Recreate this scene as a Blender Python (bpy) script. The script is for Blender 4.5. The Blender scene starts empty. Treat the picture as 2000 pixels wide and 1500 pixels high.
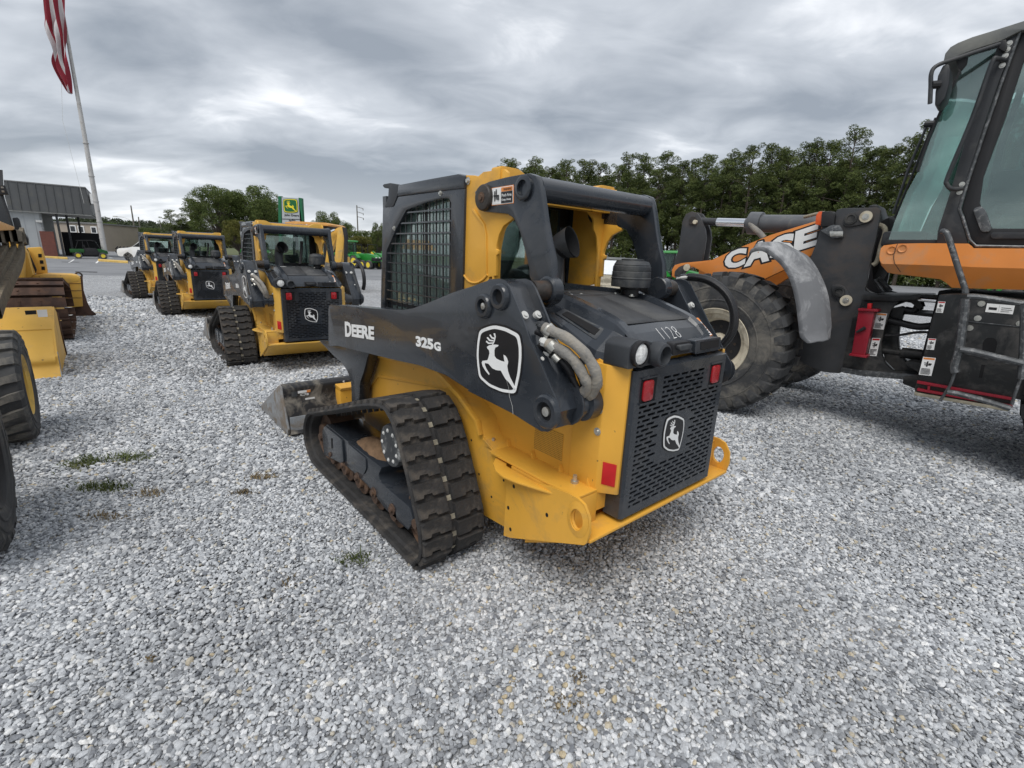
import bpy, bmesh, math, random
import numpy as np
from mathutils import Vector, Matrix
S = bpy.context.scene
COL = S.collection
PI = math.pi
rad = math.radians

# ---------------------------------------------------------------- camera
FPX, PITCH, ROLL, EYE = 934.0, rad(14.92), rad(2.288), 1.618     # focal length in pixels of a 2000 px wide frame
_F = Vector((0, math.cos(PITCH), -math.sin(PITCH)))
_R0 = Vector((1, 0, 0)); _U0 = Vector((0, math.sin(PITCH), math.cos(PITCH)))
_R = _R0*math.cos(ROLL) + _U0*math.sin(ROLL)
_U = -_R0*math.sin(ROLL) + _U0*math.cos(ROLL)
cam = bpy.data.cameras.new('camera'); camo = bpy.data.objects.new('camera', cam); COL.objects.link(camo)
cam.sensor_width = 36; cam.lens = FPX/2000*36; cam.clip_start = .05; cam.clip_end = 3000
camo.matrix_world = Matrix(((_R.x, _U.x, -_F.x, 0), (_R.y, _U.y, -_F.y, 0), (_R.z, _U.z, -_F.z, EYE), (0, 0, 0, 1)))
S.camera = camo

# ---------------------------------------------------------------- world: high overcast over a NISHITA sky
SUN_EL, SUN_ROT = rad(58), rad(200)
W = bpy.data.worlds.new('World'); S.world = W; W.use_nodes = True
nt = W.node_tree; nt.nodes.clear()
def N(t, typ, **kw):
    n = t.nodes.new(typ)
    for k, v in kw.items():
        if k.startswith('_'): n.inputs[k[1:]].default_value = v
        else: setattr(n, k, v)
    return n
def math_(t, op, a, b=None, c=None, clamp=False):
    n = t.nodes.new('ShaderNodeMath'); n.operation = op; n.use_clamp = clamp
    for i, v in enumerate((a, b, c)):
        if v is None: continue
        if isinstance(v, (int, float)): n.inputs[i].default_value = v
        else: t.links.new(v, n.inputs[i])
    return n.outputs[0]
sky = N(nt, 'ShaderNodeTexSky', sky_type='NISHITA', sun_disc=False, sun_elevation=SUN_EL, sun_rotation=SUN_ROT)
geo = N(nt, 'ShaderNodeTexCoord'); sep = N(nt, 'ShaderNodeSeparateXYZ'); nt.links.new(geo.outputs['Generated'], sep.inputs[0])
zz = math_(nt, 'ADD', math_(nt, 'MAXIMUM', sep.outputs[2], 0.0), 0.20)
px_ = math_(nt, 'DIVIDE', sep.outputs[0], zz); py_ = math_(nt, 'DIVIDE', sep.outputs[1], zz)
cmb = N(nt, 'ShaderNodeCombineXYZ'); nt.links.new(px_, cmb.inputs[0]); nt.links.new(py_, cmb.inputs[1])
mp = N(nt, 'ShaderNodeMapping'); mp.inputs['Rotation'].default_value = (0, 0, rad(12)); mp.inputs['Scale'].default_value = (.85, 1.25, 1); mp.inputs['Location'].default_value = (1.4, 3.1, 0)
nt.links.new(cmb.outputs[0], mp.inputs[0])
n1 = N(nt, 'ShaderNodeTexNoise', _Scale=.85, _Detail=4.5, _Roughness=.48, _Distortion=.35); nt.links.new(mp.outputs[0], n1.inputs['Vector'])
n2 = N(nt, 'ShaderNodeTexNoise', _Scale=2.9, _Detail=6.0, _Roughness=.55, _Distortion=.5); nt.links.new(mp.outputs[0], n2.inputs['Vector'])
mixn = math_(nt, 'ADD', math_(nt, 'MULTIPLY', n1.outputs[0], .74), math_(nt, 'MULTIPLY', n2.outputs[0], .26))
ramp = N(nt, 'ShaderNodeValToRGB'); nt.links.new(mixn, ramp.inputs[0])
el = ramp.color_ramp.elements
el[0].position = .395; el[0].color = (2.15, 2.4, 2.75, 1)
el[1].position = .61; el[1].color = (6.9, 7.05, 7.3, 1)
e = ramp.color_ramp.elements.new(.46); e.color = (2.95, 3.2, 3.55, 1)
e = ramp.color_ramp.elements.new(.54); e.color = (4.15, 4.4, 4.75, 1)
mx = N(nt, 'ShaderNodeMix', data_type='RGBA'); mx.inputs['Factor'].default_value = .94
nt.links.new(sky.outputs[0], mx.inputs['A']); nt.links.new(ramp.outputs[0], mx.inputs['B'])
# thin bright gap low over the horizon
hz = math_(nt, 'MULTIPLY', math_(nt, 'SUBTRACT', 1.0, math_(nt, 'DIVIDE', math_(nt, 'ABSOLUTE', math_(nt, 'SUBTRACT', sep.outputs[2], .04)), .10), clamp=True), .30)
mx2 = N(nt, 'ShaderNodeMix', data_type='RGBA'); nt.links.new(hz, mx2.inputs['Factor']); nt.links.new(mx.outputs['Result'], mx2.inputs['A']); mx2.inputs['B'].default_value = (6.6, 6.8, 7.0, 1)
bg = N(nt, 'ShaderNodeBackground', _Strength=.105); nt.links.new(mx2.outputs['Result'], bg.inputs[0])
wo = N(nt, 'ShaderNodeOutputWorld'); nt.links.new(bg.outputs[0], wo.inputs[0])
sun = bpy.data.lights.new('sun', 'SUN'); sun.energy = 1.5; sun.angle = rad(35); sun.color = (1, .97, .92)
suno = bpy.data.objects.new('sun', sun); COL.objects.link(suno)
# light from high up, slightly behind and to the left of the camera
suno.rotation_euler = (rad(90)-SUN_EL, 0, rad(180)-SUN_ROT + PI)
suno.rotation_euler = Vector((math.sin(SUN_ROT)*math.cos(SUN_EL), math.cos(SUN_ROT)*math.cos(SUN_EL), math.sin(SUN_EL))).to_track_quat('Z', 'Y').to_euler()
S.view_settings.view_transform = 'Standard'; S.view_settings.look = 'None'; S.view_settings.gamma = 1
S.view_settings.exposure = 0.62; S.view_settings.use_curve_mapping = False
S.render.engine = 'CYCLES'; S.cycles.max_bounces = 6; S.cycles.transparent_max_bounces = 12

# ---------------------------------------------------------------- reading real positions off the survey picture
VIEW = {'A': (480, 300, 1.765), 'B': (900, 320, 3.75), 'C': (900, 540, 3.7037), 'D': (560, 720, 3.5714), 'E': (920, 820, 3.846),
        'F': (640, 320, 3.125), 'G': (1300, 380, 3.4087), 'H': (1620, 540, 5.0), 'I': (1640, 0, 2.7778), 'J': (1120, 700, 4.1667),
        'K': (780, 740, 4.1667), 'O': (1280, 300, 2.5), 'W': (1800, 140, 4.1667), 'Q': (500, 680, 6.819), 'V': (1640, 440, 7.5),
        'L': (0, 340, 3.75), 'R': (0, 400, 6.82), 'T': (0, 560, 4.41), 'P': (0, 340, 6.818), '6': (1240, 520, 5.769), 'M': (240, 380, 3.846), '1': (0, 0, 1.0)}
def ray(x, y): return _F + _R*((x-1000)/FPX) - _U*((y-750)/FPX)
class Frame:
    """a machine's own axes: X forward, Y to its left, Z up, at a place on the ground"""
    def __init__(s, x, y, yawdeg, z=0):
        a = rad(yawdeg); s.o = Vector((x, y, z)); s.yaw = a
        s.fx = Vector((-math.sin(a), math.cos(a), 0)); s.ly = Vector((-math.cos(a), -math.sin(a), 0)); s.uz = Vector((0, 0, 1))
    def on(s, q, ax, val, view='1'):
        v = VIEW[view]; d = ray(v[0]+q[0]/v[2], v[1]+q[1]/v[2]); c = Vector((0, 0, EYE))-s.o
        C = Vector((c.dot(s.fx), c.dot(s.ly), c.z)); D = Vector((d.dot(s.fx), d.dot(s.ly), d.z)); i = 'XYZ'.index(ax)
        return C + D*((val-C[i])/D[i])
    def xz(s, view, pts, Y): return [(p.x, p.z) for p in (s.on(q, 'Y', Y, view) for q in pts)]
    def xy(s, view, pts, Z): return [(p.x, p.y) for p in (s.on(q, 'Z', Z, view) for q in pts)]
    def yz(s, view, pts, X): return [(p.y, p.z) for p in (s.on(q, 'X', X, view) for q in pts)]
    def place(s, o):      # mesh convention: local +Y_blender = left
        o.location = s.o; o.rotation_euler = (0, 0, s.yaw+PI/2)
def ground_z(y): 
    t = min(max((y-3.2)/9.8, 0), 1); return -.14*t
def gpt(x, y, view='1'):
    v = VIEW[view]; d = ray(v[0]+x/v[2], v[1]+y/v[2]); z = -.14; 
    for _ in range(4):
        t = (z-EYE)/d.z; z = ground_z(d.y*t)
    return Vector((d.x*t, d.y*t, z))

# ---------------------------------------------------------------- tags
def tag(o, label=None, cat=None, group=None, kind=None):
    for k, v in (('label', label), ('category', cat), ('group', group), ('kind', kind)):
        if v: o[k] = v
    return o
def thing(name, label, cat, frame=None, group=None, loc=None, rz=0, scale=None):
    o = bpy.data.objects.new(name, None); COL.objects.link(o); o.empty_display_size = .2
    if frame: frame.place(o)
    elif loc is not None: o.location = loc; o.rotation_euler = (0, 0, rz)
    if scale: o.scale = scale if hasattr(scale, '__len__') else (scale,)*3
    return tag(o, label, cat, group)
def copy_tree(o, parent=None):
    c = o.copy(); COL.objects.link(c); c.parent = parent
    for ch in o.children: copy_tree(ch, c)
    return c

# ---------------------------------------------------------------- materials
MATS = {}
def mat(name, col, rough=.5, metal=0, var=.12, vscale=6., dirt=None, dirt_amt=.0, dirt_scale=3., bump=0, bscale=60., coat=0, trans=0, fine=None, ior=1.45, spec=.5):
    if name in MATS: return MATS[name]
    m = bpy.data.materials.new(name); m.use_nodes = True; t = m.node_tree; b = t.nodes['Principled BSDF']
    m.diffuse_color = (*col, 1)
    b.inputs['Roughness'].default_value = rough; b.inputs['Metallic'].default_value = metal
    b.inputs['Coat Weight'].default_value = coat; b.inputs['Transmission Weight'].default_value = trans; b.inputs['IOR'].default_value = ior
    b.inputs['Specular IOR Level'].default_value = spec
    tc = N(t, 'ShaderNodeTexCoord')
    n = N(t, 'ShaderNodeTexNoise', _Scale=vscale, _Detail=6., _Roughness=.6); t.links.new(tc.outputs['Object'], n.inputs['Vector'])
    mr = N(t, 'ShaderNodeMapRange'); mr.inputs[1].default_value = .3; mr.inputs[2].default_value = .7; mr.inputs[3].default_value = 1-var; mr.inputs[4].default_value = 1+var
    t.links.new(n.outputs[0], mr.inputs[0])
    mul = N(t, 'ShaderNodeVectorMath', operation='SCALE'); mul.inputs[0].default_value = col; t.links.new(mr.outputs[0], mul.inputs['Scale'])
    out = mul.outputs[0]
    if dirt and dirt_amt > 0:
        n3 = N(t, 'ShaderNodeTexNoise', _Scale=dirt_scale, _Detail=9., _Roughness=.68, _Distortion=.4); t.links.new(tc.outputs['Object'], n3.inputs['Vector'])
        lo = .62-dirt_amt*.35
        m3 = N(t, 'ShaderNodeMapRange'); m3.inputs[1].default_value = lo; m3.inputs[2].default_value = lo+.16; m3.inputs[4].default_value = .85; t.links.new(n3.outputs[0], m3.inputs[0])
        mm = N(t, 'ShaderNodeMix', data_type='RGBA'); t.links.new(m3.outputs[0], mm.inputs['Factor']); t.links.new(out, mm.inputs['A']); mm.inputs['B'].default_value = (*dirt, 1)
        out = mm.outputs['Result']
        r2 = N(t, 'ShaderNodeMapRange'); r2.inputs[3].default_value = rough; r2.inputs[4].default_value = min(1, rough+.35); t.links.new(m3.outputs[0], r2.inputs[0]); t.links.new(r2.outputs[0], b.inputs['Roughness'])
    elif rough < .9:
        r2 = N(t, 'ShaderNodeMapRange'); r2.inputs[1].default_value = .3; r2.inputs[2].default_value = .7; r2.inputs[3].default_value = max(.02, rough*.8); r2.inputs[4].default_value = min(1, rough*1.25); t.links.new(n.outputs[0], r2.inputs[0]); t.links.new(r2.outputs[0], b.inputs['Roughness'])
    if fine:       # second, fine speckle of another colour (chips, dust specks)
        n4 = N(t, 'ShaderNodeTexNoise', _Scale=fine[1], _Detail=3., _Roughness=.5); t.links.new(tc.outputs['Object'], n4.inputs['Vector'])
        m4 = N(t, 'ShaderNodeMapRange'); m4.inputs[1].default_value = fine[2]; m4.inputs[2].default_value = fine[2]+.05; t.links.new(n4.outputs[0], m4.inputs[0])
        mm = N(t, 'ShaderNodeMix', data_type='RGBA'); t.links.new(m4.outputs[0], mm.inputs['Factor']); t.links.new(out, mm.inputs['A']); mm.inputs['B'].default_value = (*fine[0], 1); out = mm.outputs['Result']
    t.links.new(out, b.inputs['Base Color'])
    if bump:
        nb = N(t, 'ShaderNodeTexNoise', _Scale=bscale, _Detail=5.); t.links.new(tc.outputs['Object'], nb.inputs['Vector'])
        bp = N(t, 'ShaderNodeBump', _Strength=bump, _Distance=.01); t.links.new(nb.outputs[0], bp.inputs['Height']); t.links.new(bp.outputs[0], b.inputs['Normal'])
    MATS[name] = m; return m
M = dict(
  yellow=mat('machine_yellow', (.75, .39, .052), .42, var=.07, vscale=3, dirt=(.42, .26, .09), dirt_amt=.22, dirt_scale=2.2, fine=((.1, .07, .04), 38, .74), bump=.04, bscale=180),
  yellow2=mat('weathered_yellow', (.70, .41, .075), .5, var=.08, vscale=2, dirt=(.45, .31, .15), dirt_amt=.3, dirt_scale=2, fine=((.12, .07, .04), 22, .70)),
  rusty_yellow=mat('scuffed_yellow', (.62, .34, .05), .5, var=.1, vscale=4, dirt=(.22, .12, .05), dirt_amt=.35, dirt_scale=5),
  dark=mat('charcoal_paint', (.027, .032, .040), .25, var=.12, vscale=3, coat=.25, dirt=(.062, .064, .068), dirt_amt=.26, dirt_scale=2.4, fine=((.3, .3, .3), 55, .76), bump=.03, bscale=90),
  darkflat=mat('charcoal_plastic', (.040, .044, .050), .55, var=.15, vscale=5, dirt=(.12, .12, .115), dirt_amt=.28, dirt_scale=4, bump=.06, bscale=200),
  greyscuff=mat('scuffed_grey_steel', (.30, .32, .34), .45, metal=.3, var=.2, vscale=5, dirt=(.22, .17, .12), dirt_amt=.55, dirt_scale=6, bump=.08, bscale=25),
  black=mat('black_parts', (.016, .016, .018), .5, var=.2),
  void=mat('dark_inside', (.008, .008, .009), .9, var=.1),
  rubber=mat('track_rubber', (.028, .027, .027), .72, var=.3, vscale=9, dirt=(.11, .095, .08), dirt_amt=.33, dirt_scale=5, bump=.5, bscale=45),
  tyre=mat('tyre_rubber', (.045, .046, .048), .7, var=.22, vscale=6, dirt=(.19, .175, .15), dirt_amt=.42, dirt_scale=3, bump=.35, bscale=35),
  rust=mat('rusty_steel', (.085, .052, .036), .75, var=.35, vscale=14, dirt=(.17, .10, .06), dirt_amt=.42, dirt_scale=12, bump=.4, bscale=60),
  brownsteel=mat('worn_brown_steel', (.085, .052, .040), .45, metal=.45, var=.25, vscale=5, dirt=(.16, .09, .06), dirt_amt=.45, dirt_scale=5, bump=.2, bscale=30),
  mud=mat('dried_mud', (.11, .09, .065), .9, var=.35, vscale=12, dirt=(.19, .16, .11), dirt_amt=.5, dirt_scale=14, bump=1.0, bscale=30),
  dirt=mat('packed_dirt', (.17, .105, .06), .95, var=.3, vscale=20, bump=.8, bscale=60),
  bolt=mat('zinc_bolts', (.55, .54, .5), .35, metal=.8, var=.15, vscale=40),
  chrome=mat('polished_rod', (.85, .86, .88), .12, metal=1, var=.05),
  whitemet=mat('pale_metal', (.62, .62, .6), .5, var=.12, vscale=30),
  glass=None,
  red=mat('red_lens', (.35, .012, .018), .25, var=.15, vscale=30, coat=.4),
  redsticker=mat('red_reflector', (.50, .012, .015), .4, var=.1, vscale=20),
  lens=mat('clear_lens', (.78, .78, .76), .15, var=.3, vscale=70, coat=.5, bump=.4, bscale=150),
  white=mat('white_print', (.80, .80, .79), .5, var=.05),
  blackp=mat('black_print', (.012, .012, .014), .35, var=.1),
  orange=mat('orange_paint', (.66, .225, .045), .42, var=.06, vscale=3, dirt=(.5, .25, .12), dirt_amt=.25, dirt_scale=3, fine=((.35, .12, .04), 60, .74)),
  orangep=mat('orange_print', (.75, .26, .06), .5, var=.05),
  greenp=mat('green_print', (.012, .13, .035), .4, var=.05),
  yellowp=mat('yellow_print', (.85, .68, .03), .4, var=.04),
  hose=mat('grey_hose_sleeve', (.23, .22, .205), .8, var=.2, vscale=18, dirt=(.36, .32, .26), dirt_amt=.45, dirt_scale=9, bump=.5, bscale=70),
  hoseblack=mat('black_hose', (.015, .015, .017), .42, var=.2, bump=.2, bscale=120),
  fender=mat('grey_fender_plastic', (.36, .365, .375), .7, var=.22, vscale=4, dirt=(.13, .135, .145), dirt_amt=.75, dirt_scale=3.2, bump=.25, bscale=30),
  cream=mat('cream_rim', (.60, .54, .42), .5, var=.12, dirt=(.3, .25, .18), dirt_amt=.4, dirt_scale=5),
  creamdull=mat('dusty_axle', (.33, .30, .23), .85, var=.25, vscale=8, dirt=(.2, .18, .14), dirt_amt=.6, dirt_scale=6, bump=.5),
  redbox=mat('dark_red_paint', (.26, .012, .025), .4, var=.12, vscale=6, fine=((.5, .3, .3), 60, .75)),
  rail=mat('scratched_rail', (.10, .105, .11), .4, metal=.5, var=.3, vscale=18, dirt=(.34, .34, .34), dirt_amt=.30, dirt_scale=30),
  utvgreen=mat('dark_bed_green', (.012, .085, .018), .4, var=.08),
  green=mat('tractor_green', (.02, .21, .03), .35, var=.08),
  greenlight=mat('pale_green_roof', (.12, .42, .14), .4, var=.06),
  dark2=mat('worn_black_steel', (.040, .042, .046), .45, var=.2, vscale=4, dirt=(.075, .062, .055), dirt_amt=.36, dirt_scale=2.2, fine=((.25, .25, .25), 60, .75), bump=.06, bscale=70),
  blackmetal=mat('black_chassis', (.016, .017, .018), .45, var=.25, vscale=4, dirt=(.09, .085, .08), dirt_amt=.38, dirt_scale=4, fine=((.3, .3, .3), 45, .75)),
  black2=mat('black_trim', (.028, .030, .034), .42, var=.15, dirt=(.07, .07, .07), dirt_amt=.3, dirt_scale=4),
  cylgrey=mat('grey_cylinder', (.10, .105, .115), .4, var=.12, dirt=(.2, .19, .17), dirt_amt=.3),
  roofgrey=mat('grey_roof', (.13, .135, .135), .6, var=.12, dirt=(.22, .22, .2), dirt_amt=.3),
  orangelens=mat('orange_lens', (.7, .10, .015), .3, var=.1, coat=.4),
  wheelyellowish=mat('dull_yellow_rim', (.62, .40, .08), .5, var=.12, dirt=(.3, .22, .12), dirt_amt=.4, dirt_scale=5),
  orangeyellow=mat('faded_orange_hood', (.72, .36, .10), .45, var=.08, dirt=(.4, .24, .1), dirt_amt=.2),
  darkglass=mat('dark_cab_glass', (.012, .014, .018), .08, var=.1, coat=.6),
  seamgrey=mat('fascia_metal', (.085, .088, .09), .45, metal=.3, var=.10, vscale=.6, dirt=(.12, .12, .11), dirt_amt=.3, dirt_scale=.8),
  trimgrey=mat('trim_metal', (.20, .20, .20), .5, var=.1), soffit=mat('pale_soffit', (.42, .42, .40), .7, var=.08),
  ribwall=mat('ribbed_wall', (.40, .42, .43), .55, var=.06, vscale=1), ribwalldark=mat('porch_wall', (.16, .165, .165), .6, var=.1),
  brick=mat('red_brick', (.17, .065, .05), .85, var=.2, vscale=5), beige=mat('beige_wall', (.36, .31, .255), .85, var=.08, vscale=.8), brownroof=mat('brown_roof', (.17, .13, .105), .8, var=.12),
  polewhite=mat('white_pole_paint', (.50, .49, .48), .45, var=.1, vscale=2, dirt=(.3, .28, .26), dirt_amt=.3, dirt_scale=2),
  flagred=mat('flag_red', (.24, .02, .035), .85, var=.1), flagwhite=mat('flag_white', (.55, .53, .54), .85, var=.06),
  carwhite=mat('white_car_paint', (.80, .81, .82), .2, var=.02, coat=.6), whitecover=mat('white_panel', (.62, .66, .70), .25, var=.06, coat=.3),
  signgreen=mat('sign_green', (.015, .14, .06), .4, var=.06), signsilver=mat('sign_silver', (.44, .46, .47), .45, var=.04), wood=mat('grey_timber', (.17, .155, .135), .9, var=.2),
  kerbyellow=mat('kerb_yellow', (.62, .42, .12), .8, var=.2, vscale=1.5), tar=mat('tar_seal', (.07, .07, .075), .7, var=.2),
  wheelyellow=mat('wheel_yellow', (.80, .62, .05), .45, var=.06),
)
def glass(name, col, rough=.02, alpha=.55, film=(.22, .28, .27), refl=.06):
    """tinted glazing under a pale painted film: part clear, part reflecting pane"""
    m = bpy.data.materials.new(name); m.use_nodes = True; t = m.node_tree; t.nodes.clear()
    out = N(t, 'ShaderNodeOutputMaterial'); tr = N(t, 'ShaderNodeBsdfTransparent'); tr.inputs[0].default_value = (*col, 1)
    gl = N(t, 'ShaderNodeBsdfGlossy', _Roughness=rough); gl.inputs[0].default_value = (.85, .95, .92, 1)
    df = N(t, 'ShaderNodeBsdfDiffuse'); df.inputs[0].default_value = (*film, 1)
    fr = N(t, 'ShaderNodeFresnel', _IOR=1.5); 
    a = N(t, 'ShaderNodeMixShader'); t.links.new(math_(t, 'ADD', math_(t, 'MULTIPLY', fr.outputs[0], 1.1), refl, clamp=True), a.inputs[0]); t.links.new(tr.outputs[0], a.inputs[1]); t.links.new(gl.outputs[0], a.inputs[2])
    tc = N(t, 'ShaderNodeTexCoord'); n = N(t, 'ShaderNodeTexNoise', _Scale=1.6, _Detail=3.); t.links.new(tc.outputs['Object'], n.inputs['Vector'])
    b = N(t, 'ShaderNodeMixShader'); mr = N(t, 'ShaderNodeMapRange'); mr.inputs[1].default_value = .3; mr.inputs[2].default_value = .75; mr.inputs[3].default_value = alpha*.5; mr.inputs[4].default_value = alpha
    t.links.new(n.outputs[0], mr.inputs[0]); t.links.new(mr.outputs[0], b.inputs[0]); t.links.new(a.outputs[0], b.inputs[1]); t.links.new(df.outputs[0], b.inputs[2])
    t.links.new(b.outputs[0], out.inputs[0]); return m
M['glass'] = glass('cab_glass', (.84, .90, .88), alpha=.05)
M['glass_skyfilm'] = glass('green_tinted_glass', (.60, .74, .71), alpha=.12, film=(.26, .34, .33), refl=.12)  # teal film colour lightened to paint in some reflected sky

M['glassside'] = glass('sky_film_side_glass', (.80, .88, .86), alpha=.34, film=(.33, .42, .40), refl=.16)  # sky reflection on the side panes painted in as a pale diffuse film

# ---------------------------------------------------------------- mesh helpers
def link(name, me, m, parent=None):
    o = bpy.data.objects.new(name, me); COL.objects.link(o)
    if m is not None:
        for q in (m if isinstance(m, (list, tuple)) else [m]): me.materials.append(q)
    if parent is not None: o.parent = parent
    return o
class MB:
    def __init__(s): s.bm = bmesh.new()
    def prism(s, pts, vec, bevel=0, mi=0):
        """closed polygon (3D points) pushed along vec"""
        bm = s.bm; vec = Vector(vec)
        a = [bm.verts.new(p) for p in pts]; b = [bm.verts.new(Vector(p)+vec) for p in pts]
        n = len(a); fs = [bm.faces.new(a[::-1]), bm.faces.new(b)]
        for i in range(n): fs.append(bm.faces.new((a[i], a[(i+1) % n], b[(i+1) % n], b[i])))
        for f in fs: f.material_index = mi
        bmesh.ops.recalc_face_normals(bm, faces=fs)
        if bevel:
            es = {e for f in fs for e in f.edges if e.is_manifold and e.calc_face_angle(0) > rad(28)}
            try: bmesh.ops.bevel(bm, geom=list(es), offset=bevel, segments=2, profile=.6, affect='EDGES', clamp_overlap=True)
            except Exception: pass
        return s
    def xz(s, poly, y0, y1, bevel=0, mi=0): return s.prism([(x, y0, z) for x, z in poly], (0, y1-y0, 0), bevel, mi)
    def xy(s, poly, z0, z1, bevel=0, mi=0): return s.prism([(x, y, z0) for x, y in poly], (0, 0, z1-z0), bevel, mi)
    def yz(s, poly, x0, x1, bevel=0, mi=0): return s.prism([(x0, y, z) for y, z in poly], (x1-x0, 0, 0), bevel, mi)
    def box(s, x0, x1, y0, y1, z0, z1, bevel=0, mi=0): return s.xy([(x0, y0), (x1, y0), (x1, y1), (x0, y1)], z0, z1, bevel, mi)
    def quad(s, *p, mi=0):
        f = s.bm.faces.new([s.bm.verts.new(q) for q in p]); f.material_index = mi; return s
    def tube(s, pts, r, seg=12, cap=True, mi=0, sx=1):
        pts = [Vector(p) for p in pts]; bm = s.bm; rings = []; up = None
        for i, p in enumerate(pts):
            d = (pts[min(i+1, len(pts)-1)]-pts[max(i-1, 0)]).normalized()
            if up is None: up = d.orthogonal().normalized()
            up = (up - d*up.dot(d)).normalized(); sd = d.cross(up)
            rr = r[i] if hasattr(r, '__len__') else r
            rings.append([bm.verts.new(p + (up*math.cos(2*PI*k/seg)*sx + sd*math.sin(2*PI*k/seg))*rr) for k in range(seg)])
        for a, b in zip(rings, rings[1:]):
            for k in range(seg): bm.faces.new((a[k], a[(k+1) % seg], b[(k+1) % seg], b[k])).material_index = mi
        if cap: 
            bm.faces.new(rings[0][::-1]).material_index = mi; bm.faces.new(rings[-1]).material_index = mi
        return s
    def lathe(s, prof, c=(0, 0, 0), axis='Y', seg=32, mi=0, cap=True):
        """prof: list of (radius, along)"""
        bm = s.bm; c = Vector(c); rings = []
        for r, h in prof:
            ring = []
            for k in range(seg):
                a = 2*PI*k/seg; u, v = r*math.cos(a), r*math.sin(a)
                ring.append(bm.verts.new(c + (Vector((u, h, v)) if axis == 'Y' else Vector((u, v, h)) if axis == 'Z' else Vector((h, u, v)))))
            rings.append(ring)
        fs = []
        for a, b in zip(rings, rings[1:]):
            for k in range(seg): fs.append(bm.faces.new((a[k], a[(k+1) % seg], b[(k+1) % seg], b[k])))
        closed = prof[0] == prof[-1] or not cap
        if closed: pass
        elif prof[0][0] > 1e-5: fs.append(bm.faces.new(rings[0][::-1]))
        if not closed and prof[-1][0] > 1e-5: fs.append(bm.faces.new(rings[-1]))
        for f in fs: f.material_index = mi
        bmesh.ops.recalc_face_normals(bm, faces=fs)
        return s
    def grid(s, P, mi=0, close=False):
        """P[i][j] 3D points"""
        bm = s.bm; V = [[bm.verts.new(p) for p in row] for row in P]
        for a, b in zip(V, V[1:]):
            n = len(a)
            for j in range(n if close else n-1): bm.faces.new((a[j], a[(j+1) % n], b[(j+1) % n], b[j])).material_index = mi
        return s
    def plate(s, outer, holes, y0, y1, axis='Y'):
        """flat plate between two planes with real holes through it"""
        bm = s.bm; es = []; loops = []
        for lp in [outer]+holes:
            vs = [bm.verts.new((p[0], y0, p[1]) if axis == 'Y' else (y0, p[0], p[1])) for p in lp]; loops.append(vs)
            es += [bm.edges.new((vs[i], vs[(i+1) % len(vs)])) for i in range(len(vs))]
        r = bmesh.ops.triangle_fill(bm, use_beauty=True, use_dissolve=False, edges=es); fs = [g for g in r['geom'] if isinstance(g, bmesh.types.BMFace)]
        d = Vector((0, y1-y0, 0)) if axis == 'Y' else Vector((y1-y0, 0, 0)); mp = {v: bm.verts.new(v.co+d) for l in loops for v in l}
        nf = [bm.faces.new([mp[v] for v in f.verts][::-1]) for f in fs]
        for vs in loops:
            for i in range(len(vs)): a, b = vs[i], vs[(i+1) % len(vs)]; nf.append(bm.faces.new((a, b, mp[b], mp[a])))
        bmesh.ops.recalc_face_normals(bm, faces=fs+nf); return s
    def build(s, name, m, parent=None, smooth=35, weld=False):
        bm = s.bm
        if weld: bmesh.ops.remove_doubles(bm, verts=bm.verts, dist=1e-5)
        me = bpy.data.meshes.new(name); bm.to_mesh(me); bm.free()
        if smooth:
            me.polygons.foreach_set('use_smooth', [True]*len(me.polygons)); me.set_sharp_from_angle(angle=rad(smooth))
        return link(name, me, m, parent)
def fillet(poly, r, seg=4):
    """round the corners of a 2D polygon; r a number or one per corner"""
    out = []; n = len(poly)
    for i in range(n):
        p0, p, p1 = Vector(poly[i-1]), Vector(poly[i]), Vector(poly[(i+1) % n]); rr = r[i] if hasattr(r, '__len__') else r
        a, b = (p0-p), (p1-p); la, lb = a.length, b.length
        if rr <= 0 or la < 1e-6 or lb < 1e-6: out.append(tuple(p)); continue
        a /= la; b /= lb; k = min(rr, la*.45, lb*.45)
        A, B = p+a*k, p+b*k
        for j in range(seg+1):
            t = j/seg; out.append(tuple(A*(1-t)**2 + p*2*t*(1-t) + B*t*t))
    return out
def catmull(pts, n=4, closed=False):
    P = [Vector(p) for p in pts]; out = []; L = len(P)
    for i in range(L if closed else L-1):
        p0 = P[(i-1) % L] if closed or i > 0 else P[0]; p1 = P[i]; p2 = P[(i+1) % L]; p3 = P[(i+2) % L] if closed or i+2 < L else P[-1]
        for k in range(n):
            t = k/n; out.append(.5*((2*p1)+(p2-p0)*t+(2*p0-5*p1+4*p2-p3)*t*t+(3*p1-p0-3*p2+p3)*t**3))
    if not closed: out.append(P[-1])
    return out
def circ(cx, cy, r, n=20, ry=None): return [(cx+r*math.cos(2*PI*k/n), cy+(ry or r)*math.sin(2*PI*k/n)) for k in range(n)]
def text_mesh(txt, offset=.0, shear=0, extr=.0, space=1):
    cu = bpy.data.curves.new('t', 'FONT'); cu.body = txt; cu.size = 1; cu.offset = offset; cu.shear = shear; cu.extrude = extr; cu.resolution_u = 3; cu.space_character = space
    o = bpy.data.objects.new('t', cu); me = bpy.data.meshes.new_from_object(o); bpy.data.objects.remove(o); bpy.data.curves.remove(cu); return me
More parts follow.
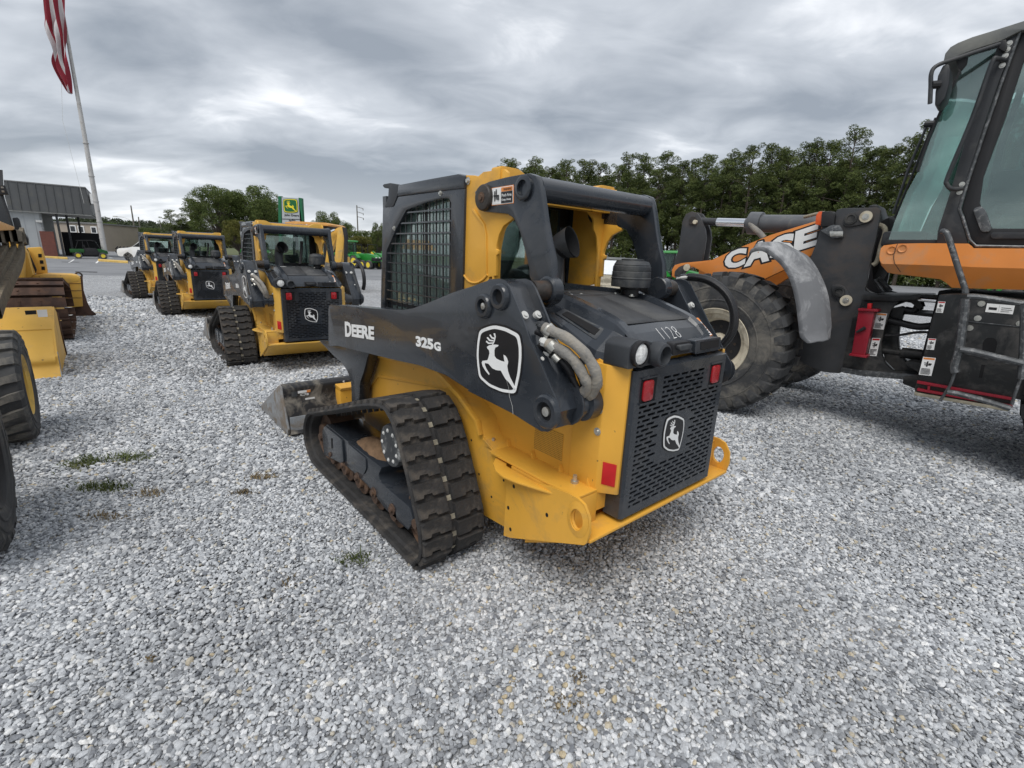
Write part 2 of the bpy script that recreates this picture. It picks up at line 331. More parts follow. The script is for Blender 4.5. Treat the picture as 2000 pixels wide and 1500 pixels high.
def lettering(txt, P0, U, V, m, parent, off=.0, shear=0, space=1, name='lettering', lift=.0015, grow=0):
    """text stretched so its bounding box spans P0, P0+U, P0+V; grow widens strokes without moving them"""
    me0 = text_mesh(txt, off, shear, 0, space); xs = [v.co.x for v in me0.vertices]; ys = [v.co.y for v in me0.vertices]
    x0, x1, y0, y1 = min(xs), max(xs), min(ys), max(ys); bpy.data.meshes.remove(me0)
    me = text_mesh(txt, off+grow, shear, .5, space)
    P0, U, V = Vector(P0), Vector(U), Vector(V); n = U.cross(V).normalized()
    for v in me.vertices: v.co = P0 + U*((v.co.x-x0)/(x1-x0)) + V*((v.co.y-y0)/(y1-y0)) + n*(lift*(v.co.z+.55))
    me.name = name; return link(name, me, m, parent)
DEER = [(200,515),(218,506),(240,505),(262,507),(285,513),(280,522),(262,527),(255,545),(256,585),(270,604),(300,620),(328,630),(323,605),(320,582),(332,590),(344,608),(352,632),(350,646),(346,660),(352,695),(366,735),(392,785),(402,812),(392,816),(360,770),(335,745),(318,715),(303,688),(270,682),(242,668),(228,652),(212,634),(186,626),(184,640),(196,668),(220,706),(216,713),(190,682),(168,648),(161,622),(166,610),(205,608),(213,588),(220,560),(216,540),(204,528)]
ANT = [[(236,507),(246,505),(258,482),(264,455),(258,430),(248,430),(256,455),(250,480)], [(238,498),(246,490),(215,488),(196,472),(192,480),(212,497)], [(244,484),(250,476),(222,468),(205,448),(198,452),(216,476)], [(252,470),(256,460),(236,452),(226,434),(218,436),(232,460)]]
SHIELD = [(140,392),(190,380),(250,375),(330,405),(418,462),(434,540),(436,620),(428,720),(402,848),(310,835),(215,795),(138,728),(124,640),(118,560),(124,470)]
def emblem(P0, U, V, parent, ring=True, cols=('blackp', 'white', 'white'), flip=False, name='leaping_deer_emblem', lift=.002, shield=SHIELD):
    """leaping deer in a shield; box P0,U,V spans the shield's bounds"""
    P0, U, V = Vector(P0), Vector(U), Vector(V); n = U.cross(V).normalized()
    x0, x1, y0, y1 = 118, 436, 375, 848
    def mp(p, k, g=1.0):
        u = (p[0]-x0)/(x1-x0); v = 1-(p[1]-y0)/(y1-y0)
        u = .5+(u-.5)*g; v = .5+(v-.5)*g
        if flip: u = 1-u
        return P0 + U*u + V*v + n*k
    mb = MB()
    sh = fillet(shield, 26, 4)
    mb.prism([mp(p, lift*.1, 1.06) for p in sh], n*lift*.5, mi=0)
    mb.prism([mp(p, lift*.5) for p in sh], n*lift*.5, mi=1)
    mb.prism([mp(p, lift*.9, .90) for p in sh], n*lift*.4, mi=0)
    for a in [DEER]+ANT: mb.prism([mp(p, lift*1.2) for p in a], n*lift*.5, mi=2)
    return mb.build(name, [M[c] for c in cols], parent, smooth=0)
def sticker(P0, U, V, parent, cols, rows, name='warning_sticker', border=None):
    """flat decal: coloured blocks in unit coordinates (u0,v0,u1,v1,material index)"""
    P0, U, V = Vector(P0), Vector(U), Vector(V); n = U.cross(V).normalized(); mb = MB()
    for i, (u0, v0, u1, v1, mi) in enumerate(rows):
        k = .0006*(i+1)
        mb.quad(*[P0+U*u+V*v+n*k for u, v in ((u0, v0), (u1, v0), (u1, v1), (u0, v1))], mi=mi)
    return mb.build(name, [M[c] for c in cols], parent, smooth=0)
def tlines(u0, u1, v0, v1, n, mi=2, seed=0):
    rs = random.Random(seed); out = []; h = (v1-v0)/n
    for i in range(n): out.append((u0, v1-h*(i+.75), u0+(u1-u0)*rs.uniform(.6, 1), v1-h*(i+.3), mi))
    return out
def bolt(parent, x, y, z, r=.012, axis='Y', s=1, name='bolt', m='bolt', h=.012):
    mb = MB(); c = Vector((x, y, z)); prof = [(r*1.7, 0), (r*1.7, h*.3*s), (r, h*.3*s), (r*.9, h*s), (0, h*s)]
    mb.lathe(prof, c, axis, 10); return mb.build(name, M[m], parent)
# ---------------------------------------------------------------- ground
def gravel_mat():
    m = bpy.data.materials.new('gravel_bed'); m.use_nodes = True; t = m.node_tree; b = t.nodes['Principled BSDF']
    tc = N(t, 'ShaderNodeTexCoord'); b.inputs['Roughness'].default_value = .9
    v = N(t, 'ShaderNodeTexVoronoi', _Scale=26.); t.links.new(tc.outputs['Object'], v.inputs['Vector'])
    v2 = N(t, 'ShaderNodeTexVoronoi', _Scale=44.); t.links.new(tc.outputs['Object'], v2.inputs['Vector'])
    ve = N(t, 'ShaderNodeTexVoronoi', _Scale=26., feature='DISTANCE_TO_EDGE'); t.links.new(tc.outputs['Object'], ve.inputs['Vector'])
    sp = N(t, 'ShaderNodeSeparateColor'); t.links.new(v.outputs['Color'], sp.inputs[0])
    r = N(t, 'ShaderNodeValToRGB'); t.links.new(sp.outputs[0], r.inputs[0]); e = r.color_ramp.elements
    e[0].color = (.20, .205, .215, 1); e[1].color = (.60, .61, .62, 1); k = r.color_ramp.elements.new(.5); k.color = (.35, .36, .375, 1); k = r.color_ramp.elements.new(.9); k.color = (.47, .48, .495, 1)
    sp2 = N(t, 'ShaderNodeSeparateColor'); t.links.new(v2.outputs['Color'], sp2.inputs[0])
    tan = N(t, 'ShaderNodeMix', data_type='RGBA'); t.links.new(math_(t, 'MULTIPLY', math_(t, 'GREATER_THAN', sp2.outputs[1], .965), .6), tan.inputs['Factor']); t.links.new(r.outputs[0], tan.inputs['A']); tan.inputs['B'].default_value = (.50, .40, .24, 1)
    edge = math_(t, 'MULTIPLY', math_(t, 'LESS_THAN', ve.outputs[0], .055), .62)
    ed = N(t, 'ShaderNodeMix', data_type='RGBA'); t.links.new(edge, ed.inputs['Factor']); t.links.new(tan.outputs['Result'], ed.inputs['A']); ed.inputs['B'].default_value = (.10, .10, .105, 1)
    # tracked-in dust: broad patches
    n = N(t, 'ShaderNodeTexNoise', _Scale=.55, _Detail=5.); t.links.new(tc.outputs['Object'], n.inputs['Vector'])
    pr = N(t, 'ShaderNodeMapRange'); pr.inputs[1].default_value = .35; pr.inputs[2].default_value = .7; pr.inputs[3].default_value = .90; pr.inputs[4].default_value = 1.12; t.links.new(n.outputs[0], pr.inputs[0])
    sc = N(t, 'ShaderNodeVectorMath', operation='SCALE'); t.links.new(ed.outputs['Result'], sc.inputs[0]); t.links.new(pr.outputs[0], sc.inputs['Scale'])
    t.links.new(sc.outputs[0], b.inputs['Base Color'])
    bp = N(t, 'ShaderNodeBump', _Strength=1., _Distance=.02); t.links.new(math_(t, 'MINIMUM', ve.outputs[0], .3), bp.inputs['Height']); t.links.new(bp.outputs[0], b.inputs['Normal'])
    return m
M['gravel'] = gravel_mat()
def stone_mat():
    m = bpy.data.materials.new('loose_stone'); m.use_nodes = True; t = m.node_tree; b = t.nodes['Principled BSDF']
    b.inputs['Roughness'].default_value = .78; oi = N(t, 'ShaderNodeObjectInfo'); tc = N(t, 'ShaderNodeTexCoord')
    r = N(t, 'ShaderNodeValToRGB'); t.links.new(oi.outputs['Random'], r.inputs[0]); r.color_ramp.interpolation = 'LINEAR'; cr = r.color_ramp.elements
    cr[0].color = (.16, .17, .19, 1); cr[1].color = (.46, .38, .25, 1)
    for p, c in ((.12, (.26, .27, .285)), (.3, (.34, .355, .375)), (.55, (.44, .455, .475)), (.78, (.52, .535, .55)), (.90, (.64, .645, .655)), (.972, (.66, .66, .65)), (.982, (.40, .37, .31)), (.996, (.48, .42, .31))):
        k = cr.new(p) if hasattr(cr, 'new') else None; k.color = (*c, 1)
    n = N(t, 'ShaderNodeTexNoise', _Scale=2.2, _Detail=5., _Roughness=.65, _Distortion=1.2); t.links.new(tc.outputs['Object'], n.inputs['Vector'])
    # different veins on each stone
    ad = N(t, 'ShaderNodeVectorMath', operation='ADD'); t.links.new(tc.outputs['Object'], ad.inputs[0]); mm = N(t, 'ShaderNodeVectorMath', operation='SCALE'); mm.inputs[0].default_value = (37, 11, 23); t.links.new(oi.outputs['Random'], mm.inputs['Scale']); t.links.new(mm.outputs[0], ad.inputs[1]); t.links.new(ad.outputs[0], n.inputs['Vector'])
    mr = N(t, 'ShaderNodeMapRange'); mr.inputs[1].default_value = .3; mr.inputs[2].default_value = .7; mr.inputs[3].default_value = .70; mr.inputs[4].default_value = 1.32; t.links.new(n.outputs[0], mr.inputs[0])
    sc = N(t, 'ShaderNodeVectorMath', operation='SCALE'); t.links.new(r.outputs[0], sc.inputs[0]); t.links.new(mr.outputs[0], sc.inputs['Scale'])
    gp_ = N(t, 'ShaderNodeNewGeometry'); ln = N(t, 'ShaderNodeTexNoise', _Scale=.9, _Detail=4., _Roughness=.6); t.links.new(gp_.outputs['Position'], ln.inputs['Vector'])
    lr = N(t, 'ShaderNodeMapRange'); lr.inputs[1].default_value = .35; lr.inputs[2].default_value = .65; lr.inputs[3].default_value = .84; lr.inputs[4].default_value = 1.14; t.links.new(ln.outputs[0], lr.inputs[0])
    s2 = N(t, 'ShaderNodeVectorMath', operation='SCALE'); t.links.new(sc.outputs[0], s2.inputs[0]); t.links.new(lr.outputs[0], s2.inputs['Scale'])
    t.links.new(s2.outputs[0], b.inputs['Base Color']); return m
M['stone'] = stone_mat()
def plain_mat(name, c1, c2, scale, rough=.9, bump=.3, bs=80.):
    m = bpy.data.materials.new(name); m.use_nodes = True; t = m.node_tree; b = t.nodes['Principled BSDF']; b.inputs['Roughness'].default_value = rough
    tc = N(t, 'ShaderNodeTexCoord'); n = N(t, 'ShaderNodeTexNoise', _Scale=scale, _Detail=8., _Roughness=.6); t.links.new(tc.outputs['Object'], n.inputs['Vector'])
    r = N(t, 'ShaderNodeMix', data_type='RGBA'); mr = N(t, 'ShaderNodeMapRange'); mr.inputs[1].default_value = .35; mr.inputs[2].default_value = .65; t.links.new(n.outputs[0], mr.inputs[0]); t.links.new(mr.outputs[0], r.inputs['Factor'])
    r.inputs['A'].default_value = (*c1, 1); r.inputs['B'].default_value = (*c2, 1); t.links.new(r.outputs['Result'], b.inputs['Base Color'])
    nb = N(t, 'ShaderNodeTexNoise', _Scale=bs, _Detail=3.); t.links.new(tc.outputs['Object'], nb.inputs['Vector']); bp = N(t, 'ShaderNodeBump', _Strength=bump, _Distance=.01); t.links.new(nb.outputs[0], bp.inputs['Height']); t.links.new(bp.outputs[0], b.inputs['Normal'])
    return m
M['asphalt'] = plain_mat('asphalt', (.165, .17, .18), (.23, .235, .245), .35)
M['field'] = plain_mat('rough_grass', (.05, .075, .02), (.12, .12, .05), .4, bs=9.)
mb = MB()
ys = [-6, -2, 1, 2, 3.2, 3.6] + [4+.6*i for i in range(16)] + [13.4, 16, 20, 26, 34, 45]
mb.grid([[(x, y, ground_z(y)) for x in (-60, -30, -12, -6, -3, 0, 3, 6, 12, 30, 60)] for y in ys])
tag(mb.build('gravel_lot', M['gravel'], smooth=0), kind='structure')
# wide ground out to the horizon
mb = MB(); mb.grid([[(x, y, -.175) for x in (-1400, -300, -80, 0, 80, 300, 1400)] for y in (-300, -20, 40, 120, 500, 1800)])
tag(mb.build('ground', M['field'], smooth=0), kind='structure')
# asphalt yard behind the gravel
mb = MB(); a = gpt(-400, 533-22); 
mb.xy([(-75, 19.0), (-22.5, 24.6), (-9.3, 30.6), (12, 37), (60, 39), (110, 44), (110, 62), (20, 66), (-10, 72), (-60, 84), (-110, 70)], -.155, -.136)
tag(mb.build('asphalt_yard', M['asphalt'], smooth=0), kind='structure')

# loose stones, instanced on a jittered cloud of points
def stones():
    srcs = bpy.data.collections.new('stone_shapes')
    for i in range(7):
        rs = random.Random(i); bm = bmesh.new(); bmesh.ops.create_icosphere(bm, subdivisions=1 if i < 5 else 2, radius=1)
        ax = (rs.uniform(.9, 1.25), rs.uniform(.62, .85), rs.uniform(.42, .6))
        pl = [(Vector([rs.gauss(0, 1) for _ in range(3)]).normalized(), rs.uniform(.62, .85)) for _ in range(6)]
        for v in bm.verts:
            for n, d in pl:
                k = v.co.dot(n)
                if k > d: v.co -= n*(k-d)
            v.co += Vector([rs.uniform(-.07, .07) for _ in range(3)])
            v.co = Vector((v.co.x*ax[0], v.co.y*ax[1], v.co.z*ax[2]))
        me = bpy.data.meshes.new('stone'); bm.to_mesh(me); bm.free()
        if i % 2: me.polygons.foreach_set('use_smooth', [True]*len(me.polygons)); me.set_sharp_from_angle(angle=rad(42))
        o = bpy.data.objects.new('stone', me); me.materials.append(M['stone']); srcs.objects.link(o)
    rng = np.random.default_rng(5); P = []; R = []; Sx = []
    for (d0, d1, cell, lay) in ((.2, 3.0, .0178, 2), (3.0, 5.6, .0245, 2), (5.6, 9.5, .036, 1), (9.5, 15.5, .056, 1)):
        for L in range(lay):
            ny = int((d1-d0)/cell)
            for j in range(ny):
                y = d0+(j+.5)*cell; w0 = -1.24*y-.5; w1 = 1.3*y+1.3
                nx = int((w1-w0)/cell); x = w0+(np.arange(nx)+.5)*cell
                xx = x+rng.uniform(-.55, .55, nx)*cell; yy = y+rng.uniform(-.55, .55, nx)*cell
                s = cell*.60*np.exp(rng.normal(0, .26, nx)); 
                t = np.clip((yy-3.2)/9.8, 0, 1)
                zz = -.14*t + s*.15 + L*cell*.33 + rng.uniform(-.1, .35, nx)*cell*.5 + .006*np.sin(xx*3.1+yy*1.3)*np.sin(yy*2.3)
                P.append(np.stack([xx, yy, zz], 1)); Sx.append(s); R.append(np.stack([rng.normal(0, .38, nx), rng.normal(0, .38, nx), rng.uniform(0, 6.28, nx)], 1))
    P = np.concatenate(P); R = np.concatenate(R); Sx = np.concatenate(Sx)
    me = bpy.data.meshes.new('loose_gravel'); me.vertices.add(len(P)); me.vertices.foreach_set('co', P.ravel())
    a = me.attributes.new('rot', 'FLOAT_VECTOR', 'POINT'); a.data.foreach_set('vector', R.ravel())
    a = me.attributes.new('siz', 'FLOAT', 'POINT'); a.data.foreach_set('value', Sx)
    o = bpy.data.objects.new('loose_gravel', me); COL.objects.link(o); me.materials.append(M['stone']); tag(o, 'loose grey crushed stone covering the lot', 'gravel', kind='stuff')
    g = bpy.data.node_groups.new('scatter_stones', 'GeometryNodeTree')
    g.interface.new_socket('Geometry', in_out='INPUT', socket_type='NodeSocketGeometry'); g.interface.new_socket('Geometry', in_out='OUTPUT', socket_type='NodeSocketGeometry')
    gi = g.nodes.new('NodeGroupInput'); go = g.nodes.new('NodeGroupOutput'); ip = g.nodes.new('GeometryNodeInstanceOnPoints'); ci = g.nodes.new('GeometryNodeCollectionInfo')
    ci.inputs['Collection'].default_value = srcs; ci.inputs['Separate Children'].default_value = True; ci.inputs['Reset Children'].default_value = True
    na = g.nodes.new('GeometryNodeInputNamedAttribute'); na.data_type = 'FLOAT_VECTOR'; na.inputs['Name'].default_value = 'rot'
    ns = g.nodes.new('GeometryNodeInputNamedAttribute'); ns.data_type = 'FLOAT'; ns.inputs['Name'].default_value = 'siz'
    mp_ = g.nodes.new('GeometryNodeMeshToPoints') if False else None
    L = g.links.new
    L(gi.outputs[0], ip.inputs['Points']); L(ci.outputs[0], ip.inputs['Instance']); ip.inputs['Pick Instance'].default_value = True
    er = g.nodes.new('FunctionNodeEulerToRotation'); L(na.outputs[0], er.inputs[0]); L(er.outputs[0], ip.inputs['Rotation'])
    rv = g.nodes.new('FunctionNodeRandomValue'); rv.data_type = 'INT'; rv.inputs['Min'].default_value = 0 if False else 0; rv.inputs[5].default_value = 6; L(rv.outputs[2], ip.inputs['Instance Index'])
    L(ns.outputs[0], ip.inputs['Scale']); L(ip.outputs[0], go.inputs[0])
    md = o.modifiers.new('scatter', 'NODES'); md.node_group = g
    print('stones', len(P))
stones()
# ---------------------------------------------------------------- compact track loader
F1 = Frame(.281, 2.84, 40.45, 0)
def inside_spans(poly, c, axis=0):
    """spans of the other coordinate where the line coord[axis]=c lies inside poly"""
    out = []; n = len(poly)
    for i in range(n):
        a, b = poly[i], poly[(i+1) % n]
        if (a[axis]-c)*(b[axis]-c) < 0:
            t = (c-a[axis])/(b[axis]-a[axis]); out.append(a[1-axis]+t*(b[1-axis]-a[1-axis]))
    out.sort(); return list(zip(out[::2], out[1::2]))
def build_track(root, side):
    base = [(-.06,.045),(.01,.0),(.28,.0),(.79,.0),(1.50,.0),(1.66,.05),(1.745,.15),(1.74,.29),(1.63,.43),(1.46,.495),(1.08,.62),(.62,.775),(.36,.845),(.25,.845),(.16,.79),(.09,.70),(.02,.57),(-.07,.38),(-.115,.27),(-.12,.13)]
    pts = [Vector((x, z)) for x, z in base]; P = catmull(pts, 8, True)
    L = [0]; 
    for i in range(len(P)): L.append(L[-1]+(P[(i+1) % len(P)]-P[i]).length)
    tot = L[-1]; nl = 46; pitch = tot/nl
    def at(s):
        s %= tot; i = max(k for k in range(len(P)) if L[k] <= s); t = (s-L[i])/(L[i+1]-L[i]); a, b = P[i], P[(i+1) % len(P)]; d = (b-a).normalized()
        return a+(b-a)*t, d, Vector((d.y, -d.x))           # point, tangent, outward normal (loop runs counter-clockwise)
    yo, yi = 1.02*side, .62*side; H = .020; TH = .026
    # belt: a closed band with thickness and rolled edges
    rows = []
    for i in range(nl*3):
        p, d, n = at(i*pitch/3); sink = .004 if i % 3 == 0 else 0
        o = p-n*(H+sink); q = p-n*(H+TH); w = (yo-yi)
        rows.append([(o.x, yi, o.y), (o.x, yi+w*.5, o.y), (o.x, yo-w*.02, o.y), ((o.x+q.x)/2, yo, (o.y+q.y)/2), (q.x, yo-w*.03, q.y), (q.x, yo-w*.10, q.y), ((q-n*.014).x, yo-w*.13, (q-n*.014).y), ((q-n*.014).x, yo-w*.30, (q-n*.014).y), (q.x, yo-w*.34, q.y), (q.x, yi, q.y)])
    rows.append(rows[0]); mb = MB(); mb.grid(rows, close=True)
    bmesh.ops.recalc_face_normals(mb.bm, faces=mb.bm.faces)
    belt = mb.build('track_belt', M['rubber'], root, weld=True, smooth=40)
    def lugmesh(kind):
        mb = MB(); a, b = (0, .172) if kind == 0 else (-.172, 0)
        u = pitch
        if kind == 0: pl = [(-.44*u, .014), (.42*u, .014), (.42*u, .095), (.26*u, .102), (.24*u, .145), (.42*u, .152), (.42*u, .187), (-.36*u, .187), (-.44*u, .172)]
        else: pl = [(-.44*u, -.014), (.42*u, -.014), (.42*u, -.085), (.26*u, -.092), (.24*u, -.14), (.42*u, -.147), (.42*u, -.187), (-.36*u, -.187), (-.44*u, -.172)]
        bm = mb.bm; lo = [bm.verts.new((x, y, -.004)) for x, y in pl]; cy = sum(y for _, y in pl)/len(pl)
        hi = [bm.verts.new((x*.88, cy+(y-cy)*.95, H)) for x, y in pl]; n = len(pl)
        bm.faces.new(hi); 
        for i in range(n): bm.faces.new((lo[i], lo[(i+1) % n], hi[(i+1) % n], hi[i]))
        bmesh.ops.recalc_face_normals(bm, faces=bm.faces)
        me = bpy.data.meshes.new('lug'); bm.to_mesh(me); bm.free(); me.materials.append(M['rubber']); return me
    if 'lug0' not in MATS: MATS['lug0'] = lugmesh(0); MATS['lug1'] = lugmesh(1)
    yc = (yo+yi)/2
    for i in range(nl):
        for k in (0, 1):
            p, d, n = at((i+.5*0)*pitch+(.0 if k == 0 else pitch*.5)); o = bpy.data.objects.new('lug', MATS['lug%d' % k]); COL.objects.link(o); o.parent = belt
            q = p-n*H; X = Vector((d.x, 0, d.y)); Z = Vector((n.x, 0, n.y)); Y = Z.cross(X)
            o.matrix_local = Matrix(((X.x, Y.x, Z.x, q.x), (X.y, Y.y, Z.y, yc), (X.z, Y.z, Z.z, q.y), (0, 0, 0, 1)))
    # steel links that show in the middle, and guide horns inside
    mb = MB()
    for i in range(nl):
        p, d, n = at((i+.25)*pitch); q = p-n*(H-.003)
        a = d*.014; c = .016; mb.quad((q.x-a.x, yc-c, q.y-a.y), (q.x+a.x, yc-c, q.y+a.y), (q.x+a.x, yc+c, q.y+a.y), (q.x-a.x, yc+c, q.y-a.y))
    tag(mb.build('steel_core_marks', M['creamdull'], belt), kind='stuff')
    mb = MB()
    for i in range(nl):
        p, d, n = at((i+.5)*pitch); q = p-n*(H+TH)
        for s in (-1, 1):
            y = yc+s*.04; a = d*.02; b = n*.04
            mb.prism([(q.x-a.x, y-.012, q.y-a.y), (q.x+a.x, y-.012, q.y+a.y), (q.x+a.x*.4-b.x, y-.012, q.y+a.y*.4-b.y), (q.x-a.x*.4-b.x, y-.012, q.y-a.y*.4-b.y)], (0, .024, 0))
    tag(mb.build('guide_horns', M['rubber'], belt), kind='stuff')
    # undercarriage
    s = side; Yf = .955
    fr = F1.xz('D', [(255, 440), (278, 388), (400, 488), (660, 690), (640, 740), (652, 790), (858, 968), (884, 1062), (845, 1128), (690, 985), (560, 812), (400, 665), (268, 605)], Yf)
    f = MB().xz(fillet(fr, .012, 2), Yf*s, .70*s, .006).build('track_frame', M['dark'], root)
    pl = F1.xz('D', [(258, 432), (276, 396), (396, 492), (408, 650), (385, 655), (270, 598)], Yf)
    MB().xz(fillet(pl, .02, 3), (Yf+.012)*s, Yf*s, .003).build('cover_plate', M['dark'], f)
    pl = F1.xz('D', [(425, 510), (560, 625), (562, 700), (540, 742), (425, 660)], Yf)
    MB().xz(fillet(pl, .02, 3), (Yf+.008)*s, Yf*s, .003).build('cover_plate', M['dark'], f)
    slot = F1.xz('D', [(322, 482), (332, 484), (334, 556), (324, 552)], Yf)
    MB().xz(fillet(slot, .008, 3), (Yf+.0135)*s, (Yf+.010)*s).build('slot', M['void'], f)
    mb = MB(); c = F1.on((560, 470), 'Y', .86, 'D'); rs = random.Random(3)
    P = []
    for i in range(15):
        row = []
        for j in range(9):
            u, v = i/14*2-1, j/8*2-1; h = max(0, 1-u*u)*max(0, 1-v*v)
            row.append((c.x+u*.27, (.845+v*.10)*s, c.z-.03-u*.005+.075*h+rs.uniform(-.007, .007)+.34*u*.27*-.0-.12*(-u)*.27*0))
        P.append(row)
    # dirt lies along the sloping top of the frame
    a1, a2 = F1.on((400, 488), 'Y', Yf, 'D'), F1.on((660, 690), 'Y', Yf, 'D'); sl = (a2.z-a1.z)/(a2.x-a1.x)
    P = [[(x, y, a1.z+(x-a1.x)*sl-.02+(z-c.z+.03)) for x, y, z in row] for row in [[(q[0]-c.x+(a1.x+a2.x)/2, q[1], q[2]) for q in row] for row in P]]
    mb.grid(P); mb.build('dirt_heap', M['dirt'], f)
    hub = F1.on((717, 540), 'Y', .965, 'D')
    sp = MB().lathe([(.0, .70*s), (.17, .70*s), (.18, .72*s), (.18, .80*s), (.16, .82*s), (.12, .83*s), (.115, .93*s)], (hub.x+.0, 0, hub.z), 'Y', 28).build('drive_sprocket', M['rust'], root)
    MB().lathe([(.0, .90*s), (.118, .90*s), (.125, .945*s), (.118, .962*s), (.10, .965*s), (0, .967*s)], (hub.x, 0, hub.z), 'Y', 36).build('hub_cap', M['darkscuff'], sp)
    for k in range(9): bolt(sp, hub.x+.088*math.cos(k*.698), .966*s, hub.z+.088*math.sin(k*.698), .007, 'Y', s, m='whitemet', h=.006)
    for (x, z, r, nm) in ((1.53, .24, .19, 'front_idler'), (.07, .215, .165, 'rear_idler')):
        w = MB().lathe([(.03, .93*s), (r*.5, .93*s), (r*.55, .90*s), (r*.85, .895*s), (r*.9, .915*s), (r, .91*s), (r, .74*s), (r*.8, .73*s), (.03, .73*s)], (x, 0, z), 'Y', 32).build(nm, M['rust'], root)
        bolt(w, x, .93*s, z, .03, 'Y', s, m='rust', h=.03)
    for x in (.33, .58, .83, 1.07, 1.29):
        w = MB().lathe([(.02, .955*s), (.045, .955*s), (.05, .93*s), (.092, .925*s), (.095, .88*s), (.07, .87*s), (.07, .78*s), (.095, .77*s), (.09, .72*s), (.02, .715*s)], (x, 0, .155), 'Y', 22).build('road_roller', M['rust'], root)
        bolt(w, x, .955*s, .185, .02, 'Y', s, m='rust', h=.02)
M['darkscuff'] = mat('chipped_dark_paint', (.035, .038, .042), .45, var=.2, vscale=20, dirt=(.55, .55, .53), dirt_amt=.20, dirt_scale=11)
M['deck'] = mat('deck_texture', (.050, .052, .056), .62, var=.12, vscale=4, dirt=(.11, .11, .108), dirt_amt=.32, dirt_scale=2.5, bump=.12, bscale=260)
M['vent'] = mat('perforated_vent', (.66, .35, .05), .6, var=.1)

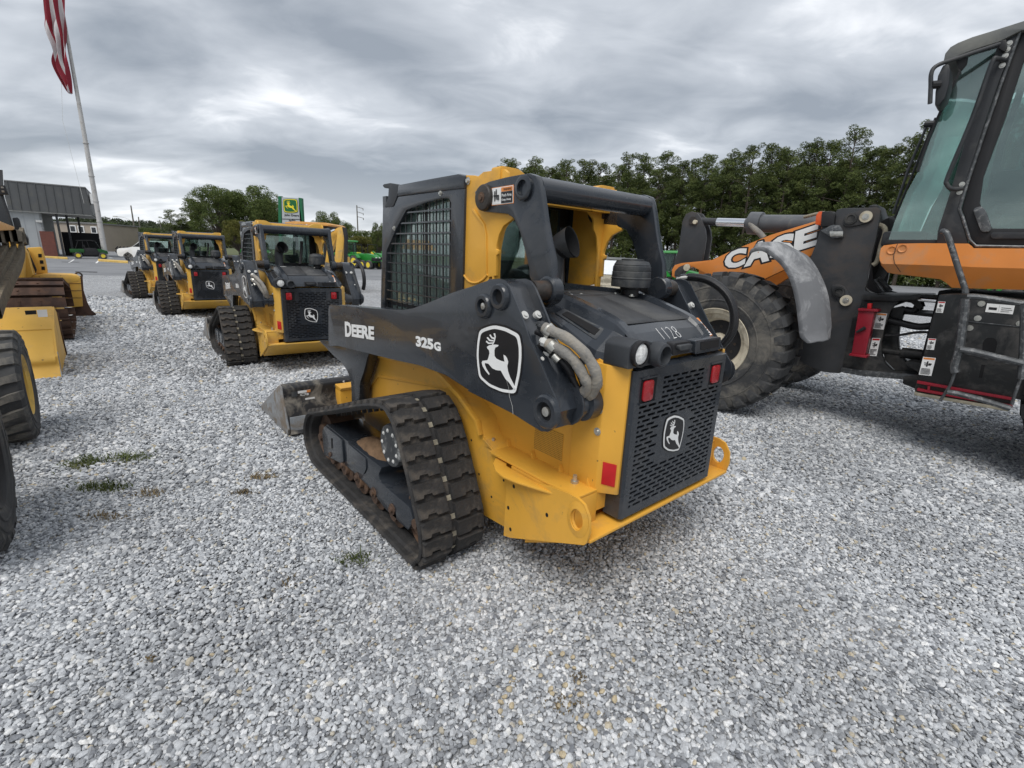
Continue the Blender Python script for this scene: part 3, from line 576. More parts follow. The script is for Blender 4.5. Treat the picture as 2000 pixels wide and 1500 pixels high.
def keyhole(outer, hole):
    i = min(range(len(outer)), key=lambda k: (outer[k][0]-hole[0][0])**2+(outer[k][1]-hole[0][1])**2)
    def area(p): return sum(p[j-1][0]*p[j][1]-p[j][0]*p[j-1][1] for j in range(len(p)))
    h = hole if area(hole)*area(outer) < 0 else [hole[0]]+hole[1:][::-1]
    return outer[:i+1]+h+[h[0]]+outer[i:]
def build_skid(label, first=True, bucket_text=True):
    r = thing('track_loader', label, 'track loader', F1, 'track loaders parked nose away in a row')
    T = F1
    for s in (1, -1): build_track(r, s)
    # ---- lower body
    tub = [(-.27, .205), (-.05, .185), (1.45, .18), (1.60, .28), (1.60, .47), (1.42, .86), (.95, .93), (.42, .93), (.20, .845), (.03, .745), (-.005, .685), (-.02, .655), (-.29, .53)]
    tb = MB().xz(fillet(tub, .01, 2), -.57, .57, .006).build('body_tub', M['yellow'], r)
    for s in (1, -1):                                  # folded lip over the track
        lip = [(-.012, .67), (.02, .745), (.19, .85), (.46, .955), (1.40, .875), (1.41, .855), (.46, .93), (.20, .825), (.045, .735), (.012, .665)]
        MB().xz(lip, .57*s, .60*s, .003).build('fender_lip', M['yellow'], r)
    for s in (1, -1):
        for (a_, b_) in (((.30, .86), (1.30, .72)), ((1.30, .72), (1.52, .55))):
            MB().xz([a_, b_, (b_[0], b_[1]-.012), (a_[0], a_[1]-.012)], .5705*s, .577*s, .002).build('raised_bead', M['yellow'], r)
        for (u, v) in ((.10, .60), (.02, .42), (-.10, .33), (-.20, .47)): MB().xz(circ(u, v, .007, 8), .5705*s, .5715*s).build('bolt_hole', M['void'], r)
        MB().xz([(-.30, .53), (-.022, .653), (-.010, .648), (-.30, .515)], .5705*s, .580*s, .002).build('fold_edge', M['yellow'], r)
    # ---- engine bay
    bay = [(.44, .50), (.44, 1.40), (-.30, 1.375), (-.69, 1.20), (-.735, 1.18), (-.735, .50)]
    MB().xz(bay, -.455, .455, .004).build('engine_bay', M['yellow'], r)
    for s in (1, -1):
        p = MB().xy([(-.56, .468*s), (-.728, .468*s), (-.806, .408*s), (-.806, .388*s), (-.735, .44*s), (-.56, .452*s)], .595, 1.19, .004).build('corner_post', M['yellow'], r)
        A, B = Vector((-.728, .469*s, 0)), Vector((-.806, .409*s, 0)); d = (B-A).normalized(); n = Vector((-d.y, d.x, 0))*(1 if s < 0 else 1)
        n = Vector((-.61*1, .79*s, 0)).normalized()
        Z = Vector((0, 0, 1)); mb = MB(); q = [A+d*.024+Z*.642, A+d*.085+Z*.634, A+d*.085+Z*.742, A+d*.024+Z*.750]
        mb.prism([x+n*.0005 for x in q], n*.003, .001); mb.build('red_reflector', M['redsticker'], p)
        for (bx, bz) in ((-.70, 1.10), (-.712, .985), (-.712, .885)): bolt(p, bx, .468*s, bz, .011, 'Y', s)
        mb = MB(); mb.xz([(-.50, .66), (-.30, .66), (-.30, .80), (-.50, .80)], .4555*s, .4575*s); v = mb.build('vent_mesh', M['vent'], r)
        mb = MB()
        for i in range(22):
            for j in range(15):
                x, z = -.497+i*.0092, .663+j*.0095; mb.quad((x, .4582*s, z), (x+.0036, .4582*s, z), (x+.0036, .4582*s, z+.0036), (x, .4582*s, z+.0036))
        tag(mb.build('vent_holes', M['void'], v), kind='stuff')
        for k in range(3): 
            x, z = -.115+k*.022, .93-.003*k; MB().xz([(x, z), (x+.007, z), (x-.004, z+.03), (x-.011, z+.03)], .4555*s, .457*s).build('vent_slot', M['void'], r)
    # ---- rear frame: shelf, guard plates, bumper
    for s in (1, -1):
        mb = MB(); mb.xy([(-.735, .452*s), (-.735, .602*s), (-.10, .60*s), (-.10, .57*s), (-.02, .57*s), (-.02, .452*s)], .600, .612, .003); sh = mb.build('shelf_plate', M['yellow'], r)
        for x in (-.10, -.30, -.50, -.68): MB().prism([(x, .456*s, .612), (x-.018, .456*s, .612), (x, .456*s, .648)], (0, .02*s, 0)).build('gusset', M['yellow'], sh)
        bolt(sh, -.63, .50*s, .612, .011, 'Z', 1, h=.04); bolt(sh, -.05, .53*s, .612, .011, 'Z', 1, h=.04)
        MB().box(-.735, -.29, .455*s, .60*s, .44, .598, .004).build('rear_box', M['yellow'], r)
        gp = F1.xz('E', [(268, 436), (245, 870), (295, 886), (848, 942), (866, 925), (888, 850), (886, 740), (850, 640), (800, 590), (740, 556), (600, 505), (400, 455)], .62)
        ec = F1.on((800, 748), 'Y', .62, 'E')
        g = MB().plate(gp, [circ(ec.x, ec.z, .034, 14, .05)], .606*s, .620*s).build('guard_plate', M['yellow'], r)
        ring = []; mb = MB()
        for (k0, k1, h) in ((.051, .085, .008),):
            a = circ(ec.x, ec.z, k0*.72, 24, k0); b = circ(ec.x, ec.z, k1*.72, 24, k1); y = .620*s
            for i in range(24):
                j = (i+1) % 24; mb.quad((a[i][0], y+h*s, a[i][1]), (a[j][0], y+h*s, a[j][1]), (b[j][0], y+.001*s, b[j][1]), (b[i][0], y+.001*s, b[i][1]))
                mb.quad((a[i][0], y+.001*s, a[i][1]), (a[j][0], y+.001*s, a[j][1]), (a[j][0], y+h*s, a[j][1]), (a[i][0], y+h*s, a[i][1]))
        mb.build('tie_down_ring', M['yellow'], g)
        for q in ((322, 500), (280, 660), (570, 714), (296, 822)):
            h = F1.on(q, 'Y', .62, 'E'); MB().xz(circ(h.x, h.z, .009, 10, .011), .6205*s, .6212*s).build('bolt_hole', M['void'], g)
        fin = F1.xy('E', [(118, 186), (195, 262), (165, 330), (185, 385), (240, 425), (330, 462), (600, 548), (662, 572), (655, 552), (560, 508), (430, 440), (300, 368), (265, 345), (290, 268), (200, 225)], .585)
        MB().xy([(x, y*s) for x, y in fin], .575, .587, .004).build('side_bracket', M['yellow'], r)
        # ear that stands up at the end of the bumper
        ear = [(-.60, .40), (-.84, .445), (-.855, .50), (-.85, .61), (-.825, .655), (-.79, .665), (-.60, .62)]
    MB().box(-.835, -.70, -.604, .604, .437, .452, .004).build('bumper', M['yellow'], r)
    MB().prism([(-.42, -.60, .225), (-.83, -.60, .437), (-.42, -.60, .437)], (0, 1.2, 0)).build('belly_plate', M['yellow'], r)
    # ---- rear door with its slotted grille
    X0 = -.828; zb, zt, yw = .475, 1.172, .385
    mb = MB(); dz = .0228; sy = .0745
    em = [(.05, .19)]      # emblem zone, y range
    ec = F1.on((810, 615), 'X', X0, 'J'); ez = (ec.z-.105, ec.z+.105); ey = (ec.y-.10, ec.y+.10)
    def cell(y0, y1, z0, z1, hole):
        if not hole: mb.quad((X0, y0, z0), (X0, y1, z0), (X0, y1, z1), (X0, y0, z1)); return
        cy, cz = (y0+y1)/2, (z0+z1)/2; a, b = (y1-y0)/2, (z1-z0)/2; ha, hb = a-.0070, .0058
        if ha < .006: cell(y0, y1, z0, z1, False); return
        o = [(-a, -b), (0, -b), (a, -b), (a, 0), (a, b), (0, b), (-a, b), (-a, 0)]
        h = [(-ha+hb*.6, -hb), (0, -hb), (ha-hb*.6, -hb), (ha, 0), (ha-hb*.6, hb), (0, hb), (-ha+hb*.6, hb), (-ha, 0)]
        bm = mb.bm; O = [bm.verts.new((X0, cy+p, cz+q)) for p, q in o]; H = [bm.verts.new((X0, cy+p, cz+q)) for p, q in h]; D = [bm.verts.new((X0+.008, cy+p, cz+q)) for p, q in h]
        for i in range(8):
            j = (i+1) % 8; bm.faces.new((O[i], O[j], H[j], H[i])); bm.faces.new((H[i], H[j], D[j], D[i]))
    z = 1.128; row = 0; y_in = .352
    bands = []
    while z-dz > .50:
        z1, z0 = z, z-dz; w = .185 if z0 > .995 else y_in
        y = -w-(sy/2 if row % 2 else 0)
        while y < w-1e-6:
            a, b = max(y, -w), min(y+sy, w)
            if b-a > 1e-4:
                hole = not (z1 > ez[0] and z0 < ez[1] and b > ey[0] and a < ey[1])
                cell(a, b, z0, z1, hole)
            y += sy
        if w < y_in: mb.quad((X0, w, z0), (X0, yw, z0), (X0, yw, z1), (X0, w, z1)); mb.quad((X0, -yw, z0), (X0, -w, z0), (X0, -w, z1), (X0, -yw, z1))
        else: mb.quad((X0, w, z0), (X0, yw, z0), (X0, yw, z1), (X0, w, z1)); mb.quad((X0, -yw, z0), (X0, -w, z0), (X0, -w, z1), (X0, -yw, z1))
        z = z0; row += 1
    mb.quad((X0, -yw, zb), (X0, yw, zb), (X0, yw, z), (X0, -yw, z)); mb.quad((X0, -yw, 1.128), (X0, yw, 1.128), (X0, yw, zt), (X0, -yw, zt))
    # returns of the door
    for s in (1, -1): mb.quad((X0, yw*s, zb), (X0, yw*s, zt), (X0+.012, (yw+.012)*s, zt), (X0+.012, (yw+.012)*s, zb)); mb.quad((X0+.012, (yw+.012)*s, zb), (X0+.012, (yw+.012)*s, zt), (X0+.10, (yw+.012)*s, zt), (X0+.10, (yw+.012)*s, zb))
    mb.quad((X0, -yw, zt), (X0, yw, zt), (X0+.05, yw, zt+.012), (X0+.05, -yw, zt+.012)); mb.quad((X0, -yw, zb), (X0, yw, zb), (X0+.10, yw, zb-.012), (X0+.10, -yw, zb-.012))
    bmesh.ops.recalc_face_normals(mb.bm, faces=mb.bm.faces)
    door = mb.build('rear_door', M['dark'], r, smooth=0)
    MB().box(X0+.035, X0+.05, -.36, .36, .485, 1.16).build('radiator_core', M['void'], door)
    emblem((X0-.0005, ey[1]-.012, ez[0]+.006), (0, -(ey[1]-ey[0]-.024), 0), (0, 0, ez[1]-ez[0]-.012), door, lift=.004)
    for s in (1, -1):
        y = .292*s; MB().yz([(y-.058, 1.024), (y+.056, 1.024), (y+.056, 1.132), (y-.058, 1.132)], X0-.0015, X0-.0005).build('light_recess', M['void'], door)
        yl = y+.014; MB().yz(fillet([(yl-.038, 1.032), (yl+.034, 1.032), (yl+.034, 1.124), (yl-.038, 1.124)], .016, 4), X0-.013, X0-.002, .004).build('tail_light', M['red'], door)
        MB().yz([(y-.062, 1.017), (y+.060, 1.017), (y+.060, 1.024), (y-.062, 1.024)], X0-.008, X0-.0005).build('light_trim', M['dark'], door)
        MB().yz([(y-.062, 1.132), (y+.060, 1.132), (y+.060, 1.139), (y-.062, 1.139)], X0-.008, X0-.0005).build('light_trim', M['dark'], door)
    # ---- hood
    st = [(.40, 1.438, 1.39), (-.28, 1.430, 1.37), (-.45, 1.390, 1.30), (-.60, 1.352, 1.225), (-.655, 1.337, 1.205), (-.705, 1.308, 1.20), (-.75, 1.270, 1.195), (-.78, 1.238, 1.19), (-.80, 1.205, 1.188)]
    P = []
    for x, zt_, zb_ in st:
        k = max(0, min(1, (x+.80)/.25)); d = (zt_-zb_); rz = .026*k
        half = [(0, zt_), (.262, zt_-.004), (.274, zt_+rz), (.318, zt_+rz), (.334, zt_+rz*.4), (.352, zt_-.030*k-.002), (.418, zt_-d*.45-.018*k), (.455, zt_-d*.75), (.464, zb_+.012*k), (.466, zb_)]
        if x < -.74: half = [(y*(.405/.466) if i > 4 else y*.97, z) for i, (y, z) in enumerate(half)]
        elif x < -.69: half = [(y*(.435/.466) if i > 4 else y, z) for i, (y, z) in enumerate(half)]
        P.append([(x, y, z) for y, z in half[::-1]]+[(x, -y, z) for y, z in half[1:]])
    mb = MB(); mb.grid(P); bmesh.ops.recalc_face_normals(mb.bm, faces=mb.bm.faces)
    hood = mb.build('hood', M['dark'], r, smooth=8, weld=True)
    for s in (1, -1):
        # long cooling slot in the shoulder, with its rim
        def sp(x, k):     # point on the shoulder surface, k 0 at ridge .. 1 low
            zt_ = np.interp(-x, [.28, .45, .60, .655], [1.430, 1.390, 1.352, 1.337]); zb_ = np.interp(-x, [.28, .45, .60, .655], [1.37, 1.30, 1.225, 1.205]); d = zt_-zb_
            y0, z0 = .352, zt_-.032; y1, z1 = .418, zt_-d*.45-.018
            return Vector((x, (y0+(y1-y0)*k)*s, z0+(z1-z0)*k))
        for nm, (x0, x1, k0, k1, m, off) in dict(a=(-.355, -.615, .04, .98, 'darkflat', .005), b=(-.385, -.595, .22, .78, 'void', .0075)).items():
            c = [(x0, k0), (x1, k0+.02), (x1-.0, k1), (x0, k1)]
            pp = [sp(a, b) for a, b in fillet([(q[0], q[1]) for q in c], .03, 4)]
            nrm = (pp[len(pp)//3]-pp[0]).cross(pp[2*len(pp)//3]-pp[0]).normalized(); nrm = nrm if nrm.z > 0 else -nrm
            MB().prism([q+nrm*.0005 for q in pp], nrm*off).build('shoulder_vent' if nm == 'a' else 'vent_opening', M[m], hood)
        MB().box(-.60, .02, -.0015, .0015, 1.40, 1.4295).build('seam', M['void'], hood) if False else None
    zt1 = lambda x: float(np.interp(-x, [-.4, .28, .45, .60, .655], [1.438, 1.430, 1.390, 1.352, 1.337]))
    mb = MB(); xs = [.1, -.1, -.25, -.32, -.40, -.48, -.55, -.60, -.64]
    mb.grid([[(x, y, zt1(x)+.0012) for y in (-.012, -.008)] for x in xs]); mb.build('hood_seam', M['void'], hood)
    mb = MB(); mb.grid([[(x, y, zt1(x)+.0012) for y in (-.26, -.1, .1, .26)] for x in (-.232, -.228)]); mb.build('hood_seam', M['void'], hood)
    pl = [(-.06, .20), (-.06, .02), (-.16, .0), (-.20, .03), (-.205, .16), (-.16, .22)]
    MB().xy(fillet(pl, .015, 3), 1.4295, 1.4335, .001).build('access_plate', M['dark'], hood)
    for x, y in ((-.09, .05), (-.18, .05), (-.18, .16), (-.09, .17)): bolt(hood, x, y, 1.4335, .008, 'Z', 1, h=.005)
    for k in range(6):
        y = .16-.07*k; MB().box(.03, .05, y-.022, y+.022, 1.431, 1.441, .003).build('hinge_tab', M['dark'], hood)
    MB().box(-.23, -.08, .17, .32, 1.432, 1.440, .002).build('exhaust_flange', M['whitemet'], hood)
    for x0_, x1_ in ((.02, -.226), (-.234, -.652)):
        for y0_, y1_ in ((.010, .258), (-.258, .006)) if x1_ < -.5 else ((-.258, .258),):
            mb = MB(); mb.grid([[(x, y, zt1(x)+.0035) for y in (y0_, (y0_+y1_)/2, y1_)] for x in np.linspace(x0_, x1_, 8)]); dk = mb.build('hood_deck_panel', M['deck'], hood, smooth=20)
            dk.modifiers.new('thick', 'SOLIDIFY').thickness = .003
    # rear lamp pod, handle, dark panel
    lc = F1.on((1290, 560), 'X', -.832, 'C')
    MB().yz(fillet([(lc.y+.066, 1.188), (lc.y+.062, 1.285), (lc.y+.02, 1.305), (lc.y-.05, 1.300), (lc.y-.15, 1.270), (lc.y-.20, 1.215), (lc.y-.17, 1.190)], .012, 3), -.828, -.70, .005).build('lamp_housing', M['darkflat'], hood)
    MB().lathe([(.056, 0), (.056, -.024), (.048, -.026), (.048, -.012)], (-.824, lc.y, lc.z), 'X', 28, cap=False).build('lamp_bezel', M['black'], hood)
    MB().lathe([(.048, -.010), (.042, -.020), (.026, -.026), (0, -.028)], (-.824, lc.y, lc.z), 'X', 28).build('lamp_lens', M['lens'], hood)
    MB().lathe([(.050, .0), (.056, -.03), (.050, -.060), (.040, -.066), (.034, -.03), (0, -.025)], (-.820, lc.y-.115, lc.z-.010), 'X', 24).build('lamp_shroud', M['darkflat'], hood)
    MB().yz(fillet([(.085, 1.205), (.085, 1.262), (-.065, 1.262), (-.065, 1.205)], .014, 3), -.80, -.745, .004).build('latch_recess', M['black'], hood)
    MB().yz(fillet([(.06, 1.228), (.065, 1.252), (-.045, 1.252), (-.04, 1.228)], .01, 3), -.822, -.80, .004).build('latch_handle', M['darkflat'], hood)
    MB().yz(fillet([(-.095, 1.195), (-.08, 1.262), (-.33, 1.262), (-.345, 1.195)], .01, 3), -.812, -.76, .004).build('rear_panel', M['dark'], hood)
    MB().yz([(-.14, 1.212), (-.13, 1.252), (-.31, 1.252), (-.315, 1.212)], -.8145, -.8125).build('black_decal', M['blackp'], hood)
    # ---- exhaust and pre-cleaner
    ex = F1.on((720, 940), 'Y', .245, 'B')
    def px(u, v, X): q = F1.on((u, v), 'X', X, 'B'); return q
    ebx, eby = .01, .235
    pipe = [(-.13, .235, 1.43), (-.13, .235, 1.57), (-.135, .232, 1.625), (-.160, .218, 1.675), (-.225, .195, 1.702)]
    e_ = MB().tube(catmull([Vector(p) for p in pipe], 4), [.054]*9+[.055, .057, .060, .063, .068, .073, .078, .082][:8], 24, cap=False).build('exhaust_stack', M['darkflat'], r, smooth=60)
    a = Vector(pipe[-1]); d = (Vector(pipe[-1])-Vector(pipe[-2])).normalized()
    MB().tube([a-d*.10, a-d*.0005], [.055, .079], 24, cap=False).build('pipe_bore', M['void'], e_)
    fx, fy = -.29, -.235
    pc = MB().lathe([(.05, 1.425), (.05, 1.462), (.056, 1.466), (.056, 1.478)], (fx, fy, 0), 'Z', 28).build('filter_stem', M['black'], r)
    MB().lathe([(.04, 1.476), (.105, 1.478), (.108, 1.484), (.108, 1.522), (.111, 1.524), (.111, 1.528), (.107, 1.531), (.108, 1.535), (.107, 1.56), (.104, 1.563), (.106, 1.567), (.104, 1.590), (.099, 1.594), (.10, 1.599), (.088, 1.618), (.062, 1.621), (.062, 1.629), (.05, 1.631), (0, 1.631)], (fx, fy, 0), 'Z', 40).build('air_precleaner', M['darkflat'], r)
    for k in range(4): bolt(pc, fx+.078*math.cos(.8+k*1.57), fy+.078*math.sin(.8+k*1.57), 1.43, .009, 'Z', 1)
    # ---- rear links and cross tube
    MB().tube([(-.19, -.43, 1.93), (-.19, .43, 1.93)], .056, 24).build('cross_tube', M['dark'], r, smooth=60)
    lk = F1.xz('B', [(110, 300), (102, 205), (140, 160), (210, 128), (330, 97), (430, 78), (500, 68), (545, 85), (560, 130), (578, 230), (604, 420), (628, 560), (660, 700), (668, 860), (660, 970), (645, 1030), (625, 1055), (595, 1035), (560, 960), (535, 880), (502, 830), (500, 770), (470, 640), (432, 500), (385, 398), (340, 368), (165, 350), (130, 335)], .47)
    for s in (1, -1):
        l = MB().xz(lk, .47*s, .425*s, .006).build('rear_link', M['dark'], r)
        h = F1.on((468, 178), 'Y', .47, 'B')
        MB().lathe([(.030, .40*s), (.058, .466*s), (.058, .484*s), (.050, .488*s), (.036, .488*s), (.034, .43*s), (0, .43*s)], (h.x, 0, h.z), 'Y', 28).build('pivot_boss', M['dark'], l)
        MB().lathe([(0, .440*s), (.0345, .4405*s)], (h.x, 0, h.z), 'Y', 20).build('bore', M['void'], l)
        h = F1.on((148, 245), 'Y', .50, 'B')
        MB().lathe([(.065, .40*s), (.065, .488*s), (.060, .495*s), (.05, .498*s), (0, .498*s)], (h.x, 0, h.z), 'Y', 28).build('front_pin_cap', M['rust_dark'], l)
        bolt(l, h.x, .497*s, h.z, .016, 'Y', s, m='rust')
        h = F1.on((630, 960), 'Y', .47, 'B')
        b = MB().lathe([(.046, .43*s), (.046, .573*s)], (h.x+.0, 0, h.z+.02), 'Y', 28).build('lower_barrel', M['rust_dark'], l)
        MB().lathe([(.060, .418*s), (.066, .424*s), (.066, .474*s), (.056, .482*s), (0, .482*s)], (h.x, 0, h.z+.02), 'Y', 28).build('pivot_boss', M['dark'], l)
    P0 = F1.on((231, 302), 'Y', .4708, 'B'); U = F1.on((384, 285), 'Y', .4708, 'B')-P0; V = F1.on((231, 180), 'Y', .4708, 'B')-P0
    sticker(P0, U, V, r, ['white', 'orangep', 'blackp'], [(-.03, -.03, 1.03, 1.03, 1), (0, 0, 1, 1, 0), (.03, .04, .42, .94, 0), (.45, .72, .98, .96, 1), (.45, .04, .98, .70, 2), (.12, .2, .17, .8, 2), (.08, .5, .36, .56, 2), (.2, .3, .25, .9, 2), (.28, .25, .36, .5, 2)])
    lettering('Pinch Area', P0+U*.48+V*.42, U*.46, V*.17, M['white'], r, .01, lift=.003); lettering('Keep Away', P0+U*.48+V*.14, U*.44, V*.17, M['white'], r, .01, lift=.003); lettering('WARNING', P0+U*.56+V*.76, U*.38, V*.15, M['blackp'], r, .01, lift=.003)
    # ---- boom arms
    Y0 = .73
    ao = F1.xz('F', [(5, 1110), (4, 885), (8, 866), (18, 858), (150, 870), (300, 884), (460, 893), (520, 882), (620, 845), (750, 790), (820, 766)], Y0)
    ao += F1.xz('C', [(80, 72), (150, 45), (220, 20), (280, 15), (320, 33), (350, 75), (380, 150), (440, 300), (500, 460), (590, 660), (640, 780), (700, 920), (708, 985), (700, 1050), (672, 1100), (630, 1124), (580, 1120)], Y0)
    ao += F1.xz('K', [(1060, 372), (925, 285), (740, 190), (550, 95)], Y0) + F1.xz('F', [(860, 1380), (720, 1290), (560, 1230), (420, 1200), (280, 1165), (60, 1110)], Y0)
    n_top = 11
    for s in (1, -1):
        a = MB().xz(ao, (Y0-.012)*s, Y0*s, .004).build('boom_arm', M['dark'], r)
        core = []
        for i, (x, z) in enumerate(ao):
            if n_top+3 <= i <= n_top+12: core.append((x+.045, z-.012 if i < n_top+8 else z+.01))
            elif i == n_top+2 or i == n_top+13 or i == n_top+14: core.append((x+.03, z+(.0 if i < n_top+5 else .025)))
            else: core.append((x, z-(.006 if i < n_top+3 else -.006)))
        MB().xz(core, (Y0-.012)*s, (Y0-.145)*s, .003).build('boom_box', M['dark'], a)
        inner = [(x-.0, z) for i, (x, z) in enumerate(ao) if 7 <= i <= n_top+20]
        MB().xz(inner, (Y0-.158)*s, (Y0-.145)*s, .003).build('inner_plate', M['dark'], a)
        for (q, rr, pin) in (((150, 215), .046, 1), ((265, 148), .048, 0), ((602, 982), .060, 1)):
            h = F1.on(q, 'Y', Y0+.02, 'C')
            MB().lathe([(rr*1.25, Y0*s), (rr*1.2, (Y0+.014)*s), (rr*1.05, (Y0+.022)*s), (rr*.72, (Y0+.022)*s), (rr*.66, (Y0+.004)*s), (0, (Y0+.003)*s)], (h.x, 0, h.z), 'Y', 28).build('pin_boss', M['dark'], a)
            MB().lathe([(0, (Y0+.0045)*s), (rr*.64, (Y0+.0042)*s)], (h.x, 0, h.z), 'Y', 24).build('bore', M['void'], a)
            if pin: MB().lathe([(rr*.35, (Y0+.002)*s), (rr*.33, (Y0+.014)*s), (0, (Y0+.017)*s)], (h.x, 0, h.z), 'Y', 14).build('pin', M['bolt'], a)
        h = F1.on((602, 982), 'Y', Y0+.02, 'C')
        MB().lathe([(.078, .47*s), (.078, .53*s), (.062, .535*s), (.062, .575*s)], (h.x, 0, h.z), 'Y', 28).build('lower_pin_boss', M['dark'], a)
        MB().lathe([(.060, .44*s), (.060, .48*s)], (h.x, 0, h.z), 'Y', 24).build('body_pivot', M['dark'], r)
        # knee in front of the track
        kn = F1.xz('Q', [(900, -110), (1100, 95), (1200, 180), (1285, 300), (1328, 420), (1338, 560), (1342, 740), (1400, 760), (1440, 740), (1452, 450), (1500, 320), (1560, 100), (1640, -60)], .64)
        kx = MB().xz(fillet(kn, .02, 3), .68*s, .60*s, .006).build('front_knee', M['dark'], a)
        # bolts and hoses at the back of the arm
        for q in ((462, 280), (558, 276), (582, 600), (510, 330)):
            yy = .68 if q[0] < 500 else (.60 if q[0] == 558 else .68)
            if q[0] == 510: continue
            b = F1.on(q, 'Y', yy, 'C'); mb = MB(); nrm = Vector((-.83, 0, .56)); u = Vector((0, 1, 0)); w = nrm.cross(u)
            b.y *= s
            for rr, z0, z1 in ((.019, -.03, .004), (.009, .004, .010)): mb.prism([b+(u*math.cos(t*.5236)+w*math.sin(t*.5236))*rr+nrm*z0 for t in range(12)], nrm*(z1-z0))
            mb.build('white_bolt', M['whitemet'], a)
        hs = [[((560, 340), .80), ((620, 378), .79), ((740, 430), .76), ((860, 520), .72), ((940, 620), .68), ((985, 730), .65), ((970, 810), .62), ((930, 860), .60), ((880, 870), .58)],
              [((580, 460), .80), ((640, 490), .79), ((740, 540), .76), ((830, 620), .72), ((890, 720), .69), ((920, 790), .66), ((880, 850), .63), ((850, 880), .60)],
              [((600, 545), .78), ((660, 575), .76), ((740, 620), .72), ((800, 720), .69), ((850, 820), .65), ((860, 880), .60)]]
        for k, h in enumerate(hs):
            pts = []
            for q, yy in h: p = F1.on(q, 'Y', yy-.13+(.80-yy)*.3, 'C'); p.y *= s; pts.append(p)
            if s < 0 and k < 2: pts = [F1.on(q, 'Y', -.79+.02*k, '6') for q in ((470, 140), (640, 125), (840, 165), (1010, 290), (1100, 450), (1120, 620), (1080, 770), (985, 890))][(0 if k else 0):]
            if s < 0 and k == 2: continue
            pts = catmull(pts, 5); rr = (.023, .024, .012)[k] if s > 0 else (.026, .012)[k]; rs = random.Random(k)
            MB().tube(pts[4:], [rr*(1+(.06 if s > 0 else 0)*math.sin(i*1.1)+rs.uniform(-.04, .04)*(s > 0)) for i in range(len(pts)-4)], 14).build('hydraulic_hose', M['hose'] if k < 2 and s > 0 else M['hoseblack'], a, smooth=60)
            MB().tube(pts[:6], [rr*.55, rr*.55, rr*.95, rr*.95, rr*.8, rr*.8][:6], 8).build('hose_fitting', M['whitemet'] if k else M['darkscuff'], a)
        if s > 0:
            for pts_, r_, m_ in (([(545, 400, .66), (600, 430, .655), (700, 500, .64), (780, 590, .60), (850, 700, .57), (885, 800, .55), (880, 860, .53)], .012, 'hoseblack'), ([(570, 500, .66), (640, 530, .65), (720, 600, .63), (790, 690, .60), (820, 780, .56), (850, 850, .54)], .016, 'hoseblack')):
                MB().tube(catmull([F1.on(q[:2], 'Y', q[2], 'C') for q in pts_], 5), r_, 10).build('hydraulic_hose', M[m_], a, smooth=60)
            for q, rr in (((640, 392), .030), ((665, 505), .031), ((905, 590), .030), ((690, 590), .017)):
                c_ = F1.on(q, 'Y', .655 if q[0] < 800 else .58, 'C'); d_ = Vector((-.5, -.25, -.45)).normalized(); MB().tube([c_-d_*.016, c_+d_*.016], rr, 14).build('hose_clamp', M['bolt'] if q[0] < 800 else M['black'], a)
            p = [F1.on(q, 'Y', Y0+.0006, 'F') for q in ((108, 1048), (285, 1076), (105, 962))]
            P0, U, V = p[0], p[1]-p[0], p[2]-p[0]
            lettering('D', P0-U*.0-V*.07, U*.24, V*1.07, M['blackp'], a, .048, lift=.0006, grow=.03); lettering('EERE', P0+U*.25, U*.75, V*.86, M['blackp'], a, .048, lift=.0006, grow=.03)
            lettering('D', P0-U*.0-V*.07, U*.24, V*1.07, M['white'], a, .048, lift=.0016); lettering('EERE', P0+U*.25, U*.75, V*.86, M['white'], a, .048, lift=.0016)
            p = [F1.on(q, 'Y', Y0+.0006, 'F') for q in ((541, 1113), (692, 1146), (537, 1049))]
            P0, U, V = p[0], p[1]-p[0], p[2]-p[0]
            lettering('325', P0, U*.72, V, M['white'], a, .048, lift=.0016); lettering('G', P0+U*.745, U*.255, V*.80, M['white'], a, .048, lift=.0016)
            p = [F1.on(q, 'Y', Y0+.0006, 'C') for q in ((118, 848), (436, 848), (118, 375))]
            emblem(p[0], p[1]-p[0], p[2]-p[0], a, lift=.003)
            cr = [F1.on(q, 'Y', Y0+.0045, 'C') for q in ((322, 725), (345, 800), (352, 870), (372, 935), (378, 996))]
            mb = MB(); mb.grid([[c+Vector((-.0012, 0, 0)), c+Vector((.0012, 0, 0))] for c in cr]); mb.build('scratch', M['whitemet'], a)
    # chalk number and hood decal on the back slope of the hood
    def slope(u, v):      # u along y, v down the slope 0..1 between two stations
        return Vector((-.690-.060*v, u, 1.3185-.050*v))
    a, b = F1.on((1440, 400), 'X', -.72, 'C').y, F1.on((1568, 400), 'X', -.72, 'C').y
    if first:
        P0 = slope(a, 1.0); lettering('1128', P0, Vector((0, b-a, 0)), (slope(a, .05)-slope(a, 1.0)), M['white'], hood, -.034, shear=-.05, space=1.15, lift=.002, name='chalk_number')
    a = F1.on((1745, 400), 'X', -.72, 'C').y
    sticker(slope(a+.02, 1.1)+Vector((-.001, 0, .001)), (0, -.055, 0), slope(0, -.4)-slope(0, 1.1), hood, ['white', 'orangep', 'blackp'], [(-.06, -.03, 1.06, 1.03, 1), (0, 0, 1, 1, 0), (.1, .05, .9, .12, 2), (.1, .18, .9, .26, 2), (.1, .32, .9, .40, 2), (0, .8, 1, 1, 1)])
    # ---- cab
    YC = .46
    side_poly = F1.xz('F', [(322, 900), (336, 270), (350, 262), (405, 256), (428, 200), (795, 152), (836, 150), (820, 800), (745, 815), (752, 238), (738, 210), (690, 212), (600, 236), (480, 282), (420, 392), (358, 532), (346, 900)], YC)
    opening = F1.xz('F', [(745, 815), (752, 238), (738, 210), (690, 212), (600, 236), (480, 282), (420, 392), (358, 532), (346, 900), (470, 900), (620, 850)], YC)
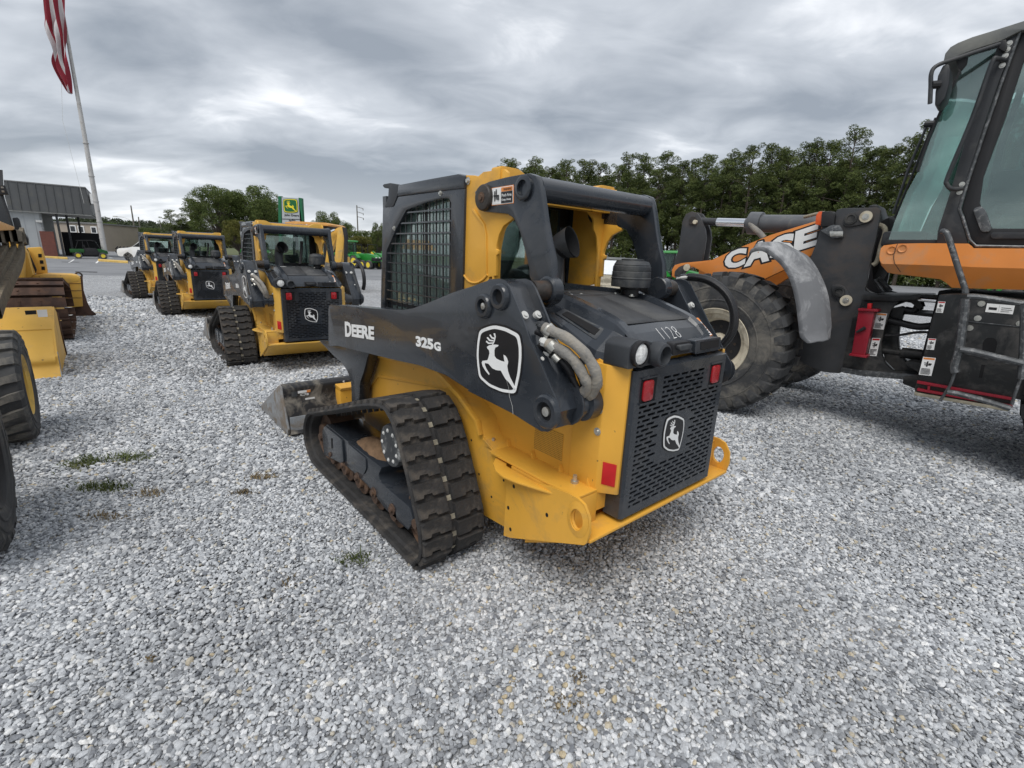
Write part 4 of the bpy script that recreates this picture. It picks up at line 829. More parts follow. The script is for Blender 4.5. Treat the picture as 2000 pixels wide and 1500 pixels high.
    roof = F1.xz('F', [(426, 200), (432, 128), (620, 92), (800, 60), (834, 72), (836, 152), (795, 156)], YC)
    beak = F1.xz('F', [(338, 134), (345, 124), (384, 117), (432, 128), (428, 195), (404, 256), (395, 262), (352, 264), (372, 200), (375, 150), (350, 148)], YC)
    rf = MB().xz(roof, -YC-.006, YC+.006, .012).build('cab_roof', M['dark'], r)
    for s in (1, -1):
        sf = MB().xz(side_poly, YC*s, (YC-.035)*s, .005).build('cab_side_frame', M['dark'], r)
        MB().xz(fillet(beak, .006, 2), (YC+.004)*s, (YC-.05)*s, .003).build('roof_bracket', M['darkflat'], r)
        xs = [p[0] for p in opening]; zs = [p[1] for p in opening]
        x = min(xs)+.035; gs_ = 1 if s > 0 else 2.2
        while x < max(xs)-.01:
            for z0, z1 in inside_spans(opening, x): MB().box(x-.0045, x+.0045, (YC-.016)*s, (YC-.022)*s, z0-.004, z1+.004).build('guard_bar', M['black'], sf, smooth=0)
            x += .078*gs_
        z = min(zs)+.03
        while z < max(zs)-.01:
            for x0, x1 in inside_spans(opening, z, 1): MB().box(x0-.004, x1+.004, (YC-.009)*s, (YC-.0155)*s, z-.0045, z+.0045).build('guard_bar', M['dark'], sf, smooth=0)
            z += .066*gs_
        gl = [(.42, 1.10), (.42, 1.97), (1.28, 2.0), (1.42, 1.45), (1.45, 1.10)]
        MB().xz(gl, (YC-.055)*s, (YC-.059)*s).build('side_window', M['glassside'], r, smooth=0)
        MB().box(.86, .885, (YC-.052)*s, (YC-.064)*s, 1.1, 1.99).build('window_divider', M['black'], r)
        MB().box(.42, 1.45, (YC-.050)*s, (YC-.062)*s, 1.235, 1.26).build('window_sill', M['black'], r)
        for q in ((690, 180), (408, 393)): b = F1.on(q, 'Y', YC, 'F'); bolt(sf, b.x, YC*s, b.z, .009, 'Y', s)
    # yellow rear posts and header of the roll-over frame
    po = F1.xz('B', [(20, 935), (28, 600), (35, 150), (36, 82), (98, 84), (125, 92), (165, 58), (318, 38), (338, 60), (344, 120), (352, 370), (382, 388), (378, 408), (350, 425), (310, 455), (278, 520), (262, 590), (258, 625), (274, 632), (272, 662), (258, 668), (256, 820), (205, 830), (200, 890)], .445)
    for s in (1, -1):
        p = MB().xz(po, .445*s, .425*s, .004).build('rear_post', M['yellow'], r)
        rib = F1.xz('B', [(75, 335), (95, 330), (170, 440), (185, 520), (188, 820), (176, 820), (172, 530), (160, 455)], .452)
        MB().xz(rib, .452*s, .445*s, .003).build('post_fold', M['yellow'], p)
        bolt(p, F1.on((55, 125), 'Y', .445, 'B').x, .446*s, F1.on((55, 125), 'Y', .445, 'B').z, .012, 'Y', s)
        x0 = F1.on((340, 90), 'Y', .445, 'B').x
        MB().yz(fillet([(.444*s, 2.03), (.444*s, 1.43), (.40*s, 1.43), (.395*s, 1.66), (.37*s, 1.76), (.335*s, 1.80), (.33*s, 1.86), (.25*s, 1.905), (.20*s, 1.92), (.20*s, 2.03)], .02, 4), .10, .115, .003).build('corner_gusset', M['yellow'], p)
        MB().yz(fillet([(.25*s, 1.90), (.25*s, 2.02), (.33*s, 2.056), (.455*s, 2.056), (.455*s, 1.90)], .02, 3), .058, .132, .008).build('header_end', M['yellow'], p)
        lp = [F1.on(q, 'Y', .448, 'B') for q in ((22, 815), (60, 860), (110, 872), (160, 850), (195, 812))]
        MB().tube(catmull(lp if s > 0 else [Vector((q.x, -q.y, q.z)) for q in lp], 4), .006, 8).build('raised_bead', M['yellow'], p)
    MB().box(.06, .13, -.30, .30, 1.90, 2.015, .012).build('rear_header', M['yellow'], r)
    MB().box(.14, .44, -.43, .43, 2.0, 2.03, .006).build('roof_extension', M['yellow'], r)
    # cab back wall round the rear window, floor, front
    Xr = .40
    mb = MB(); o = [(-.42, 1.39), (.42, 1.39), (.42, 2.0), (-.42, 2.0)]; i_ = fillet([(-.33, 1.47), (.33, 1.47), (.31, 1.92), (-.31, 1.92)], .05, 4)
    for a, b in (((-.42, 1.39, .42, 1.47)), ) if False else (): pass
    for y0, y1, z0, z1 in ((-.42, .42, 1.39, 1.475), (-.42, .42, 1.925, 2.0), (-.42, -.335, 1.475, 1.925), (.335, .42, 1.475, 1.925)): MB().box(Xr, Xr+.03, y0, y1, z0, z1, .006).build('rear_window_frame', M['black'], r)
    MB().box(Xr+.012, Xr+.016, -.336, .336, 1.474, 1.926).build('rear_window', M['glass'], r, smooth=0)
    MB().box(1.43, 1.445, -.40, .40, 1.05, 1.98).build('front_window', M['glass'], r, smooth=0)
    for s in (1, -1): MB().box(1.40, 1.455, .37*s, .425*s, .9, 2.0).build('front_pillar', M['dark'], r)
    MB().box(.42, 1.42, -.42, .42, .93, .96).build('cab_floor', M['black'], r)
    st_ = MB().box(.55, .95, -.20, .20, 1.00, 1.12, .04).build('seat', M['black'], r)
    MB().prism([(.53, -.19, 1.10), (.49, -.19, 1.58), (.58, -.19, 1.60), (.64, -.19, 1.12)], (0, .38, 0), .03).build('seat_back', M['black'], st_)
    for s in (1, -1): MB().box(.75, 1.15, .27*s, .34*s, .98, 1.12, .02).build('control_console', M['black'], r); MB().tube([(1.10, .30*s, 1.10), (1.12, .30*s, 1.30)], [.012, .022], 10).build('joystick', M['black'], r)
    # things seen behind the cross tube: work lamp and washer pipe
    MB().tube([(.12, -.10, 1.46), (.16, -.13, 1.55), (.2, -.16, 1.68), (.2, -.17, 1.80)], .02, 10).build('air_duct', M['black'], r)
    # ---- coupler and bucket
    T_, H_, O_ = F1.on((350, 515), 'Y', .97, 'Q'), F1.on((470, 1285), 'Y', .97, 'Q'), F1.on((110, 1000), 'Y', .97, 'Q')
    H_.z = max(H_.z, .012); Ox = max(O_.x, H_.x+.55)
    t0, t1 = (T_.x, T_.z), (H_.x, H_.z)
    back = [Vector((T_.x+.05, T_.z)), Vector((T_.x+.0, T_.z-.02)), Vector((T_.x-.02, T_.z-.12)), Vector(((T_.x+H_.x)/2, (T_.z+H_.z)/2)), Vector((H_.x, H_.z+.06)), Vector((H_.x+.05, H_.z)), Vector((Ox, H_.z))]
    cv = catmull(back, 4); outl = [tuple(p) for p in cv]; inn = [(p.x+.012, p.y+.010) for p in cv][::-1]
    bk = MB().xz(outl+inn, -.97, .97).build('bucket', M['blackbucket'], r, smooth=30)
    for s in (1, -1):
        side_ = [(T_.x, T_.z), (T_.x+.06, T_.z), (Ox, H_.z+.03), (Ox, H_.z-.004), (H_.x+.04, H_.z-.004), (H_.x-.004, H_.z+.06), (T_.x-.024, T_.z-.12)]
        MB().xz(side_, .97*s, .985*s, .003).build('bucket_side', M['greyscuff'], bk)
    MB().box(H_.x-.012, H_.x+.0, .50, .965, H_.z+.04, H_.z+.17, .005).build('wear_plate', M['greyscuff'], bk)
    yy = [F1.on(q, 'X', T_.x-.02, 'Q').y for q in ((860, 700), (1010, 600))]
    MB().prism([(T_.x-.04, .0, T_.z-.01), (T_.x-.04, .0, .1), (T_.x+.02, .0, .1), (T_.x+.02, 0, T_.z-.01)], (0, .012, 0)).build('bucket_rib', M['blackbucket'], bk)
    MB().box(T_.x-.16, T_.x-.03, -.52, .52, .12, .36, .01).build('coupler', M['yellow'], r)
    MB().prism([(T_.x-.16, -.52, .36), (T_.x-.05, -.52, .36), (T_.x-.03, -.52, .40), (T_.x-.18, -.52, .39)], (0, 1.04, 0), .004).build('coupler_lip', M['yellow'], r)
    def bkp(u, v, lift=.006): q = F1.on((u, v), 'X', T_.x-.024, 'Q'); return Vector((T_.x-.024-lift, q.y, q.z))
    if True:
        def strip(c, m, nm, lf=.004): 
            MB().prism([bkp(*q, lift=lf) for q in c], (-.0012, 0, 0)).build(nm, M[m], bk, smooth=0)
        strip([(553, 572), (722, 548), (722, 580), (556, 604)], 'white', 'parts_decal'); strip([(672, 556), (722, 549), (722, 580), (675, 587)], 'orangep', 'parts_decal', .006)
        strip([(652, 664), (778, 646), (796, 752), (664, 775)], 'white', 'paper_label'); strip([(470, 582), (545, 574), (548, 640), (474, 652)], 'darkflat', 'brand_decal')
        P0 = bkp(588, 636, .007); U = bkp(700, 622, .007)-P0; V = bkp(586, 606, .007)-P0; lettering('C78', P0, U, V, M['white'], bk, .02, lift=.001)
    return r
M['rust_dark'] = mat('rusted_pin', (.040, .034, .030), .5, var=.3, vscale=15, dirt=(.075, .045, .03), dirt_amt=.36, dirt_scale=9, bump=.3)
M['blackbucket'] = mat('scraped_black_steel', (.020, .020, .022), .38, var=.2, vscale=6, dirt=(.20, .18, .15), dirt_amt=.38, dirt_scale=6, fine=((.55, .55, .55), 16, .70), bump=.1, bscale=20)
skid = build_skid('nearest and largest charcoal and yellow track loader, number 1128 chalked on its hood')
# ---------------------------------------------------------------- more track loaders down the row
def place_copy(src, label, frame, swap=None, drop=('chalk_number',)):
    c = copy_tree(src); frame.place(c); c['label'] = label
    def walk(o):
        for ch in list(o.children):
            if ch.name.split('.')[0] in drop: bpy.data.objects.remove(ch); continue
            if swap:
                for sl in ch.material_slots:
                    for a, b in swap.items():
                        if sl.material == a: sl.link = 'OBJECT'; sl.material = b
            walk(ch)
    walk(c); return c
pale = {M['yellow']: M['yellow2']}
place_copy(skid, 'second track loader along the row, its slotted rear grille facing the viewer', Frame(-3.262, 7.214, 37.9, -.082), pale)
place_copy(skid, 'third track loader along the row, partly hidden behind the second one', Frame(-7.846, 12.298, 40.1, -.145), pale)
place_copy(skid, 'farthest track loader of the row, behind the third one and beside the white car', Frame(-11.28, 15.78, 44.5, -.145), pale)

# ---------------------------------------------------------------- wheels with blocky tread
def make_wheel(parent, c, R, w, rim, s=1, n=24, rimmat='cream', lug='block', name='wheel', seg=56):
    """axis along local Y; s=+1: outer face towards +Y"""
    x, y, z = c; hw = w/2
    root = bpy.data.objects.new(name, None); COL.objects.link(root); root.parent = parent; root.location = (x, y, z); root.empty_display_size = .1
    t = R*.942
    prof = [(rim, -hw*.80), (rim*1.10, -hw*.94), (rim*1.25, -hw*1.0), (R*.80, -hw*1.02), (R*.90, -hw*.98), (t, -hw*.90), (t, -hw*.45), (t, 0), (t, hw*.45), (t, hw*.90), (R*.90, hw*.98), (R*.80, hw*1.02), (rim*1.25, hw*1.0), (rim*1.10, hw*.94), (rim, hw*.80)]
    prof.append(prof[0])
    ty = MB().lathe(prof, (0, 0, 0), 'Y', seg).build('tyre', M['tyre'], root, smooth=45, weld=True)
    for rr in (rim*1.32, R*.78):
        for q in (1, -1): MB().lathe([(rr, hw*1.0*q), (rr+.006, hw*1.035*q), (rr+.014, hw*1.035*q), (rr+.02, hw*1.0*q)], (0, 0, 0), 'Y', 48, cap=False).build('sidewall_ring', M['tyre'], ty)
    mb = MB(); da = 2*PI/n
    def P(a, y_, r): return (r*math.cos(a), y_, r*math.sin(a))
    if lug == 'block':
        for q in (1, -1):
            mb = MB(); secs = [(.06*hw, R, .26, .0), (.45*hw, R, .27, .08), (.86*hw, R*.992, .30, .16), (1.0*hw, R*.955, .28, .20), (1.03*hw, R*.87, .20, .24)]
            rings = []
            for yy, r, wd, sk in secs:
                a0, a1 = (-wd+sk)*da, (wd+sk)*da; ri = t-.01 if r > t else r-.03
                rings.append([P(a0, yy*q, r), P(a1, yy*q, r), P(a1+.04*da, yy*q*.985, ri-.01), P(a0-.04*da, yy*q*.985, ri-.01)])
            mb.grid(rings, close=True); mb.bm.faces.new([mb.bm.verts.new(p) for p in rings[0]]); mb.bm.faces.new([mb.bm.verts.new(p) for p in rings[-1]])
            bmesh.ops.recalc_face_normals(mb.bm, faces=mb.bm.faces)
            o = mb.build('tread_lug', M['tyre'], ty, weld=True, smooth=25); me = o.data; o.rotation_euler = (0, 0 if q > 0 else da*.5, 0)
            for i in range(1, n):
                d = bpy.data.objects.new('tread_lug', me); COL.objects.link(d); d.parent = ty; d.rotation_euler = (0, (i+(0 if q > 0 else .5))*da, 0)
    else:       # long curved bars across the tread
        for q in (1, -1):
            secs = [(-.08*hw, R, .16, .0), (.25*hw, R, .17, .30), (.6*hw, R, .19, .52), (.92*hw, R*.985, .22, .62), (1.02*hw, R*.90, .20, .66)]
            rings = []
            for yy, r, wd, sk in secs:
                a0, a1 = (-wd-sk)*da, (wd-sk)*da; ri = t-.012 if r > t else r-.035
                rings.append([P(a0, yy*q, r), P(a1, yy*q, r), P(a1+.05*da, yy*q*.985, ri), P(a0-.05*da, yy*q*.985, ri)])
            mb = MB(); mb.grid(rings, close=True); mb.bm.faces.new([mb.bm.verts.new(p) for p in rings[0]]); mb.bm.faces.new([mb.bm.verts.new(p) for p in rings[-1]])
            bmesh.ops.recalc_face_normals(mb.bm, faces=mb.bm.faces)
            o = mb.build('tread_lug', M['tyre'], ty, weld=True, smooth=30); me = o.data; o.rotation_euler = (0, 0 if q > 0 else da*.5, 0)
            for i in range(1, n):
                d = bpy.data.objects.new('tread_lug', me); COL.objects.link(d); d.parent = ty; d.rotation_euler = (0, (i+(0 if q > 0 else .5))*da, 0)
    q = s
    rm = MB().lathe([(rim*.30, hw*.30*q), (rim*.34, hw*.22*q), (rim*.62, hw*.20*q), (rim*.70, hw*.30*q), (rim*.78, hw*.62*q), (rim*.92, hw*.70*q), (rim*.94, hw*.86*q), (rim*1.02, hw*.90*q), (rim*1.08, hw*.97*q), (rim*1.10, hw*.92*q), (rim*1.0, hw*.80*q)], (0, 0, 0), 'Y', 48, cap=False).build('rim', M[rimmat], root, smooth=40)
    MB().lathe([(rim*.30, hw*.2*q), (rim*.28, hw*.5*q), (rim*.20, hw*.56*q), (0, hw*.58*q)], (0, 0, 0), 'Y', 28).build('hub', M[rimmat], rm)
    MB().lathe([(rim*1.0, -hw*.80*q), (rim*.9, -hw*.5*q), (rim*.8, hw*.3*q), (0, hw*.3*q)], (0, 0, 0), 'Y', 28).build('rim_back', M['black'], rm)
    for k in range(12): bolt(rm, rim*.5*math.cos(k*PI/6), hw*.21*q, rim*.5*math.sin(k*PI/6), .018, 'Y', q, m='rust_dark' if rimmat == 'cream' else 'bolt', h=.03)
    return root

# ---------------------------------------------------------------- big orange and black wheel loader on the right
_c = gpt(1370, 801); _f = Frame(0, 0, 44); _o = _c - _f.ly*1.27
FC = Frame(_o.x, _o.y, 44, _c.z)
wl = thing('wheel_loader', 'big orange and black wheel loader with grey fender and tall glazed cab', 'wheel loader', FC)
def X(view, pts, Y): return FC.xz(view, pts, Y)
make_wheel(wl, (0, .995, .79), .79, .52, .36, 1, 26)
make_wheel(wl, (0, -.995, .79), .79, .52, .36, -1, 26)
make_wheel(wl, (-3.25, .995, .79), .79, .52, .36, 1, 26)
make_wheel(wl, (-3.25, -.995, .79), .79, .52, .36, -1, 26)
MB().lathe([(.24, -.72), (.24, -.45), (.19, -.40), (.19, .40), (.24, .45), (.24, .72)], (0, 0, .79), 'Y', 24).build('front_axle', M['creamdull'], wl)
# loader tower
tp = X('G', [(1148, 96), (1200, 90), (1415, 85), (1434, 105), (1420, 190), (1400, 300), (1365, 430), (1345, 560), (1325, 640), (1560, 710), (1245, 825), (1225, 960), (1200, 1140), (1162, 1192), (1040, 1180), (930, 1130), (845, 1075), (830, 1040), (845, 960), (870, 800), (880, 640), (900, 520), (965, 415), (1000, 330), (1030, 230), (1110, 140)], .55)
for s in (1, -1): MB().xz(fillet(tp, .02, 2), .55*s, .50*s, .008).build('tower_plate', M['dark2'], wl)
for poly, nm in (([(1182, 195), (1186, 150), (1225, 118), (1345, 100), (1388, 120), (1382, 170), (1340, 190), (1225, 215), (1195, 210)], 'pin_cover'), ([(1105, 620), (1112, 600), (1150, 598), (1192, 612), (1240, 690), (1242, 720), (1200, 742), (1170, 725), (1110, 665)], 'pin_cover')):
    MB().xz(fillet(X('G', poly, .57), .03, 3), .57, .55, .005).build(nm, M['dark2'], wl)
for (u, v) in ((1234, 160), (1153, 648)):
    h = FC.on((u, v), 'Y', .58, 'G'); MB().lathe([(.055, .57), (.055, .585), (.035, .587), (.03, .578), (0, .578)], (h.x, 0, h.z), 'Y', 24).build('tower_pin', M['blackmetal'], wl)
for (u, v) in ((1333, 147), (1201, 705)):
    h = FC.on((u, v), 'Y', .58, 'G'); p = MB().lathe([(.055, .57), (.055, .583), (0, .583)], (h.x, 0, h.z), 'Y', 24).build('washer', M['cream'], wl); bolt(p, h.x, .583, h.z, .018, 'Y', 1)
# boom
bo = X('G', [(42, 545), (42, 500), (60, 470), (105, 456), (220, 445), (310, 435), (430, 378), (700, 268), (1000, 176), (1045, 200), (1060, 330), (962, 412), (860, 468), (650, 566), (600, 600), (520, 640), (400, 590), (280, 530), (180, 480), (140, 500), (120, 525), (62, 556)], .42)
for s in (1, -1): MB().xz(bo, .42*s, .36*s, .006).build('boom_arm', M['orange'], wl)
h = FC.on((600, 600), 'Y', 0, 'G'); MB().tube([(FC.on((470, 520), 'Y', .42, 'G').x, -.36, FC.on((470, 520), 'Y', .42, 'G').z), (FC.on((470, 520), 'Y', .42, 'G').x, .36, FC.on((470, 520), 'Y', .42, 'G').z)], .11, 20).build('boom_cross_tube', M['orange'], wl)
pc = X('G', [(58, 545), (60, 510), (90, 480), (140, 462), (165, 475), (160, 500), (130, 520), (110, 540), (80, 548)], .44)
MB().xz(fillet(pc, .02, 3), .44, .42, .004).build('pin_cover', M['dark2'], wl)
for (u, v, m) in ((140, 486, 'cream'), (92, 518, 'blackmetal')): h = FC.on((u, v), 'Y', .45, 'G'); MB().lathe([(.045, .44), (.045, .452), (.02, .454), (0, .454)], (h.x, 0, h.z), 'Y', 20).build('washer', M[m], wl)
for ch_, q_ in (('C', ((386, 503), (526, 472), (402, 382))), ('A', ((520, 484), (690, 440), (548, 336))), ('S', ((690, 436), (846, 394), (708, 292))), ('E', ((850, 384), (1004, 336), (866, 246)))):
    P0, P1, P2 = [FC.on(q, 'Y', .4208, 'G') for q in q_]
    for g, m, lf in ((.06, 'blackp', .001), (.0, 'white', .003)):
        lettering(ch_, P0, P1-P0, P2-P0, M[m], wl, .055, lift=lf, grow=g)
# bell crank, tilt cylinder
bc = [(172, 112), (135, 128), (112, 175), (100, 260), (88, 350), (58, 455), (70, 475), (240, 455), (258, 360), (268, 290), (262, 235), (235, 160), (208, 122)]
for Yp in (.10, -.06): MB().xz(X('G', bc, .10), Yp, Yp-.04, .006).build('bell_crank', M['dark2'], wl)
h = FC.on((178, 172), 'Y', .12, 'G'); MB().lathe([(.05, .10), (.05, .125), (0, .125)], (h.x, 0, h.z), 'Y', 20).build('crank_pin', M['rust_dark'], wl)
h2 = FC.on((192, 182), 'Y', .14, 'G'); MB().lathe([(.028, .10), (.028, .135), (0, .135)], (h2.x, 0, h2.z), 'Y', 16).build('washer', M['cream'], wl)
def cp(u, v, Y=.02, view='G'): return FC.on((u, v), 'Y', Y, view)
cy = MB().tube([cp(210, 175), cp(350, 182)], .045, 16).build('rod_clevis', M['dark2'], wl)
MB().tube([cp(345, 182), cp(540, 188)], .050, 18).build('piston_rod', M['chrome'], cy)
MB().tube([cp(535, 188), cp(560, 190), cp(562, 190), cp(640, 193), cp(642, 193), cp(1010, 200)], [.062, .062, .135, .135, .105, .105], 24).build('tilt_cylinder', M['cylgrey'], cy)
MB().tube(catmull([cp(560, 190, .12), cp(590, 225, .14), cp(625, 255, .14), cp(655, 290, .14)], 4), .035, 12).build('cylinder_port_hose', M['hose'], cy)
MB().tube([cp(920, 150, .3), cp(1000, 130, .3), cp(1060, 120, .3)], .018, 8).build('hydraulic_pipe', M['creamdull'], wl)
MB().tube(catmull([cp(1380, 470, .5), cp(1410, 440, .5), cp(1435, 340, .5), (cp(1462, 250, .5)), cp(1450, 215, .5), cp(1415, 200, .5)], 5), .022, 10).build('hydraulic_pipe', M['creamdull'], wl)
MB().tube(catmull([cp(1325, 400, .48), cp(1318, 520, .48), cp(1325, 600, .48), cp(1350, 640, .48), cp(1400, 665, .48)], 5), .010, 8).build('hydraulic_pipe', M['rail'], wl)
# front lamp on its bracket
MB().prism([cp(u, v, .58) for u, v in ((1000, 140), (1020, 112), (1050, 112), (1040, 205), (995, 200))], Vector((0, -.16, 0)), .008).build('turn_signal', M['orangelens'], wl)
MB().prism([cp(u, v, .60) for u, v in ((1040, 112), (1110, 112), (1128, 135), (1120, 210), (1030, 215))], Vector((0, -.14, 0)), .01).build('front_lamp', M['black'], wl)
MB().prism([cp(u, v, .60) for u, v in ((1032, 240), (1110, 200), (1160, 205), (1185, 250), (1180, 285), (1110, 290))], Vector((0, -.03, 0)), .004).build('lamp_bracket', M['rail'], wl)
MB().prism([cp(u, v, .605) for u, v in ((1090, 245), (1180, 245), (1180, 278), (1095, 280))], Vector((0, -.05, 0)), .004).build('lamp_clamp', M['bolt'], wl)
# fender: a curved band over the tyre
fo = [(566, 376), (606, 358), (660, 356), (725, 396), (796, 462), (852, 560), (890, 700), (912, 860), (925, 945), (972, 990)]
fi = [(640, 342), (720, 346), (805, 354), (885, 386), (960, 432), (1030, 545), (1078, 680), (1097, 850), (1094, 905), (1085, 960)]
A = [FC.on(q, 'Y', 1.22, 'G') for q in fo]; B = [FC.on(q, 'Y', .86, 'G') for q in fi]
A, B = catmull(A, 4), catmull(B, 4); rows = []
for a, b in zip(A, B):
    ctr = Vector((0, 0, .79)); row = []
    for k, (t, o) in enumerate(((0, -.035), (.0, 0), (.06, .008), (.26, .010), (.32, .045), (.60, .048), (.66, .012), (.94, .010), (1, 0), (1, -.035))):
        p = a.lerp(b, t); d = (p-Vector((0, p.y, .79))).normalized(); row.append(p+d*o)
    rows.append(row)
mb = MB(); mb.grid(rows); fd = mb.build('fender', M['fender'], wl, smooth=50)
fd.modifiers.new('thick', 'SOLIDIFY').thickness = .012
# front half of the frame, with the red tank
fp = X('H', [(318, 178), (870, 190), (880, 225), (640, 240), (320, 232)], .62)
MB().xz(fp, .62, -.62, .006).build('frame_rail', M['blackmetal'], wl)
pn = X('H', [(318, 235), (660, 250), (600, 330), (545, 480), (505, 640), (510, 760), (545, 850), (610, 915), (760, 960), (868, 965), (850, 1000), (620, 985), (300, 950), (120, 925), (150, 750), (230, 400), (290, 315)], .56)
MB().xz(pn, .56, .50, .004).build('front_frame_plate', M['blackmetal'], wl)
kp = X('H', [(560, 320), (700, 290), (740, 310), (712, 385), (680, 480), (664, 600), (672, 720), (715, 800), (760, 860), (850, 900), (860, 960), (640, 915), (545, 820), (500, 680), (520, 480)], .42)
MB().xz(kp, .42, .30, .006).build('joint_plate', M['blackmetal'], wl)
MB().xz(X('H', [(120, 890), (300, 915), (870, 965), (890, 1000), (800, 1015), (300, 970), (110, 935)], .60), .60, -.60, .006).build('frame_flange', M['rail'], wl)
MB().xz(X('H', [(740, 840), (800, 830), (905, 845), (905, 1000), (840, 1100), (710, 1045), (725, 980), (870, 960), (860, 930), (770, 880)], .62), .62, -.3, .008).build('lower_joint', M['blackmetal'], wl)
MB().xz(X('H', [(640, 195), (860, 175), (1075, 185), (1070, 240), (900, 235), (890, 330), (800, 260), (660, 235)], .45), .45, .25, .006).build('upper_joint', M['blackmetal'], wl)
MB().xz(X('H', [(560, 340), (760, 345), (1040, 365), (1030, 400), (760, 372), (570, 370)], .35), .35, -.2, .004).build('hose_guard', M['blackmetal'], wl)
def ch(u, v, Y=.5): return FC.on((u, v), 'Y', Y, 'H')
MB().tube([ch(870, 222, .5), ch(1070, 238, .5)], .022, 14).build('steering_rod', M['chrome'], wl)
MB().tube([ch(510, 722, .4), ch(700, 745, .4), ch(705, 745, .4), ch(760, 750, .4), ch(915, 770, .4)], [.035, .035, .055, .055, .055], 16).build('steering_cylinder', M['blackmetal'], wl)
MB().tube(catmull([ch(560, 422, .45), ch(700, 455, .45), ch(860, 490, .45), ch(1010, 480, .45)], 5), .034, 12).build('hydraulic_hose', M['hoseblack'], wl)
MB().tube(catmull([ch(540, 575, .48), ch(660, 575, .48), ch(850, 545, .48), ch(990, 545, .48)], 5), .013, 10).build('hydraulic_hose', M['hoseblack'], wl)
MB().tube(catmull([ch(740, 320, .40), ch(830, 330, .40), ch(880, 260, .42), ch(900, 300, .42)], 5), .03, 12).build('hydraulic_hose', M['hoseblack'], wl)
for w_ in ((440, 40, 530, 150), (480, 20, 600, 140), (330, 0, 350, 150)):
    MB().tube([ch(w_[0], w_[1]-10, .3), ch(w_[2], w_[3], .3)], .02, 8).build('frame_strut', M['rail'], wl)
ta = [(285, 325), (445, 335), (345, 785), (212, 765)]
tk = MB().xz(fillet(X('H', ta, .72), .01, 2), .72, .60, .03).build('red_tank', M['redbox'], wl, smooth=50)
MB().xz(X('H', [(278, 312), (470, 322), (476, 345), (280, 335)], .74), .74, .58, .004).build('tank_flange', M['redbox'], tk)
MB().xz(X('H', [(195, 752), (362, 775), (360, 798), (188, 772)], .74), .74, .58, .004).build('tank_flange', M['redbox'], tk)
MB().xz(X('H', [(372, 262), (412, 264), (406, 322), (366, 318)], .70), .70, .64, .004).build('tank_cap', M['redsticker'], tk)
MB().tube([ch(262, 545, .74), ch(350, 500, .74)], [.010, .018], 8).build('tank_handle', M['black'], tk)
def stick(v, quad, Y, rows_, cols=('white', 'redsticker', 'blackp', 'orangep')):
    p = [FC.on(q, 'Y', Y, v) for q in quad]; return sticker(p[0], p[1]-p[0], p[2]-p[0], wl, cols, rows_)
std = lambda top, sd: [(0, 0, 1, 1, 0), (.06, .87, .94, .97, top), (.25, .55, .75, .60, 2), (.4, .48, .52, .78, 2), (.55, .60, .8, .68, 2), (.2, .66, .42, .70, 2)]+tlines(.08, .9, .06, .40, 5, 2, sd)
stick('H', [(428, 510), (530, 520), (462, 353)], .566, std(3, 1)); stick('H', [(380, 774), (460, 778), (418, 600)], .566, std(1, 2))
# rear frame: side tank, steps, ladder
sp_ = X('H', [(1072, 178), (1200, 172), (1375, 172), (1900, 232), (2300, 275), (2300, 1290), (1790, 1192), (860, 1022), (905, 830), (985, 480), (1020, 360)], 1.10)
side = MB().xz(sp_, 1.10, .70, .008).build('side_tank', M['blackmetal'], wl)
MB().xz(fillet(X('H', [(1490, 730), (1500, 640), (1530, 598), (1610, 598), (1640, 640), (1625, 720), (1610, 755)], 1.10), .02, 3), 1.102, 1.1005).build('oval_opening', M['void'], side)
MB().xz(X('H', [(1485, 862), (1520, 865), (1490, 990), (1458, 985)], 1.10), 1.102, 1.1005).build('slot', M['void'], side)
MB().xz(X('H', [(1340, 432), (1920, 492), (1920, 500), (1340, 440)], 1.1), 1.106, 1.1).build('panel_seam', M['rail'], side)
for u, v in ((1485, 265), (1448, 408), (1370, 503), (1862, 460)): h = FC.on((u, v), 'Y', 1.1, 'H'); bolt(side, h.x, 1.1, h.z, .014, 'Y', 1, h=.014)
for q, rr in (([(1037, 352), (1108, 356), (1063, 243)], std(1, 3)), ([(944, 712), (1020, 718), (966, 603)], std(1, 4)), ([(872, 958), (995, 972), (915, 784)], std(3, 5)), ([(1520, 346), (1790, 370), (1540, 262)], [(0, 0, 1, 1, 0), (.47, .1, .475, .9, 2), (.1, .3, .4, .6, 2), (.55, .6, .9, .66, 2), (.55, .4, .95, .45, 2), (.55, .2, .85, .25, 2)])): stick('H', q, 1.104, rr)
for z0, m in (((1018, 1040), 'redbox'), ((1092, 1112), 'redbox')):
    MB().xz(X('H', [(858, z0[0]), (1790, z0[0]+168), (1786, z0[1]+172), (852, z0[1]+4)], 1.12), 1.12, 1.06, .003).build('step_rail', M[m], wl)
MB().xz(X('H', [(852, 1040), (1790, 1212), (1760, 1300), (830, 1142), (835, 1080)], 1.08), 1.08, .72, .006).build('step_box', M['rust_dark'], wl)
MB().xz(X('H', [(828, 1130), (1750, 1290), (1745, 1320), (826, 1160)], 1.12), 1.12, .70, .004).build('step_plate', M['creamdull'], wl)
MB().xz(X('H', [(960, 1068), (985, 1072), (975, 1120), (955, 1116)], 1.12), 1.12, 1.08).build('step_post', M['redbox'], wl)
def flat(pts, Y, w, th, nm, m, view='H'):
    P_ = [FC.on(q, 'Y', Y, view) for q in pts]; P_ = catmull(P_, 4) if len(P_) > 2 else P_
    return MB().tube(P_, w, 8, sx=1).build(nm, M[m], wl, smooth=40)
flat([(1330, 218), (1310, 400), (1270, 700), (1225, 880), (1232, 938)], 1.27, .030, .01, 'ladder_rail', 'rail')
